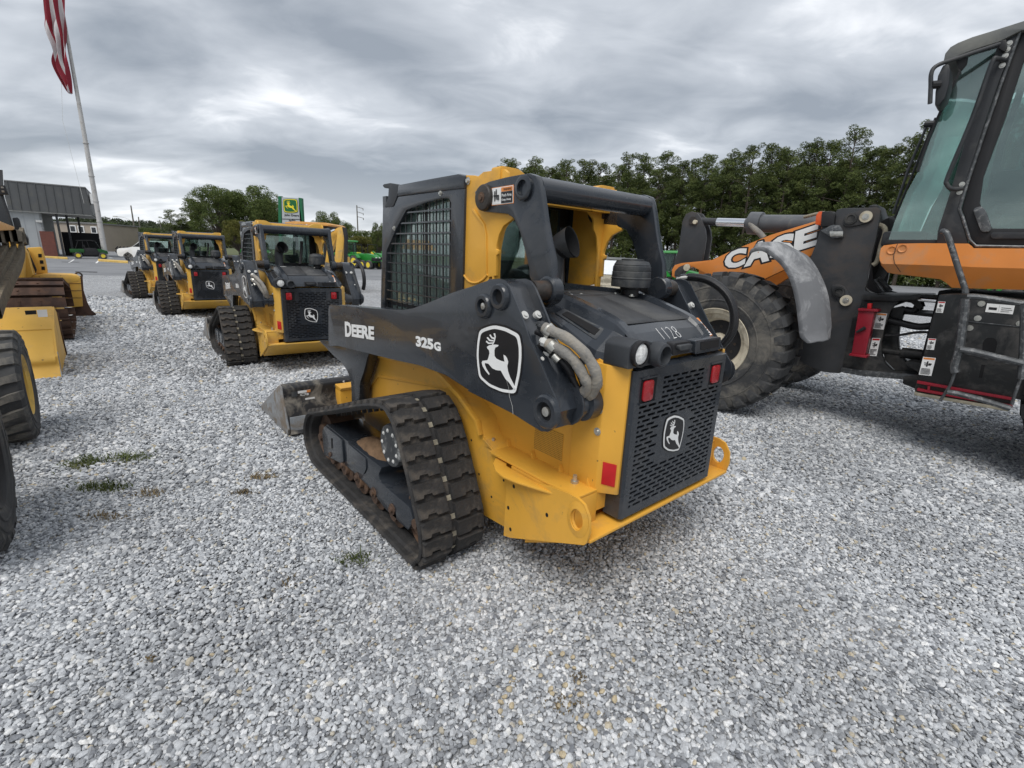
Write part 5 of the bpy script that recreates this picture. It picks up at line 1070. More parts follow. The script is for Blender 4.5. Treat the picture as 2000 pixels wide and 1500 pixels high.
flat([(1900, 260), (1900, 500), (1890, 760), (1870, 1000)], 1.27, .024, .01, 'ladder_rail', 'rail')
flat([(1345, 195), (1500, 205), (1900, 265), (2100, 290)], 1.27, .022, .01, 'ladder_rung', 'rail')
flat([(1275, 712), (1400, 730), (1650, 790), (1895, 850)], 1.30, .024, .01, 'ladder_rung', 'rail'); flat([(1275, 735), (1400, 752), (1650, 812), (1895, 870)], 1.24, .018, .01, 'ladder_rung', 'rail')
flat([(1150, 1125), (1400, 1180), (1770, 1290)], 1.28, .022, .01, 'ladder_rung', 'rail')
flat([(1228, 930), (1185, 1050), (1130, 1140), (1078, 1215)], 1.27, .011, .01, 'ladder_strap', 'rail'); flat([(1868, 1000), (1830, 1100), (1780, 1250)], 1.27, .011, .01, 'ladder_strap', 'rail')
def cv(u, v, Y, view='V'): return FC.on((u, v), 'Y', Y, view)
MB().tube(catmull([cv(1500, 85, 1.15), cv(1560, 110, 1.17), cv(1620, 260, 1.17), cv(1740, 640, 1.17), cv(1835, 930, 1.17), cv(1840, 1000, 1.17)], 4), .022, 12).build('grab_bar', M['rail'], wl)
# rear body mass behind the side tank and below the cab
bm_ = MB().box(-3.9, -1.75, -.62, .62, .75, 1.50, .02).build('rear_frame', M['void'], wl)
MB().box(-4.9, -2.9, -.60, .60, 1.15, 2.15, .08).build('engine_hood', M['orange'], wl)
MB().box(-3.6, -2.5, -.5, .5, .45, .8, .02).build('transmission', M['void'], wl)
# orange fairing under the cab
top = [(588, 400), (605, 335), (645, 296), (850, 270), (1200, 262), (1885, 268), (1925, 300), (1955, 335), (3300, 345)]
mid = [(580, 470), (590, 520), (620, 565), (850, 570), (1200, 580), (1700, 600), (1800, 603), (1955, 612), (3300, 650)]
low = [(585, 490), (610, 590), (700, 690), (800, 712), (1100, 745), (1480, 792), (1570, 850), (1640, 915), (3300, 965)]
def fair(Yt, Ym, Yl): 
    a = [FC.on(q, 'Y', Yt, 'V') for q in top]; b = [FC.on(q, 'Y', Ym, 'V') for q in mid]; c = [FC.on(q, 'Y', Yl, 'V') for q in low]
    return [[Vector((p.x, p.y-.18, p.z-.0)) for p in a], a, b, c, [Vector((p.x, p.y-.18, p.z)) for p in c]]
mb = MB(); mb.grid(fair(.93, .95, .88)); bmesh.ops.recalc_face_normals(mb.bm, faces=mb.bm.faces); fa = mb.build('cab_fairing', M['orange'], wl, smooth=24)
sm = [cv(u, v, .957) for u, v in ((848, 272), (820, 340), (795, 420), (790, 480), (805, 560))]+[cv(890, 685, .90)]
mb = MB(); mb.grid([[p+Vector((-.003, 0, 0)), p+Vector((.003, 0, 0))] for p in sm]); mb.build('fairing_seam', M['rust_dark'], fa)
for u, v in ((760, 365), (918, 340)): h = cv(u, v, .945); MB().lathe([(.035, h.y-.01), (.033, h.y+.004), (.02, h.y-.006), (0, h.y-.006)], (h.x, 0, h.z), 'Y', 18).build('bolt_dimple', M['orange'], fa)
# cab
Yc = .80
def XI(pts, Y=Yc): return FC.xz('I', pts, Y)
gl = [(258, 1318), (300, 1195), (365, 1040), (430, 920), (490, 760), (545, 630), (600, 510), (655, 395), (692, 310), (870, 235), (850, 320), (760, 560), (640, 920), (560, 1180), (530, 1318)]
MB().xz(XI(gl), Yc-.01, Yc-.018).build('front_side_glass', M['glass_skyfilm'], wl, smooth=0)
fr = [(245, 1330), (262, 1322), (300, 1290), (520, 1285), (530, 1325), (735, 1325), (745, 1350), (240, 1350)]
MB().xz(XI([(240, 1325), (256, 1300), (530, 1300), (540, 1325)]), Yc, Yc-.05, .004).build('cab_sill', M['black'], wl)
MB().xz(XI([(415, 930), (480, 740), (560, 560), (648, 385), (660, 392), (572, 565), (492, 745), (428, 932)]), Yc+.01, Yc-.04).build('windscreen_edge', M['black'], wl)
pil = [(835, 330), (800, 420), (745, 580), (680, 770), (600, 1050), (535, 1250), (528, 1322), (700, 1322), (645, 1135), (700, 950), (800, 640), (880, 410), (980, 160), (905, 180), (860, 235)]
MB().xz(XI(pil), Yc+.03, Yc-.05, .008).build('cab_pillar', M['black2'], wl)
ed = [(984, 160), (880, 440), (770, 760), (690, 1000), (650, 1135), (668, 1180), (705, 1300), (740, 1335), (1560, 1350)]
P_ = [FC.on(q, 'Y', Yc+.03, 'I') for q in ed]; MB().tube(P_, .012, 8).build('door_seal', M['rail'], wl)
dr = [(990, 160), (890, 440), (780, 760), (700, 1000), (662, 1135), (680, 1180), (715, 1300), (745, 1328), (1560, 1340), (1560, 1240), (830, 1240), (790, 1180), (760, 1100), (780, 960), (900, 640), (1000, 330), (1560, 300), (1560, 60)]
MB().xz(XI(dr), Yc+.005, Yc-.04, .006).build('door_frame', M['black'], wl)
MB().xz(XI([(760, 1100), (780, 960), (900, 640), (1000, 330), (1560, 250), (1560, 1250), (830, 1245), (790, 1180)]), Yc-.015, Yc-.02).build('door_glass', M['glass_skyfilm'], wl, smooth=0)
MB().xz(fillet(XI([(722, 1135), (770, 1118), (795, 1145), (825, 1240), (815, 1258), (770, 1262)]), .03, 3), Yc+.04, Yc+.005, .01).build('door_handle', M['rail'], wl)
MB().xz(fillet(XI([(820, 1262), (1560, 1262), (1560, 1296), (822, 1296)]), .02, 3), Yc+.03, Yc+.005, .005).build('handle_plate', M['black2'], wl)
rfp = [(563, 332), (572, 290), (600, 255), (640, 232), (720, 200), (850, 160), (1000, 112), (1500, 20), (1500, 120), (985, 165), (860, 228), (760, 258), (650, 298), (600, 328), (570, 338)]
MB().xz(XI(rfp, .86), .86, -.86, .02).build('cab_roof', M['roofgrey'], wl)
MB().prism([FC.on(q, 'Y', .80, 'I') for q in ((632, 330), (700, 290), (690, 350), (660, 385), (640, 370))], (0, -.4, 0), .01).build('front_work_lamp', M['black'], wl)
# the rest of the cab box: far side, floor, seat, steering column
xf = FC.on((258, 1318), 'Y', Yc, 'I'); xt = FC.on((692, 310), 'Y', Yc, 'I')
g = XI(gl)
MB().xz(XI([(258, 1318), (430, 920), (545, 630), (655, 395), (692, 310), (1560, 130), (1560, 1340), (260, 1330)]), -.80, -.79).build('far_side_glass', M['glass_skyfilm'], wl, smooth=0)
mb = MB(); mb.grid([[(p[0], -.79, p[1]), (p[0]+.03, -.4, p[1]), (p[0]+.04, 0, p[1]), (p[0]+.03, .4, p[1]), (p[0], .79, p[1])] for p in g[:9]]); mb.build('windscreen', M['glass_skyfilm'], wl)
MB().xz(XI([(650, 1322), (800, 640), (960, 160), (1010, 160), (850, 640), (720, 1322)]), -.78, -.74).build('cab_pillar', M['black2'], wl)
MB().box(-2.95, xf.x+.02, -.78, .78, xf.z-.06, xf.z-.01, .01).build('cab_floor', M['black'], wl)
MB().prism([cv(300, 60, .2), cv(420, -300, .2), cv(560, -310, .2), cv(620, -120, .2), cv(700, 180, .2)], (0, -.4, 0), .03).build('dashboard', M['black'], wl)
se = FC.on((1110, 700), 'Y', .25, 'I'); sx = -2.25
MB().box(sx-.25, sx+.3, -.26, .26, xf.z+.30, xf.z+.45, .05).build('seat', M['black'], wl)
MB().prism([(sx-.25, -.24, xf.z+.4), (sx-.42, -.24, xf.z+1.1), (sx-.30, -.24, xf.z+1.15), (sx-.08, -.24, xf.z+.45)], (0, .48, 0), .04).build('seat_back', M['black'], wl)
MB().box(sx-.2, sx+.35, .34, .50, xf.z+.35, xf.z+.62, .03).build('armrest', M['black2'], wl)
MB().tube([(xf.x-.55, 0, xf.z), (xf.x-.75, 0, xf.z+.62)], .05, 12).build('steering_column', M['black2'], wl)
xr_ = FC.on((1560, 800), 'Y', Yc, 'I').x; zr_ = FC.on((1560, 90), 'Y', Yc, 'I').z
for s in (1, -1): MB().box(xr_-.05, xr_+.05, .72*s, .82*s, xf.z-.05, zr_, .01).build('rear_pillar', M['black2'], wl)
MB().box(xr_-.02, xr_-.01, -.72, .72, xf.z+.25, zr_-.05).build('rear_window', M['glass_skyfilm'], wl, smooth=0)
MB().box(xr_-.03, xr_+.0, -.76, .76, xf.z-.3, xf.z+.25, .01).build('rear_wall', M['black2'], wl)
cw = Vector((xf.x-.78, 0, xf.z+.66)); mb = MB(); mb.tube([cw+Vector((.06*math.cos(a)*1-.0, .19*math.sin(a), .17*math.cos(a)*.6)) for a in [k*PI/10 for k in range(21)]], .014, 8); mb.build('steering_wheel', M['black'], wl)
def ci(u, v, Y): return FC.on((u, v), 'Y', Y, 'I')
MB().tube(catmull([ci(895, 328, .83), ci(855, 320, .90), ci(825, 345, .92), ci(720, 640, .92), ci(590, 950, .92), ci(582, 1000, .92), ci(610, 1025, .90), ci(662, 1022, .84)], 5), .017, 12).build('handrail', M['black2'], wl)
mi = MB().tube(catmull([ci(890, 232, .85), ci(760, 275, .95), ci(620, 322, 1.05), ci(530, 355, 1.1), ci(498, 395, 1.12), ci(494, 470, 1.12), ci(490, 562, 1.12)], 5), .016, 12).build('mirror_arm', M['black2'], wl)
MB().prism([ci(u, v, 1.08) for u, v in ((560, 352), (592, 345), (600, 380), (592, 460), (572, 530), (535, 575), (515, 572), (518, 500), (532, 410))], (0, -.22, 0), .02).build('mirror', M['black2'], mi)
MB().tube([ci(495, 462, 1.12), ci(540, 458, 1.08)], .03, 10).build('mirror_clamp', M['black'], mi)
MB().prism([ci(u, v, .84) for u, v in ((862, 270), (872, 228), (905, 222), (910, 262), (895, 290))], (0, .04, 0), .006).build('mirror_bracket', M['black'], mi)
for u, v in ((920, 235), (908, 268), (898, 303), (882, 355), (664, 1000), (650, 1043)): h = ci(u, v, .83); bolt(wl, h.x, .83, h.z, .012, 'Y', 1, h=.012)
w_ = MB().tube([ci(478, 672, .2), ci(380, 900, .25), ci(290, 1160, .3)], .012, 8).build('wiper_arm', M['black2'], wl)
MB().tube([ci(520, 640, .15), ci(430, 860, .22), ci(300, 1180, .3)], .010, 8).build('wiper_blade', M['black'], w_)
MB().tube([ci(460, 675, .2), ci(520, 672, .2)], .03, 10).build('wiper_pivot', M['black2'], w_)
MB().box(xf.x-.25, xf.x+.10, -.5, .55, xf.z-.02, xf.z+.12, .03).build('cowl', M['black2'], wl)
MB().xz(X('O', [(1095, 330), (1140, 310), (1150, 380), (1120, 440), (1090, 560), (1060, 620), (1050, 480), (1085, 400)], .3), .3, -.3, .02).build('valve_block', M['void'], wl)
# ---------------------------------------------------------------- compact wheel loader, nearest on the left
_c = gpt(84, 848); FL = Frame(_c.x, _c.y, 41, _c.z)
ll = thing('wheel_loader', 'yellow compact loader cut off by the left edge, bucket down', 'wheel loader', FL)
make_wheel(ll, (-.05, .22, .455), .455, .42, .23, -1, 20, 'wheelyellowish', 'bar')
make_wheel(ll, (-1.98, .22, .50), .50, .42, .25, -1, 20, 'black', 'bar')
make_wheel(ll, (-.05, 1.75, .455), .455, .42, .23, 1, 20, 'wheelyellowish', 'bar')
def bq(u, v, Y=-.02): return FL.on((u, v), 'Y', Y, 'T')
br = [bq(444, 172), bq(446, 366), bq(474, 600), bq(492, 690), bq(512, 832), bq(612, 842), bq(560, 620), bq(505, 400), bq(470, 225)]
bz = [(p.x, p.z) for p in br]
bk_ = [tuple(p) for p in catmull([Vector(q) for q in (bz[1], bz[2], bz[3], bz[4])], 6)]
bkt = MB().prism([(x, -.02, z) for x, z in bz[:1]+bk_+[(x+.035, z) for x, z in bk_[::-1]]+[(bz[0][0]+.035, bz[0][1])]], (0, 2.05, 0), 0).build('bucket', M['yellow2'], ll)
MB().prism([(x, -.045, z) for x, z in bz], (0, .028, 0), .004).build('bucket_side', M['yellow2'], bkt)
MB().prism([(x, -.06, z) for x, z in (bz[5], bz[6], bz[7], bz[8], (bz[8][0]-.03, bz[8][1]), (bz[7][0]-.04, bz[7][1]), (bz[6][0]-.045, bz[6][1]), (bz[5][0]-.06, bz[5][1]))], (0, .05, 0), .003).build('worn_edge', M['brownsteel'], bkt)
MB().prism([(x, -.052, z) for x, z in (bz[3], bz[4], (bz[4][0]+.10, bz[4][1]), (bz[3][0]+.06, bz[3][1]), (bz[2][0]+.04, bz[2][1]+.05))], (0, .008, 0)).build('wear_strip', M['greyscuff'], bkt)
x0 = min(bz[0][0], bz[1][0])-.006
def bx_(u, v): q = FL.on((u, v), 'X', x0, 'T'); return Vector((x0-.004, q.y, q.z))
MB().prism([bx_(*q) for q in ((212, 206), (312, 202), (316, 236), (222, 242))], (-.002, 0, 0)).build('black_decal', M['blackp'], bkt, smooth=0)
MB().prism([bx_(*q) for q in ((316, 200), (404, 196), (412, 258), (330, 262))], (-.002, 0, 0)).build('pale_decal', M['white'], bkt, smooth=0)
MB().prism([(bz[1][0]-.008, -.02, bz[1][1]+.008), (bz[1][0]-.008, -.02, bz[1][1]-.004), (bz[1][0]+.01, -.02, bz[1][1]-.004), (bz[1][0]+.01, -.02, bz[1][1]+.008)], (0, 2.05, 0)).build('bucket_seam', M['yellow2'], bkt)
MB().box(-2.2, .1, .75, 1.25, .45, .95, .02).build('chassis', M['yellow2'], ll)
for xa in (-.08, -2.12): MB().tube([(xa, .45, .45), (xa, 1.6, .45)], .09, 12).build('axle', M['black'], ll)
MB().prism([FL.on(q, 'Y', .50, 'T') for q in ((0, 1100), (35, 1120), (95, 1330), (20, 1355), (-60, 1370), (-60, 1080))], (0, .2, 0), .01).build('frame_bracket', M['yellow2'], ll)
MB().prism([FL.on(q, 'Y', .46, 'T') for q in ((-20, 962), (62, 962), (80, 1060), (20, 1075), (-20, 1075))], (0, .25, 0), .008).build('control_box', M['black'], ll)
# mud-caked ribbed panel that stands above the bucket
base = [(180, 340), (272, 368), (312, 430), (300, 515), (318, 600), (300, 700), (250, 850), (190, 1000), (128, 1170), (58, 1330), (-20, 1500)]
for k in range(6):
    Yk = .30+.055*k; pts = [FL.on((u-42*k+(14*math.sin(i*1.3+k)), v+3*k), 'Y', .30, 'R') for i, (u, v) in enumerate(base)]
    pts = catmull(pts, 4); a = [Vector((p.x, Yk, p.z+.004*math.sin(j*.9))) for j, p in enumerate(pts)]
    rows = []
    for j, p in enumerate(a):
        d = (a[min(j+1, len(a)-1)]-a[max(j-1, 0)]).normalized(); n = Vector((-d.z, 0, d.x)); w = .012*math.sin(j*1.1+k)
        rows.append([p+Vector((0, -.027, 0)), p+Vector((0, -.02, 0))+n*.012, p+Vector((0, .02, 0))+n*(.014), p+Vector((0, .027, 0)), p+Vector((0, .027, 0))-n*.16, p+Vector((0, -.027, 0))-n*.16])
    mb = MB(); mb.grid(rows, close=True); bmesh.ops.recalc_face_normals(mb.bm, faces=mb.bm.faces); mb.build('muddy_rib', M['mud'], ll, smooth=50)
MB().prism([FL.on(q, 'Y', .30, 'R') for q in ((-200, 130), (0, 215), (192, 292), (190, 336), (0, 345), (-200, 345))], (0, .5, 0), .01).build('hood', M['orangeyellow'], ll)

# ---------------------------------------------------------------- bulldozer
_c = gpt(146, 661); FD = Frame(_c.x, _c.y, 41, _c.z)
dz = thing('bulldozer', 'yellow bulldozer with rusty wide track and angled blade', 'bulldozer', FD)
def oval(L, R, r2, n):
    pts = []
    for k in range(9): a = -PI/2-PI*k/8; pts.append((R*math.cos(a), R+R*math.sin(a)))       # rear round
    for k in range(9): a = PI/2-PI*k/8; pts.append((L+r2*math.cos(a), r2+r2*math.sin(a)))
    P = [Vector(p) for p in pts]; Ls = [0]
    for i in range(len(P)): Ls.append(Ls[-1]+(P[(i+1) % len(P)]-P[i]).length)
    out = []
    for j in range(n):
        s = Ls[-1]*j/n; i = max(k for k in range(len(P)) if Ls[k] <= s); t = (s-Ls[i])/(Ls[i+1]-Ls[i]); a, b = P[i], P[(i+1) % len(P)]; out.append((a+(b-a)*t, (b-a).normalized()))
    return out
def make_crawler(parent, y0, y1):
    R = .50; ring = oval(2.3, R, .36, 38); mb = MB(); hw = (y1-y0)/2
    mb.box(-.083, .083, -hw, hw, -.012, .0, .002); mb.box(-.083, -.070, -hw, hw, 0, .052, .002); mb.box(.060, .066, -hw, hw, -.02, -.012)
    for yy in (-.12, .12):
        for xx in (-.03, .03): mb.box(xx-.012, xx+.012, yy-.012, yy+.012, 0, .012)
    first = None
    for p, d in ring:
        n = Vector((-d.y, d.x)) if False else Vector((d.y, -d.x)); c = Vector((.57, R))
        if (p-Vector((1.1, .45))).dot(n) < 0: n = -n
        Xv = Vector((d.x, 0, d.y)); Z = Vector((n.x, 0, n.y)); Y = Z.cross(Xv)
        if first is None: o = mb.build('track_shoe', M['brownsteel'], parent, smooth=0); first = o.data
        else: o = bpy.data.objects.new('track_shoe', first); COL.objects.link(o); o.parent = parent
        o.matrix_local = Matrix(((Xv.x, Y.x, Z.x, p.x), (Xv.y, Y.y, Z.y, (y0+y1)/2), (Xv.z, Y.z, Z.z, p.y), (0, 0, 0, 1)))
    MB().lathe([(.0, y0+.2), (.40, y0+.2), (.43, y0+.3), (.40, y1-.2), (0, y1-.2)], (.0, 0, R), 'Y', 28).build('drive_sprocket', M['rust'], parent)
    MB().box(.2, 2.3, y0+.15, y1-.15, .22, .62, .03).build('track_frame', M['yellow2'], parent)
make_crawler(dz, .0, .86); make_crawler(dz, 2.0, 2.86)
MB().box(-.3, 2.4, .95, 1.9, .45, 1.1, .03).build('hull', M['yellow2'], dz)
def dx(u, v, X, view='L'): return FD.on((u, v), 'X', X, view)
def dprism(pts, X, depth, nm, m, bev=.01, view='L', parent=None):
    return MB().prism([dx(u, v, X, view) for u, v in pts], (depth, 0, 0), bev).build(nm, M[m], parent or dz)
dprism([(178, 548), (200, 580), (242, 742), (180, 785), (104, 790), (120, 700), (150, 600)], 1.9, 1.0, 'engine_hood', 'yellow2')
g = dprism([(196, 540), (290, 534), (305, 545), (330, 640), (346, 728), (262, 732), (225, 640)], 2.55, .35, 'radiator_guard', 'yellow2', .02)
for (u, v) in ((293, 597), (305, 644), (316, 690)): dprism(fillet([(u-14, v-13), (u+12, v-13), (u+14, v+13), (u-12, v+13)], 3, 3), 2.545, .004, 'guard_opening', 'void', 0, parent=g)
dprism([(190, 545), (200, 545), (270, 700), (262, 730)], 2.3, .04, 'lift_cylinder', 'black')
dprism([(110, 788), (240, 742), (330, 730), (520, 735), (560, 742), (590, 762), (580, 790), (500, 800), (240, 815), (150, 812)], 2.35, .5, 'push_arm', 'yellow2', .03)
for (u, v) in ((290, 775), (185, 748), (230, 650)): b = dx(u, v, 2.33); MB().lathe([(.04, -.01), (.035, -.03), (0, -.03)], (b.x, b.y, b.z), 'X', 12).build('bolt', M['rust'], dz)
# blade, seen from behind: box back, curved brown end, lifting eye
bl = dprism([(240, 760), (560, 750), (590, 770), (608, 968), (540, 975), (470, 975), (300, 980)], 3.05, .12, 'blade', 'yellow2', .01)
for z_ in (800, 852, 905): dprism([(500, z_), (600, z_), (600, z_+4), (500, z_+4)], 3.045, .004, 'blade_seam', 'rust', 0, parent=bl)
dprism([(555, 742), (605, 748), (612, 850), (640, 940), (672, 1000), (705, 1025), (700, 1035), (535, 1042), (530, 970), (608, 965), (590, 800)], 3.16, .05, 'moldboard', 'brownsteel', .006, parent=bl)
e1 = dx(576, 742, 3.18); ring = [e1+Vector((0, .055*math.cos(a), .06*math.sin(a))) for a in [k*PI/8 for k in range(17)]]
MB().tube(ring, .018, 8, cap=False).build('lifting_eye', M['rust_dark'], bl)
# cab: pillars, work lamps, mirror
dprism([(-60, -40), (20, -30), (30, 160), (100, 400), (130, 470), (60, 470), (-60, 380)], 1.0, .06, 'cab_glass', 'darkglass', .0)
dprism([(0, 150), (22, 150), (70, 290), (108, 412), (90, 412), (50, 290)], .95, .06, 'cab_pillar', 'black2')
dprism([(-20, 80), (38, 82), (60, 150), (-20, 150)], .85, .12, 'work_lamp', 'black', .01); dprism([(5, 90), (24, 92), (28, 104), (8, 104)], .845, .006, 'lamp_face', 'greyscuff', 0); dprism([(10, 118), (30, 120), (34, 134), (14, 134)], .845, .006, 'lamp_face', 'greyscuff', 0)
dprism(fillet([(88, 322), (128, 316), (140, 330), (158, 405), (110, 410)], 10, 4), 1.2, .10, 'mirror', 'black2', .01)
dprism([(140, 400), (170, 420), (205, 470), (206, 520), (160, 530), (120, 440)], 1.1, .2, 'exhaust_manifold', 'black', .02)
dprism([(60, 400), (130, 420), (180, 540), (180, 800), (60, 800), (40, 500)], 1.6, .3, 'firewall', 'yellow2', .02)
# ---------------------------------------------------------------- things beyond the lot
def wp(q, P, n, view='1'):      # where a sight line meets a vertical plane through P with normal n
    v = VIEW[view]; d = ray(v[0]+q[0]/v[2], v[1]+q[1]/v[2]); C = Vector((0, 0, EYE)); return C + d*((P-C).dot(n)/d.dot(n))
def at_z(q, z, view='1'):
    v = VIEW[view]; d = ray(v[0]+q[0]/v[2], v[1]+q[1]/v[2]); return Vector((0, 0, EYE))+d*((z-EYE)/d.z)
def at_y(x, y, depth):           # point of a sight line at a given distance north
    d = ray(x, y); return Vector((0, 0, EYE))+d*(depth/d.y)
GZ = -.14
class LocalThing:
    """root at a world point; parts given in world coordinates are stored relative to it"""
    def __init__(s, name, label, cat, loc, group=None, rz=0): s.r = thing(name, label, cat, loc=loc, rz=rz, group=group); s.inv = Matrix.Rotation(-rz, 4, 'Z') @ Matrix.Translation(-Vector(loc))
    def l(s, p): return s.inv @ Vector(p)
    def prism(s, pts, vec, nm, m, bev=0, parent=None, smooth=30):
        R3 = s.inv.to_3x3(); return MB().prism([s.l(p) for p in pts], R3 @ Vector(vec), bev).build(nm, M[m] if isinstance(m, str) else m, parent or s.r, smooth)
# dealership building with ribbed grey fascia
A_, B_ = at_z((0, 352), 6.6), at_z((170, 367), 6.6); u = (B_-A_); u.z = 0; u.normalize(); nrm = Vector((-u.y, u.x, 0)); nrm = nrm if nrm.y > 0 else -nrm
Cg = wp((98, 503), A_, nrm); bd = LocalThing('dealership_building', 'grey metal building with deep ribbed fascia and open porch behind the flagpole', 'building', (Cg.x, Cg.y, GZ))
def fp_(x, y, view='P', off=0): return wp((x, y), A_+nrm*off, nrm, view)
TR, TL = fp_(1160, 185), fp_(-900, 10); BR, BL = fp_(1218, 545), fp_(-900, 440)
zt_, zs_ = TR.z, BR.z; L0 = TL; right = BR
def fpt(s, z, off=0): return Vector((Cg.x, Cg.y, 0))+u*s+nrm*off+Vector((0, 0, z))
sr = (BR-Cg).dot(u); sl = -16
fa_ = bd.prism([fpt(sl, zs_, -.15), fpt(sr, zs_, -.15), fpt(sr-.15, zt_, .25), fpt(sl, zt_, .25)], nrm*.3, 'fascia', 'seamgrey')
bd.prism([fpt(sr-.02, zs_, -.15), fpt(sr-.02, zs_, 9), fpt(sr-.17, zt_, 9), fpt(sr-.17, zt_, .3)], u*.1, 'fascia_end', 'seamgrey')
s_ = sl+.4
while s_ < sr-.1:
    bd.prism([fpt(s_, zs_, -.16), fpt(s_+.05, zs_, -.16), fpt(s_+.05, zt_, .24), fpt(s_, zt_, .24)], -nrm*.06, 'standing_seam', 'seamgrey', parent=fa_, smooth=0); s_ += .62
bd.prism([fpt(sl, zt_, .2), fpt(sr-.1, zt_, .2), fpt(sr-.1, zt_+.10, .2), fpt(sl, zt_+.10, .2)], nrm*9, 'roof_edge', 'trimgrey')
bd.prism([fpt(sl, zs_-.10, -.1), fpt(sr, zs_-.10, -.1), fpt(sr, zs_+.02, -.1), fpt(sl, zs_+.02, -.1)], nrm*9.2, 'soffit', 'soffit')
cx = (fp_(592, 760)-Cg).dot(u); cx = cx
bd.prism([fpt(sl, GZ, .3), fpt(cx, GZ, .3), fpt(cx, zs_-.1, .3), fpt(sl, zs_-.1, .3)], nrm*.25, 'front_wall', 'ribwall')
s_ = sl+.3
while s_ < cx-.1:
    bd.prism([fpt(s_, GZ, .26), fpt(s_+.10, GZ, .26), fpt(s_+.10, zs_-.1, .26), fpt(s_, zs_-.1, .26)], nrm*.04, 'wall_rib', 'ribwall', smooth=0); s_ += .75
bd.prism([fpt(cx, GZ, .3), fpt(cx, GZ, 8.5), fpt(cx, zs_-.1, 8.5), fpt(cx, zs_-.1, .3)], -u*.2, 'porch_wall', 'ribwalldark')
b0, b1 = (fp_(520, 760)-Cg).dot(u), (fp_(735, 1110)-Cg).dot(u)
bt = fp_(600, 762).z
bd.prism([fpt(b0, GZ, .05), fpt(b0+1.0, GZ, .05), fpt(b0+1.0, bt, .05), fpt(b0, bt, .05)], nrm*.5, 'brick_pier', 'brick')
for so, of in ((b0+1.35, .2), (b0+1.9, 2.6), (b0+2.6, 5.6)):
    bd.prism([fpt(so, GZ, of), fpt(so+.18, GZ, of), fpt(so+.18, zs_-.1, of), fpt(so, zs_-.1, of)], nrm*.18, 'porch_post', 'black2')
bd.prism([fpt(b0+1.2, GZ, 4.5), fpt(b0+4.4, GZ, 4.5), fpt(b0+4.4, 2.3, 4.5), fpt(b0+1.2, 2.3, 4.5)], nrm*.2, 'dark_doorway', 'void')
bd.prism([fpt(b0-.1, 3.05, .1), fpt(b0+.35, 3.05, .1), fpt(b0+.35, 3.25, .1), fpt(b0-.1, 3.25, .1)], nrm*.2, 'wall_lamp', 'whitemet')
sg = LocalThing('wall_sign', 'red and white sign on the end of the building fascia', 'sign', fpt(sr+.35, (zs_+zt_)/2, 1.0))
sg.prism([fpt(sr+.12, zs_+1.1, .2), fpt(sr+.12, zs_+1.1, 2.8), fpt(sr+.12, zt_-.5, 2.8), fpt(sr+.12, zt_-.5, .2)], u*.3, 'panel', 'white')
sg.prism([fpt(sr+.42, zs_+1.3, .6), fpt(sr+.42, zs_+1.3, 2.6), fpt(sr+.42, zt_-.8, 2.6), fpt(sr+.42, zt_-.8, .6)], u*.03, 'red_field', 'redsticker')
# flagpole and flag
fb = Vector(at_z((207, 506), GZ)); fpz = LocalThing('flagpole', 'tall white flagpole at the edge of the parking yard', 'flagpole', fb)
top_ = 24.0
MB().tube([(0, 0, 0), (0, 0, 9), (0, 0, top_)], [.22, .18, .09], 20).build('pole', M['polewhite'], fpz.r, smooth=60)
for z in (1.9, 3.4, 5.2, 7.4, 10.2): MB().lathe([(.19, z), (.235, z), (.235, z+.08), (.18, z+.08)], (0, 0, 0), 'Z', 16).build('collar', M['polewhite'], fpz.r)
MB().lathe([(.6, 0), (.6, .12), (.36, .2)], (0, 0, 0), 'Z', 24).build('pole_base', M['whitemet'], fpz.r)
MB().tube([(-.9, -.3, 5), (-1.4, -.4, 12), (-.3, -.1, 20)], .012, 5).build('halyard', M['whitemet'], fpz.r)
fl = thing('flag', 'red and white striped flag hanging limp from the flagpole', 'flag', loc=fb)
d_ = fb.y
# the hoist edge runs down the pole; the cloth droops in folds
edgeR = [(118, -60), (124, 20), (129, 70), (133, 110), (138, 150), (139, 180)]
edgeL = [(80, -60), (84, 20), (87, 50), (104, 92), (108, 130), (132, 180)]
R_, L_ = catmull([at_y(x, y, d_-.5)-fb for x, y in edgeR], 7), catmull([at_y(x, y, d_-.5)-fb for x, y in edgeL], 7)
nS = 9; ncol = 27
mb = MB(); bmf = mb.bm; rowsF = []
for i, (a, b) in enumerate(zip(L_, R_)):
    t = i/(len(L_)-1); row = []
    for j in range(ncol+1):
        s = j/ncol; s2 = s+.14*math.sin(t*5.0+1)*math.sin(PI*s)-.20*(.5-t)*math.sin(PI*s)**2+.05*math.sin(t*17+s*9)*math.sin(PI*s); s2 = min(max(s2, 0), 1)
        p = a.lerp(b, s2); p = p + Vector((.10*math.sin(t*13+s*5)*math.sin(PI*s), .22*math.sin(s*14+t*6)+.10*math.sin(s*27-t*9), 12*.01*math.sin(s*8+t*9))); row.append(bmf.verts.new(p))
    rowsF.append(row)
for i in range(len(rowsF)-1):
    for j in range(ncol):
        f = bmf.faces.new((rowsF[i][j], rowsF[i][j+1], rowsF[i+1][j+1], rowsF[i+1][j])); f.material_index = (j//3) % 2
fo_ = mb.build('cloth', [M['flagred'], M['flagwhite']], fl, smooth=80)
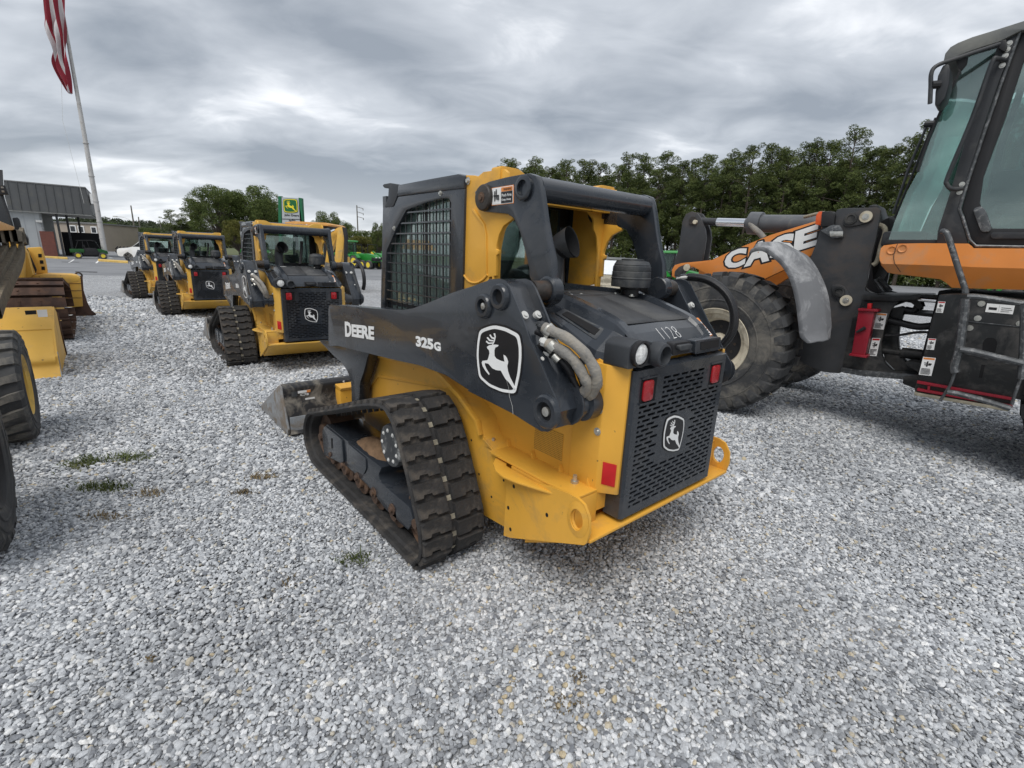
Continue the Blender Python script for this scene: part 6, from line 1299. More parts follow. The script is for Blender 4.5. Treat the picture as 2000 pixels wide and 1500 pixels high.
# far office block and low building behind
fbk = LocalThing('office_building', 'beige two storey building with small square windows behind the porch', 'building', at_y(150, 505, 80))
P80 = at_y(150, 505, 80); Vn = Vector((0, 1, 0))
def q80(x, y, view='P', d=0): return wp((x, y), P80+Vector((0, d, 0)), Vn, view)
ow = fbk.prism([Vector((q80(300, 700).x, 80, GZ)), Vector((q80(1330, 700).x, 80, GZ)), Vector((q80(1330, 700).x, 80, q80(1000, 655).z)), Vector((q80(300, 700).x, 80, q80(1000, 655).z))], (0, 8, 0), 'wall', 'beige')
zt2 = q80(1000, 655).z; xr = q80(1330, 700).x
fbk.prism([Vector((q80(300, 700).x, 79.8, zt2)), Vector((xr+.2, 79.8, zt2)), Vector((xr+.2, 79.8, zt2+.2)), Vector((q80(300, 700).x, 79.8, zt2+.2))], (0, 8.4, 0), 'roof_edge', 'trimgrey')
fbk.prism([Vector((q80(900, 780).x, 79.9, q80(1000, 795).z)), Vector((xr, 79.9, q80(1000, 795).z)), Vector((xr, 79.9, q80(1000, 785).z)), Vector((q80(900, 780).x, 79.9, q80(1000, 785).z))], (0, .1, 0), 'string_course', 'trimgrey')
for x0, x1, y0, y1 in ((955, 1000, 695, 762), (1062, 1108, 703, 770), (1235, 1278, 712, 778)):
    a, b = q80(x0, y1), q80(x1, y0)
    w = fbk.prism([(a.x-.15, 79.9, a.z-.15), (b.x+.15, 79.9, a.z-.15), (b.x+.15, 79.9, b.z+.15), (a.x-.15, 79.9, b.z+.15)], (0, .1, 0), 'window', 'white')
    fbk.prism([(a.x, 79.86, a.z), (b.x, 79.86, a.z), (b.x, 79.86, b.z), (a.x, 79.86, b.z)], (0, .05, 0), 'pane', 'darkglass', parent=w)
P95 = at_y(230, 500, 95)
lb = LocalThing('low_building', 'low brown roofed shed between the flagpole and the loaders', 'building', P95)
a, b = at_y(196, 500, 95), at_y(286, 500, 95); zt3 = at_y(240, 458, 95).z; zm = at_y(240, 466, 95).z
lb.prism([(a.x-14, 95, GZ), (b.x+3, 95, GZ), (b.x+3, 95, zm), (a.x-14, 95, zm)], (0, 6, 0), 'wall', 'beige')
rfx = lb.prism([(a.x-14.4, 94.6, zm), (b.x+3.4, 94.6, zm), (b.x+3.4, 97, zt3), (a.x-14.4, 97, zt3)], (0, .3, .0), 'roof', 'brownroof')
lb.prism([(a.x+3, 94.9, GZ), (b.x-2, 94.9, GZ), (b.x-2, 94.9, zm-.9), (a.x+3, 94.9, zm-.9)], (0, .1, 0), 'red_door_band', 'brick')

# ---- utility vehicle builder
def make_utv(label, frame, body='utvgreen', roof='black', s=1.0, doors='black', group=None, whitecab=False):
    t = thing('utility_vehicle', label, 'utility vehicle', frame, group)
    for x in (-.98, 1.0):
        for y in (-.58, .58):
            w = MB().lathe([(.19, -.13), (.30, -.14), (.335, -.10), (.335, .10), (.30, .14), (.19, .13), (.19, -.13)], (x, y, .335), 'Y', 22).build('wheel', M['tyre'], t)
            q = 1 if y > 0 else -1; MB().lathe([(.20, .115*q), (.17, .08*q), (.08, .06*q), (0, .10*q)], (x, y, .335), 'Y', 20).build('rim', M['wheelyellow'], w)
    MB().xz(fillet([(-1.55, .62), (-1.58, .95), (-.45, .98), (-.42, .80), (-.50, .62)], .04), -.70, .70, .02).build('cargo_bed', M[body], t)
    MB().xz([(-.6, .35), (.75, .35), (.80, .75), (-.5, .75)], -.62, .62, .02).build('chassis', M['black'], t)
    MB().xz(fillet([(.62, .62), (.60, 1.02), (.85, 1.05), (1.40, .86), (1.48, .60), (1.35, .55)], .05), -.60, .60, .03).build('hood', M[body], t)
    for y in (-.64, .64): 
        MB().xz(fillet([(-.42, .42), (-.45, 1.05), (-.05, 1.12), (.55, 1.10), (.66, .9), (.62, .42)], .05), y, y+.02*(1 if y < 0 else -1), .01).build('door', M[doors], t)
        MB().tube([(-.50, y*.98, .95), (-.46, y*.95, 1.80), (.20, y*.95, 1.86), (.55, y*.95, 1.78), (.88, y, 1.05)], .028, 8).build('roll_bar', M['black'], t)
        MB().tube([(-1.1, y*.95, .98), (-.80, y*.95, 1.78), (-.46, y*.95, 1.80)], .025, 8).build('roll_bar', M['black'], t)
        MB().tube([(.0, y*.95, 1.1), (-.1, y*.95, 1.84)], .022, 8).build('roll_bar', M['black'], t)
    MB().xz([(-1.0, 1.80), (-.9, 1.86), (.30, 1.92), (.62, 1.82), (.60, 1.78), (.25, 1.86), (-.9, 1.81)], -.66, .66, .015).build('roof', M[roof], t)
    MB().prism([(.60, -.56, 1.76), (.60, .56, 1.76), (.90, .58, 1.06), (.90, -.58, 1.06)], (-.02, 0, 0)).build('windscreen', M['whitecover'] if whitecab else M['glass'], t, smooth=0)
    for y in (-.30, .30): MB().box(-.35, .1, y-.22, y+.22, .75, .95, .04).build('seat', M['black'], t); MB().prism([(-.38, y-.22, .9), (-.45, y-.22, 1.4), (-.35, y-.22, 1.42), (-.25, y-.22, .92)], (0, .44, 0), .02).build('seat_back', M['black'], t)
    return t
gp1, gp2 = at_z((144, 505), GZ), at_z((193, 506), GZ)
mid_ = (gp1+gp2)/2; dd = gp2-gp1; yawu = math.degrees(math.atan2(-dd.x, dd.y))
sc = dd.length/1.98
u1 = make_utv('green utility vehicle with black roof parked under the porch', Frame(mid_.x, mid_.y+.58*sc, yawu, GZ)); u1.scale = (sc,)*3

# white SUV
wc = at_z((253, 511), GZ); fs = Frame(wc.x+1.45, wc.y+.9, 88, GZ)
sv = thing('parked_suv', 'white sport utility car beyond the loaders, black bike rack at its nose', 'car', fs)
prof = [(2.35, .45), (2.45, .70), (2.42, 1.0), (2.2, 1.12), (1.35, 1.20), (.95, 1.30), (.25, 1.78), (-.6, 1.88), (-1.9, 1.86), (-2.35, 1.35), (-2.45, .9), (-2.40, .45), (-1.95, .40), (-1.85, .62), (-1.45, .84), (-1.05, .62), (-.95, .36), (1.0, .36), (1.08, .62), (1.45, .84), (1.85, .62), (1.95, .42)]
bsv = MB().xz(fillet(prof, .05, 3), -.95, .95, .05).build('body', M['carwhite'], sv)
MB().xz([(.92, 1.30), (.28, 1.70), (-.6, 1.78), (-1.75, 1.74), (-2.05, 1.32)], -.955, .955).build('window', M['darkglass'], sv)
for x in (-1.45, 1.45):
    for y in (-.84, .84):
        w = MB().lathe([(.28, -.13), (.37, -.13), (.40, -.09), (.40, .09), (.37, .13), (.28, .13), (.28, -.13)], (x, y, .40), 'Y', 26).build('wheel', M['tyre'], sv); q = 1 if y > 0 else -1
        MB().lathe([(.28, .12*q), (.25, .09*q), (0, .08*q)], (x, y, .40), 'Y', 24).build('rim', M['black'], w)
        for k in range(6):
            a = k*PI/3; MB().prism([(x+math.cos(a+d)*r, y+.10*q, .40+math.sin(a+d)*r) for d, r in ((-.30, .05), (-.13, .26), (.13, .26), (.30, .05))], (0, .02*q, 0)).build('spoke', M['whitemet'], w)
MB().box(2.42, 2.55, -.7, .7, .50, 1.05, .03).build('grille', M['black'], sv)
for y in (-.5, -.1, .3, .6): MB().tube([(2.5, y, .5), (2.75, y+.1, .8), (2.6, y, 1.25), (2.9, y-.1, 1.05)], .05, 6).build('rack_bar', M['black'], sv)
sv.scale = (1, 1, 1)

# ---- tractors
def make_tractor(label, frame, cab=True, loader=False, s=1.0, group='green tractors lined up beyond the lot'):
    t = thing('tractor', label, 'tractor', frame, group)
    for x, r, y, w in ((-.75, .62, .72, .36), (-.75, .62, -.72, .36), (1.05, .40, .62, .24), (1.05, .40, -.62, .24)):
        o = MB().lathe([(r*.6, -w/2), (r*.92, -w/2), (r, -w*.35), (r, w*.35), (r*.92, w/2), (r*.6, w/2), (r*.6, -w/2)], (x, y, r), 'Y', 28).build('wheel', M['tyre'], t); q = 1 if y > 0 else -1
        MB().lathe([(r*.62, w*.48*q), (r*.55, w*.3*q), (r*.2, w*.2*q), (0, w*.35*q)], (x, y, r), 'Y', 24).build('rim', M['wheelyellow'], o)
        mb = MB()
        for k in range(16): 
            a = k*PI/8; mb.prism([(x+math.cos(a+d)*rr, y-w*.48, r+math.sin(a+d)*rr) for d, rr in ((-.06, r*.97), (-.06, r*1.04), (.06, r*1.04), (.06, r*.97))], (0, w*.96, 0))
        tag(mb.build('tread_bars', M['tyre'], o), kind='stuff')
    MB().xz(fillet([(-.2, .75), (-.2, 1.35), (.3, 1.42), (1.35, 1.28), (1.62, 1.10), (1.62, .72), (1.3, .62)], .08), -.33, .33, .05).build('hood', M['green'], t)
    MB().xz([(1.1, .72), (1.1, 1.12), (1.63, 1.02), (1.63, .74)], -.335, .335, .01).build('grille', M['black'], t)
    for y in (-.2, .2): MB().box(1.58, 1.645, y-.09, y+.09, 1.02, 1.12, .02).build('headlight', M['lens'], t)
    MB().box(-1.0, 1.2, -.25, .25, .45, .8, .03).build('chassis', M['black'], t)
    for y in (-.72, .72): MB().xz(fillet([(-1.35, .95), (-1.15, 1.30), (-.45, 1.32), (-.10, 1.0), (-.2, .95), (-.5, 1.22), (-1.1, 1.2), (-1.25, .95)], .03), y-.19, y+.19, .01).build('rear_fender', M['green'], t)
    if cab:
        for x, y in ((-1.2, .6), (-1.2, -.6), (.05, .6), (.05, -.6)): MB().box(x-.04, x+.04, y-.04, y+.04, 1.1, 2.3).build('cab_post', M['black'], t)
        MB().xz([(-1.2, 1.25), (-1.2, 2.25), (.05, 2.25), (.1, 1.3)], -.58, .58).build('cab_glass', M['glass_skyfilm'], t, smooth=0)
        MB().box(-1.35, .25, -.70, .70, 2.28, 2.42, .05).build('cab_roof', M['greenlight'], t)
    else:
        MB().tube([(-1.1, -.5, .9), (-1.15, -.5, 2.2), (-1.15, .5, 2.2), (-1.1, .5, .9)], .04, 8).build('roll_bar', M['black'], t)
        MB().box(-1.0, -.55, -.22, .22, 1.1, 1.2, .03).build('seat', M['wheelyellow'], t); MB().box(-1.05, -.97, -.22, .22, 1.15, 1.5, .03).build('seat_back', M['wheelyellow'], t)
        MB().tube([(-.2, 0, 1.3), (-.4, 0, 1.5)], .03, 8).build('steering_column', M['black'], t)
    if loader:
        for y in (-.45, .45):
            MB().xz([(-.1, 1.5), (.0, 1.6), (1.4, 1.05), (2.3, .35), (2.2, .28), (1.35, .92)], y-.04, y+.04, .01).build('loader_arm', M['green'], t)
            MB().tube([(.6, y, .9), (1.5, y, .75)], .03, 8).build('loader_cylinder', M['whitemet'], t)
        MB().xz([(2.2, .05), (2.15, .45), (2.25, .60), (2.32, .60), (2.35, .2), (2.9, .08), (2.9, .04)], -.85, .85, .01).build('loader_bucket', M['green'], t)
        for y in (-.85, .83): MB().xz([(2.2, .05), (2.15, .45), (2.25, .60), (2.9, .08), (2.9, .04)], y, y+.02).build('bucket_side', M['green'], t)
    t.scale = (s,)*3; return t
def gfr(x, y, yaw, dz_=0): p = at_z((x, y), GZ); return Frame(p.x, p.y, yaw, GZ)
make_tractor('green tractor with glazed cab at the left end of the far line', gfr(688, 523, -110), True, False, 1.12)
make_tractor('open green tractor next to the cabbed one in the far line', gfr(702, 524, -118), False, False, 1.05)
make_tractor('open green tractor third in the far line', gfr(716, 525, -122), False, False, 1.05)
make_tractor('green tractor with a lowered front bucket beside the near loader cab', gfr(738, 523, -140), False, True, 1.10)
make_tractor('green tractor seen through the mesh window of the near machine', gfr(800, 522, -120), False, False, 1.1)
make_tractor('green cabbed tractor behind the bucket crank of the orange loader', gfr(1322, 575, -150), True, False, 1.0, None)
make_tractor('green tractor glimpsed under the cab of the orange loader', Frame(27.0, 26.0, -120, GZ), False, False, 1.0, None)
make_tractor('green tractor seen through the gap behind the far left machines', gfr(505, 515, -120), False, False, 1.1)
make_tractor('open green tractor standing behind the near loader cab', gfr(848, 524, -125), False, True, 1.1)
make_utv('white windowed utility vehicle behind the near machine, nearer of two', gfr(1190, 575, 170), 'creamdull', 'roofgrey', 1, 'whitecover', 'white side by sides behind the near loader', True)
make_utv('white windowed utility vehicle further right behind the air cleaner', gfr(1238, 573, 168), 'creamdull', 'roofgrey', 1, 'whitecover', 'white side by sides behind the near loader', True)
ct = LocalThing('flat_trailer', 'cream wooden flat trailer below the white utility vehicles', 'trailer', at_z((1180, 600), GZ))
c0 = at_z((1180, 600), GZ)
for k in range(6): ct.prism([c0+Vector((-1.2, -.1+k*.0, .25+k*.115)), c0+Vector((1.6, -.1, .25+k*.115)), c0+Vector((1.6, -.1, .35+k*.115)), c0+Vector((-1.2, -.1, .35+k*.115))], (0, .04, 0), 'side_board', 'cream')
ct.prism([c0+Vector((-1.2, -.05, .22)), c0+Vector((1.6, -.05, .22)), c0+Vector((1.6, -.05, .26)), c0+Vector((-1.2, -.05, .26))], (0, 2.2, 0), 'deck', 'cream')
for xx in (-.6, .9): ct.prism([c0+Vector((xx+.28*math.cos(a), -.14, .28+.28*math.sin(a))) for a in [k*PI/9 for k in range(18)]], (0, .15, 0), 'wheel', 'tyre')

# backhoe standing behind the second track loader
ref = at_y(600, 520, 21); FB = Frame(ref.x, 21, 20, GZ)
bh = thing('backhoe_loader', 'yellow backhoe with flat orange roof and folded boom behind the second loader', 'backhoe', FB)
def bw(x, y, d=21): return at_y(x, y, d)
inv = (Matrix.Translation(FB.o) @ Matrix.Rotation(FB.yaw+PI/2, 4, 'Z')).inverted()
def bpr(pts, depth, nm, m, d=21, bev=.01): return MB().prism([inv @ bw(x, y, d) for x, y in pts], inv.to_3x3() @ Vector((0, depth, 0)), bev).build(nm, M[m], bh)
bpr([(556, 434), (575, 432), (636, 435), (642, 438), (641, 441), (600, 440), (558, 438)], 2.0, 'cab_roof', 'orangeyellow', 20.6)
bpr([(566, 440), (640, 441), (638, 448), (570, 447)], 1.6, 'roof_lining', 'black', 20.8)
for x in (574, 597, 620): bpr([(x, 438), (x+3, 438), (x+3, 441), (x, 441)], .05, 'work_lamp', 'lens', 20.55)
bpr([(630, 446), (636, 446), (640, 520), (634, 520)], .1, 'cab_post', 'black', 20.8); bpr([(572, 446), (577, 446), (577, 530), (572, 530)], .1, 'cab_post', 'black', 20.8)
bpr([(577, 448), (632, 448), (634, 500), (577, 500)], .04, 'rear_window', 'glass_skyfilm', 21.4, 0)
bpr([(560, 500), (650, 502), (655, 545), (556, 545)], 2.2, 'body', 'yellow2', 20.9, .05)
bpr([(660, 447), (664, 443), (670, 446), (672, 470), (668, 500), (664, 530), (652, 530), (654, 500), (657, 470)], .25, 'dipper_arm', 'yellow2', 20.2)
bpr([(641, 452), (650, 450), (661, 444), (665, 450), (655, 470), (646, 492), (641, 482), (648, 468), (641, 466)], .3, 'boom', 'yellow2', 20.5)
bpr([(640, 470), (648, 478), (642, 520), (634, 522)], .3, 'swing_frame', 'yellow2', 20.5)
bpr([(668, 443), (675, 445), (678, 460), (677, 520), (671, 520), (672, 465)], .12, 'bucket_cylinder', 'black', 20.1)
bpr([(640, 452), (652, 447), (654, 450), (642, 457)], .1, 'boom_cylinder', 'chrome', 20.3)
for x, r in ((560, .45), (645, .65)):
    p = inv @ at_y(x, 545, 20.8); MB().lathe([(r*.55, -.2), (r*.95, -.2), (r, -.1), (r, .1), (r*.95, .2), (r*.55, .2)], (p.x, p.y, r), 'Y', 26).build('wheel', M['tyre'], bh)

# dealer sign
sp0 = at_y(570, 500, 60); sn = LocalThing('dealer_sign', 'tall silver pylon sign with green posts and a yellow deer', 'sign', (sp0.x, 60, GZ))
def s60(x, y, d=60): return at_y(x, y, d)
sn.prism([Vector((s60(544, 500).x, 60, GZ)), Vector((s60(550, 500).x, 60, GZ)), s60(549, 383), s60(543, 383)], (0, .5, 0), 'post', 'signgreen')
sn.prism([Vector((s60(590, 500).x, 60, GZ)), Vector((s60(595, 500).x, 60, GZ)), s60(589, 387), s60(583, 386)], (0, .5, 0), 'post', 'signgreen')
pn_ = sn.prism([s60(550, 385), s60(583, 387), Vector((s60(591, 440).x, 60, s60(591, 445).z)), Vector((s60(551, 440).x, 60, s60(551, 445).z))], (0, .4, 0), 'panel', 'signsilver')
sl_ = sn.l; q = [s60(x, y, 59.97) for x, y in ((555, 415), (582, 415), (555, 389))]
sq = [(130, 400), (200, 380), (277, 375), (354, 380), (424, 400), (434, 500), (436, 611), (434, 720), (424, 823), (354, 843), (277, 848), (200, 843), (130, 823), (120, 720), (118, 611), (120, 500)]
emblem(sl_(q[0]), (q[1]-q[0]), Vector((0, 0, (q[2]-q[0]).z)), sn.r, cols=('greenp', 'yellowp', 'yellowp'), lift=.03, shield=sq, name='leaping_deer_sign')
a, b = s60(555.5, 422.5, 59.97), s60(584, 424, 59.97); lettering('John Deere', sl_(a), b-a, (0, 0, .30), M['blackp'], sn.r, .01, lift=.02)
a, b = s60(551, 427, 59.97), s60(589, 428, 59.97); sn.prism([a, b, b-Vector((0, 0, .06)), a-Vector((0, 0, .06))], (0, .02, 0), 'rule_line', 'blackp', smooth=0)
a, b = s60(564, 433, 59.97), s60(577, 433, 59.97); lettering('Ag-Pro', sl_(a), b-a, (0, 0, .26), M['blackp'], sn.r, .01, lift=.02)
# utility poles
def pole(x, yt, d, label, arms=0, name='utility_pole'):
    p = at_y(x, 500, d); zt_ = at_y(x, yt, d).z; t = thing(name, label, 'pole', loc=(p.x, d, GZ)); h = zt_-GZ
    k = at_y(x, yt, d).x-p.x
    MB().tube([(0, 0, 0), (0, 0, h)], [.20, .12], 8).build('pole', M['wood'], t)
    for i in range(arms): z = h*(.97-.09*i); MB().tube([(0, 0, z), (1.5 if i % 2 == 0 else 1.3, 0, z-.35)], .06, 6).build('arm', M['wood'], t); MB().tube([(1.45, 0, z-.3), (1.45, 0, z-.75)], .09, 6).build('insulator', M['wood'], t)
    return t
pole(701, 401, 120, 'tall thin transmission pole with short side arms, right of the sign', 3)
t_ = pole(271, 402, 110, 'wooden utility pole with a street lamp, left of the trees', 0); h_ = 10.0
MB().tube([(0, 0, 6.0), (-2, 0, 6.8), (-3.6, 0, 6.9)], .05, 6).build('lamp_arm', M['whitemet'], t_); MB().box(-4.3, -3.4, -.15, .15, 6.8, 7.0, .04).build('lamp_head', M['whitemet'], t_)
pole(282, 424, 130, 'shorter utility pole right of the lamp pole', 0); pole(322, 430, 150, 'thin distant pole beside the small dark pine', 0)
# kerb and paint at the edge of the yard
def strip(px, nm, m, z=GZ+.010, h=.004): 
    mb = MB(); mb.prism([Vector((p.x, p.y, z)) for p in (at_z(q, z) for q in px)], (0, 0, h)); tag(mb.build(nm, M[m], smooth=0), kind='structure')
strip([(192, 510.5), (250, 514.5), (250, 512.3), (192, 508.5)], 'yellow_kerb', 'kerbyellow', GZ, .13)
strip([(85, 503.6), (132, 506.6), (132, 505), (85, 502.2)], 'yellow_kerb', 'kerbyellow', GZ, .13)
strip([(186, 514), (190, 514), (196, 507), (193, 507)], 'white_parking_line', 'white'); strip([(133, 513), (137, 513), (146, 507), (143, 507)], 'white_parking_line', 'white')
for px in (((120, 512), (155, 512.4), (155, 511.6), (120, 511.2)), ((147, 531), (190, 532.4), (190, 530.6), (147, 529.6))): strip(px, 'tar_patch', 'tar')
# ---------------------------------------------------------------- trees and hills
def leaf_mat(name, c1, c2, c3):
    m = bpy.data.materials.new(name); m.use_nodes = True; t = m.node_tree; b = t.nodes['Principled BSDF']; b.inputs['Roughness'].default_value = .65; b.inputs['Specular IOR Level'].default_value = .25
    tc = N(t, 'ShaderNodeTexCoord'); oi = N(t, 'ShaderNodeObjectInfo'); n = N(t, 'ShaderNodeTexNoise', _Scale=.9, _Detail=4., _Roughness=.7); t.links.new(tc.outputs['Object'], n.inputs['Vector'])
    r = N(t, 'ShaderNodeValToRGB'); t.links.new(n.outputs[0], r.inputs[0]); e = r.color_ramp.elements; e[0].position = .32; e[0].color = (*c1, 1); e[1].position = .70; e[1].color = (*c3, 1); k = e.new(.5); k.color = (*c2, 1)
    hs = N(t, 'ShaderNodeHueSaturation'); t.links.new(r.outputs[0], hs.inputs['Color']); mr = N(t, 'ShaderNodeMapRange'); mr.inputs[3].default_value = .78; mr.inputs[4].default_value = 1.25; t.links.new(oi.outputs['Random'], mr.inputs[0]); t.links.new(mr.outputs[0], hs.inputs['Value'])
    tr = N(t, 'ShaderNodeBsdfTranslucent'); t.links.new(hs.outputs[0], tr.inputs[0]); t.links.new(hs.outputs[0], b.inputs['Base Color'])
    mx_ = N(t, 'ShaderNodeMixShader', _Fac=.25); mx_.inputs[0].default_value = .25; t.links.new(b.outputs[0], mx_.inputs[1]); t.links.new(tr.outputs[0], mx_.inputs[2]); t.links.new(mx_.outputs[0], t.nodes['Material Output'].inputs[0])
    return m
M['pine'] = leaf_mat('pine_needles', (.036, .054, .018), (.098, .128, .040), (.22, .25, .08))
M['oak'] = leaf_mat('oak_leaves', (.042, .064, .018), (.10, .135, .038), (.19, .22, .066))
M['olive'] = leaf_mat('yellowing_leaves', (.06, .07, .015), (.13, .13, .03), (.22, .20, .05))
M['lime'] = leaf_mat('bright_leaves', (.06, .10, .02), (.12, .18, .035), (.20, .27, .06))
M['bark'] = mat('pine_bark', (.105, .085, .07), .95, var=.3, vscale=8, bump=.5)
M['pinehill'] = leaf_mat('hill_leaves', (.035, .048, .028), (.060, .078, .040), (.10, .115, .058))
M['hillside'] = mat('hillside', (.045, .055, .03), .95, var=.2, vscale=.02)
def leaf_cloud(clumps, leaf, per, rng, flat=.7):
    """numpy quads scattered through ellipsoidal clumps"""
    V = []
    for (cx_, cy_, cz_, r) in clumps:
        n = int(per*r*r); d = rng.normal(size=(n, 3)); d /= np.linalg.norm(d, axis=1)[:, None]; rad_ = r*rng.uniform(.35, 1.0, n)**.45
        p = d*rad_[:, None]; p[:, 2] *= flat; p += (cx_, cy_, cz_)
        a = rng.normal(size=(n, 3)); a[:, 2] *= .6; a += d*.3; a /= np.linalg.norm(a, axis=1)[:, None]; b = np.cross(a, rng.normal(size=(n, 3))); b /= np.linalg.norm(b, axis=1)[:, None]
        s = leaf*rng.uniform(.5, 1.3, n)[:, None]
        V.append(np.stack([p-a*s, p-b*s*.38, p+a*s, p+b*s*.38], 1))
    V = np.concatenate(V).reshape(-1, 3); return V
def cloud_mesh(name, V, m):
    n = len(V)//4; me = bpy.data.meshes.new(name); me.vertices.add(len(V)); me.vertices.foreach_set('co', V.ravel()); me.loops.add(n*4); me.loops.foreach_set('vertex_index', np.arange(n*4)); me.polygons.add(n); me.polygons.foreach_set('loop_start', np.arange(0, n*4, 4)); me.polygons.foreach_set('loop_total', np.full(n, 4)); me.update(); me.materials.append(m); return me
def pine_variant(seed, H=18.5):
    rng = np.random.default_rng(seed); rs = random.Random(seed); cl = []; limbs = []; base = rs.uniform(.16, .36)*H
    lean = (rs.uniform(-.5, .5), rs.uniform(-.5, .5))
    for k in range(84):
        t = (k+.5)/84; z = base+(H-base)*t; w = (3.2*math.sin(PI*min(1, .16+.80*t))**.8+.3)*rs.uniform(.25, 1.12); a = rs.uniform(0, 2*PI)
        x, y = lean[0]*z/H+w*math.cos(a), lean[1]*z/H+w*math.sin(a); r = rs.uniform(.5, 1.12)*(1 if t < .8 else .8)
        cl.append((x, y, z, r)); limbs.append((x, y, z-.1)) if k % 2 else None
    cl.append((lean[0], lean[1], H-.6, .9))
    tk = MB(); tk.tube([(0, 0, -.3), (lean[0]*.3, lean[1]*.3, H*.35), (lean[0]*.7, lean[1]*.7, H*.7), (lean[0], lean[1], H-.5)], [.24, .19, .12, .03], 7)
    for x, y, z in limbs: 
        k = (z-.9)/H; tk.tube([(lean[0]*k, lean[1]*k, z-.9), (x*.6+lean[0]*k*.4, y*.6+lean[1]*k*.4, z-.35), (x, y, z)], [.06, .04, .015], 4, cap=False)
    for k in range(7):
        z = rs.uniform(.12, .35)*H; a = rs.uniform(0, 6.28); tk.tube([(0, 0, z), (math.cos(a)*1.2, math.sin(a)*1.2, z+rs.uniform(-.3, .5))], [.035, .01], 4, cap=False)
    bm = tk.bm; me = bpy.data.meshes.new('trunk'); bm.to_mesh(me); bm.free(); me.materials.append(M['bark'])
    return me, cloud_mesh('crown', leaf_cloud(cl, .115, 400, rng, .62), M['pine'])
PV = [pine_variant(s) for s in (1, 2, 3, 4, 5)]
def place_tree(var, x, y, s, rz, label, group, cat='tree', name='pine_tree', z=GZ-.05, crownm=None, sz=1):
    t = thing(name, label, cat, loc=(x, y, z), rz=rz, group=group); t.scale = (s, s, s*sz)
    a = bpy.data.objects.new('trunk', var[0]); b = bpy.data.objects.new('crown', var[1])
    for o in (a, b): COL.objects.link(o); o.parent = t
    if crownm: b.material_slots[0].link = 'OBJECT'; b.material_slots[0].material = crownm
    return t
rs = random.Random(11)
def nth(n):
    w = ['first', 'second', 'third', 'fourth', 'fifth', 'sixth', 'seventh', 'eighth', 'ninth', 'tenth']
    return w[n-1] if n <= 10 else '%d%s' % (n, {1: 'st', 2: 'nd', 3: 'rd'}.get(n % 10, 'th') if n % 100 not in (11, 12, 13) else 'th')
def line_pt(px, off): 
    t = (px-1000)/1000; d = 96-38*t; return at_y(px, 500, d+off)
px = 985; i = 0
while px < 2130:
    for row, off in ((0, 0), (1, 6), (1, 12)):
        if row == 1 and rs.random() < (.2 if off < 9 else .45): continue
        p = line_pt(px+rs.uniform(-8, 8)+(14 if row else 0), off+rs.uniform(-1.5, 1.5)); zt_ = 1.0
        i += row == 0
        s = rs.uniform(.90, 1.06)*(.97 if row else 1)*(1.0 if px < 1600 else 1.04)
        place_tree(PV[rs.randrange(5)], p.x, p.y, s, rs.uniform(0, 6.28), ('front row pine, %s from the left end of the tree line' % nth(i), 'tall pine standing behind the front row of the tree line')[row], ('pines in the front of the tree line', 'pines in the back of the tree line')[row])
    px += rs.uniform(21, 32)*(.8+.35*(px-1000)/1000)
# undergrowth along the foot of the pines
rng = np.random.default_rng(9); cl = []
for k in range(230):
    q = line_pt(980+k*5, rs.uniform(-4, 3)); cl.append((q.x, q.y+3, GZ+rs.uniform(.3, 3.4), rs.uniform(.9, 1.9)))
o = link('undergrowth', cloud_mesh('undergrowth', leaf_cloud(cl, .26, 70, rng, .8), M['oak']), None); tag(o, 'bushes and saplings along the foot of the pines', 'undergrowth', kind='stuff')
def round_tree(seed, H, Wd, base=.22, n=60, leaf=.15, per=260, m='oak'):
    rng = np.random.default_rng(seed); rs = random.Random(seed); cl = []
    tk = MB(); tk.tube([(0, 0, -.3), (.1, 0, H*.25), (0, .1, H*.6)], [.35, .28, .12], 8)
    for k in range(n):
        a, b = rs.uniform(0, 6.28), rs.uniform(-.55, 1.0); rr = rs.uniform(.45, 1)
        x, y, z = Wd/2*rr*math.cos(a)*math.sqrt(max(.05, 1-b*b*.8)), Wd/2*rr*math.sin(a)*math.sqrt(max(.05, 1-b*b*.8)), H*(base+(1-base)*.5)+H*(1-base)*.5*b*.92
        cl.append((x, y, z, rs.uniform(.09, .17)*Wd)); tk.tube([(0, 0, max(.5, z*.4)), (x*.5, y*.5, z*.75), (x, y, z)], [.12, .07, .02], 4, cap=False)
    me = bpy.data.meshes.new('trunk'); tk.bm.to_mesh(me); tk.bm.free(); me.materials.append(M['bark'])
    return me, cloud_mesh('crown', leaf_cloud(cl, leaf, per, rng, .8), M[m])
RV = [round_tree(21, 13, 11), round_tree(22, 12, 9), round_tree(23, 9, 8, .1)]
def rt(var, x, ytop, d, H, label, group=None, m=None, name='leafy_tree', wz=1, rz=0):
    p = at_y(x, 500, d); h = at_y(x, ytop, d).z-GZ; s = h/H; t = place_tree(var, p.x, d, s, rz, label, group, name=name, crownm=m); t.scale = (s*wz, s*wz, s); return t
rt(RV[0], 437, 366, 85, 13, 'big rounded oak left of the dealer sign', wz=.95); rt(RV[1], 508, 366, 88, 12, 'second big oak just left of the dealer sign', wz=1.0, rz=2); rt(RV[0], 470, 385, 92, 13, 'oak filling in between the two big oaks', wz=1, rz=4)
rt(RV[1], 530, 392, 86, 12, 'lower oak touching the left post of the dealer sign', wz=.9, rz=1.3)
rt(RV[2], 470, 432, 70, 9, 'yellowing bush tree in front of the big oaks', m=M['olive'], wz=1.1); rt(RV[2], 520, 442, 72, 9, 'low yellow green bush beneath the dealer sign', m=M['olive'], wz=1.3, rz=2)
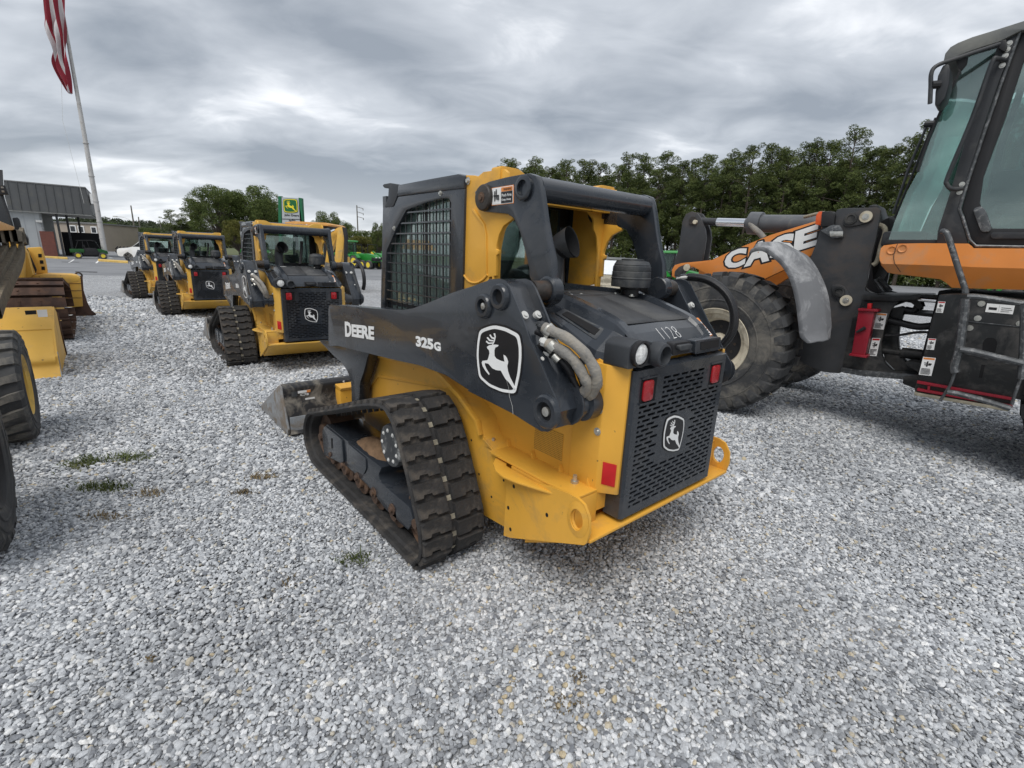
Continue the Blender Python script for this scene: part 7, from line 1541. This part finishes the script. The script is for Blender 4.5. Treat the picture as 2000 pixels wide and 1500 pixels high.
t = rt(PV[0], 379, 388, 90, 18.5, 'dark dense evergreen with pointed top left of the oaks', name='evergreen_tree', wz=1.9); t = rt(PV[2], 392, 400, 92, 18.5, 'dark evergreen tucked behind the pointed one', name='evergreen_tree', wz=1.7); rt(PV[3], 344, 411, 88, 18.5, 'small airy dark pine left of the dense evergreen', name='evergreen_tree', wz=1.4); rt(PV[1], 362, 430, 90, 18.5, 'low dark evergreen between the pine and the pointed evergreen', name='evergreen_tree', wz=2.0)
rt(RV[1], 644, 415, 110, 12, 'rounded dark green tree right of the backhoe roof', wz=.85); rt(RV[0], 668, 432, 115, 13, 'darker tree sloping down beside the transmission pole', wz=.9, rz=2); rt(RV[2], 690, 452, 112, 9, 'low tree at the foot of the transmission pole', wz=1.2, rz=1)
rt(RV[1], 744, 436, 80, 12, 'tree with bare twigs just left of the near cab', wz=.7, rz=3); rt(RV[2], 724, 452, 85, 9, 'bushy tree behind the far green tractors', wz=1.3, rz=5); rt(RV[2], 705, 462, 78, 9, 'yellow green bush behind the far green tractors', m=M['olive'], wz=1.3, rz=3)
rt(RV[0], 790, 430, 90, 13, 'oak seen through the mesh window of the near machine', wz=.9, rz=4); rt(RV[1], 850, 428, 92, 12, 'second oak seen through the mesh window', wz=1, rz=5); rt(RV[0], 915, 425, 95, 13, 'oak hidden behind the near machine cab', wz=1, rz=1); rt(RV[1], 965, 400, 98, 12, 'oak at the left end of the pine line', wz=1, rz=6)
rt(RV[2], 216, 436, 130, 9, 'bright green rounded tree right of the flagpole', m=M['lime'], wz=1.5); rt(RV[2], 300, 446, 125, 9, 'dull green tree behind the utility poles', wz=1.6, rz=2)
# wooded hill to the left
mb = MB(); rows = []; rsn = random.Random(4)
prof = [(60, 455), (120, 440), (190, 428), (220, 430), (250, 438), (280, 436), (310, 440), (350, 442), (400, 450), (470, 462), (560, 470), (680, 470), (760, 478)]
ridge = [at_y(x, y+3, 420) for x, y in prof]
mb.grid([[Vector((p.x, 300, -.3)) for p in ridge], [Vector((p.x, 370, p.z*.6)) for p in ridge], ridge, [Vector((p.x, 520, p.z*.7)) for p in ridge], [Vector((p.x, 700, -.3)) for p in ridge]])
tag(mb.build('wooded_hill', M['hillside'], smooth=80), kind='structure')
rng = np.random.default_rng(19); cl = []; rc = catmull(ridge, 8)
for k in range(1500):
    u_ = rsn.random()*(len(rc)-2); i = int(u_); p = rc[i].lerp(rc[i+1], u_-i); t = rsn.random(); y = 300+122*t; z = p.z*(.6*t/.58 if t < .58 else .6+.4*(t-.58)/.42)
    cl.append((p.x*(1 if t > .9 else 1), y, max(z, 0)+1.0, rsn.uniform(2.4, 4.6)))
o = link('hill_forest', cloud_mesh('hill_forest', leaf_cloud(cl, 1.1, 4.2, rng, .8), M['pinehill']), None); tag(o, 'dark trees covering the far hill', 'forest', kind='stuff')
# ---------------------------------------------------------------- weeds and litter in the gravel
M['grass'] = leaf_mat('grass_blades', (.05, .07, .02), (.10, .125, .035), (.20, .19, .07))
M['drygrass'] = leaf_mat('dry_grass', (.12, .09, .05), (.20, .15, .08), (.30, .24, .13))
def tuft(px, py, rx, ry, n, label, m='grass', h=.07, seed=0):
    c = gpt(px, py); rs = random.Random(seed); t = thing('weed_patch', label, 'weeds', loc=c); mb = MB(); bm = mb.bm
    for _ in range(int(n*.8)):
        x, y = rs.gauss(0, rx*.42), rs.gauss(0, ry*.5); x += .25*rx*math.sin(rs.choice((1, 2, 4))); hh = h*rs.uniform(.25, 1.0)*math.exp(-(x/rx)**2*.6); b = rs.uniform(0, 6.28); l = rs.uniform(.2, 1.3)*hh; w = .0035
        dx_, dy_ = math.cos(b), math.sin(b); pts = []
        for s_, wd in ((0, 1), (.5, .8), (1, .05)): z = .015+hh*(s_-.35*s_*s_); q = Vector((x+dx_*l*s_*s_, y+dy_*l*s_*s_, z)); pts.append((q+Vector((-dy_, dx_, 0))*w*wd, q-Vector((-dy_, dx_, 0))*w*wd))
        vs = [(bm.verts.new(p), bm.verts.new(q)) for p, q in pts]
        for (a1, a2), (b1, b2) in zip(vs, vs[1:]): bm.faces.new((a1, a2, b2, b1))
    tag(mb.build('blades', M[m], t, smooth=80), kind='stuff'); return t
tuft(168, 908, .17, .12, 420, 'small green weed patch nearest the left loader tyres', seed=1)
tuft(250, 900, .20, .10, 330, 'long thin green weed patch right of the left weed patch', seed=2)
tuft(200, 957, .19, .07, 300, 'green weed patch just below the pair of weed patches', seed=3)
tuft(290, 968, .12, .05, 110, 'faint dry weed patch right of the lower green patch', 'drygrass', .05, seed=4)
tuft(205, 1013, .20, .06, 120, 'brownish sparse weeds lowest of the left patches', 'drygrass', .04, seed=5)
tuft(508, 935, .10, .05, 170, 'dry tan grass clump between left patches and the near track', 'drygrass', .04, seed=6)
tuft(472, 966, .10, .04, 120, 'second dry tan clump just below the first near the track', 'drygrass', .035, seed=7)
tuft(690, 1098, .11, .07, 130, 'sparse green sprigs beside the lower corner of the near track', 'grass', .05, seed=8)
tuft(560, 1150, .05, .10, 40, 'thin brown twig litter left of the sprigs', 'drygrass', .03, seed=9)
tuft(1095, 1385, .10, .05, 90, 'brown leaf litter among tan stones at the bottom centre', 'drygrass', .02, seed=10)
tuft(1130, 1330, .04, .03, 50, 'single brown withered sprig above the litter at the bottom centre', 'drygrass', .02, seed=12)
tuft(295, 1292, .03, .02, 40, 'tiny brown sprig alone in the lower left gravel', 'drygrass', .02, seed=11)
# a few tan stones around the litter
rs = random.Random(77); me = bpy.data.collections['stone_shapes'].objects[5].data
M['tan'] = mat('tan_stone', (.44, .37, .25), .85, var=.3, vscale=3)
for k in range(46):
    c = gpt(1100+rs.gauss(0, 75), 1360+rs.gauss(0, 60)); o = bpy.data.objects.new('tan_stone', me); COL.objects.link(o); s = rs.uniform(.009, .016); o.scale = (s, s, s); o.location = c+Vector((0, 0, .014)); o.rotation_euler = (rs.gauss(0, .4), rs.gauss(0, .4), rs.uniform(0, 6.28))
    o.material_slots[0].link = 'OBJECT'; o.material_slots[0].material = M['tan']; tag(o, 'small tan stone among grey gravel near the bottom centre', 'stone', 'tan stones in the grey gravel')
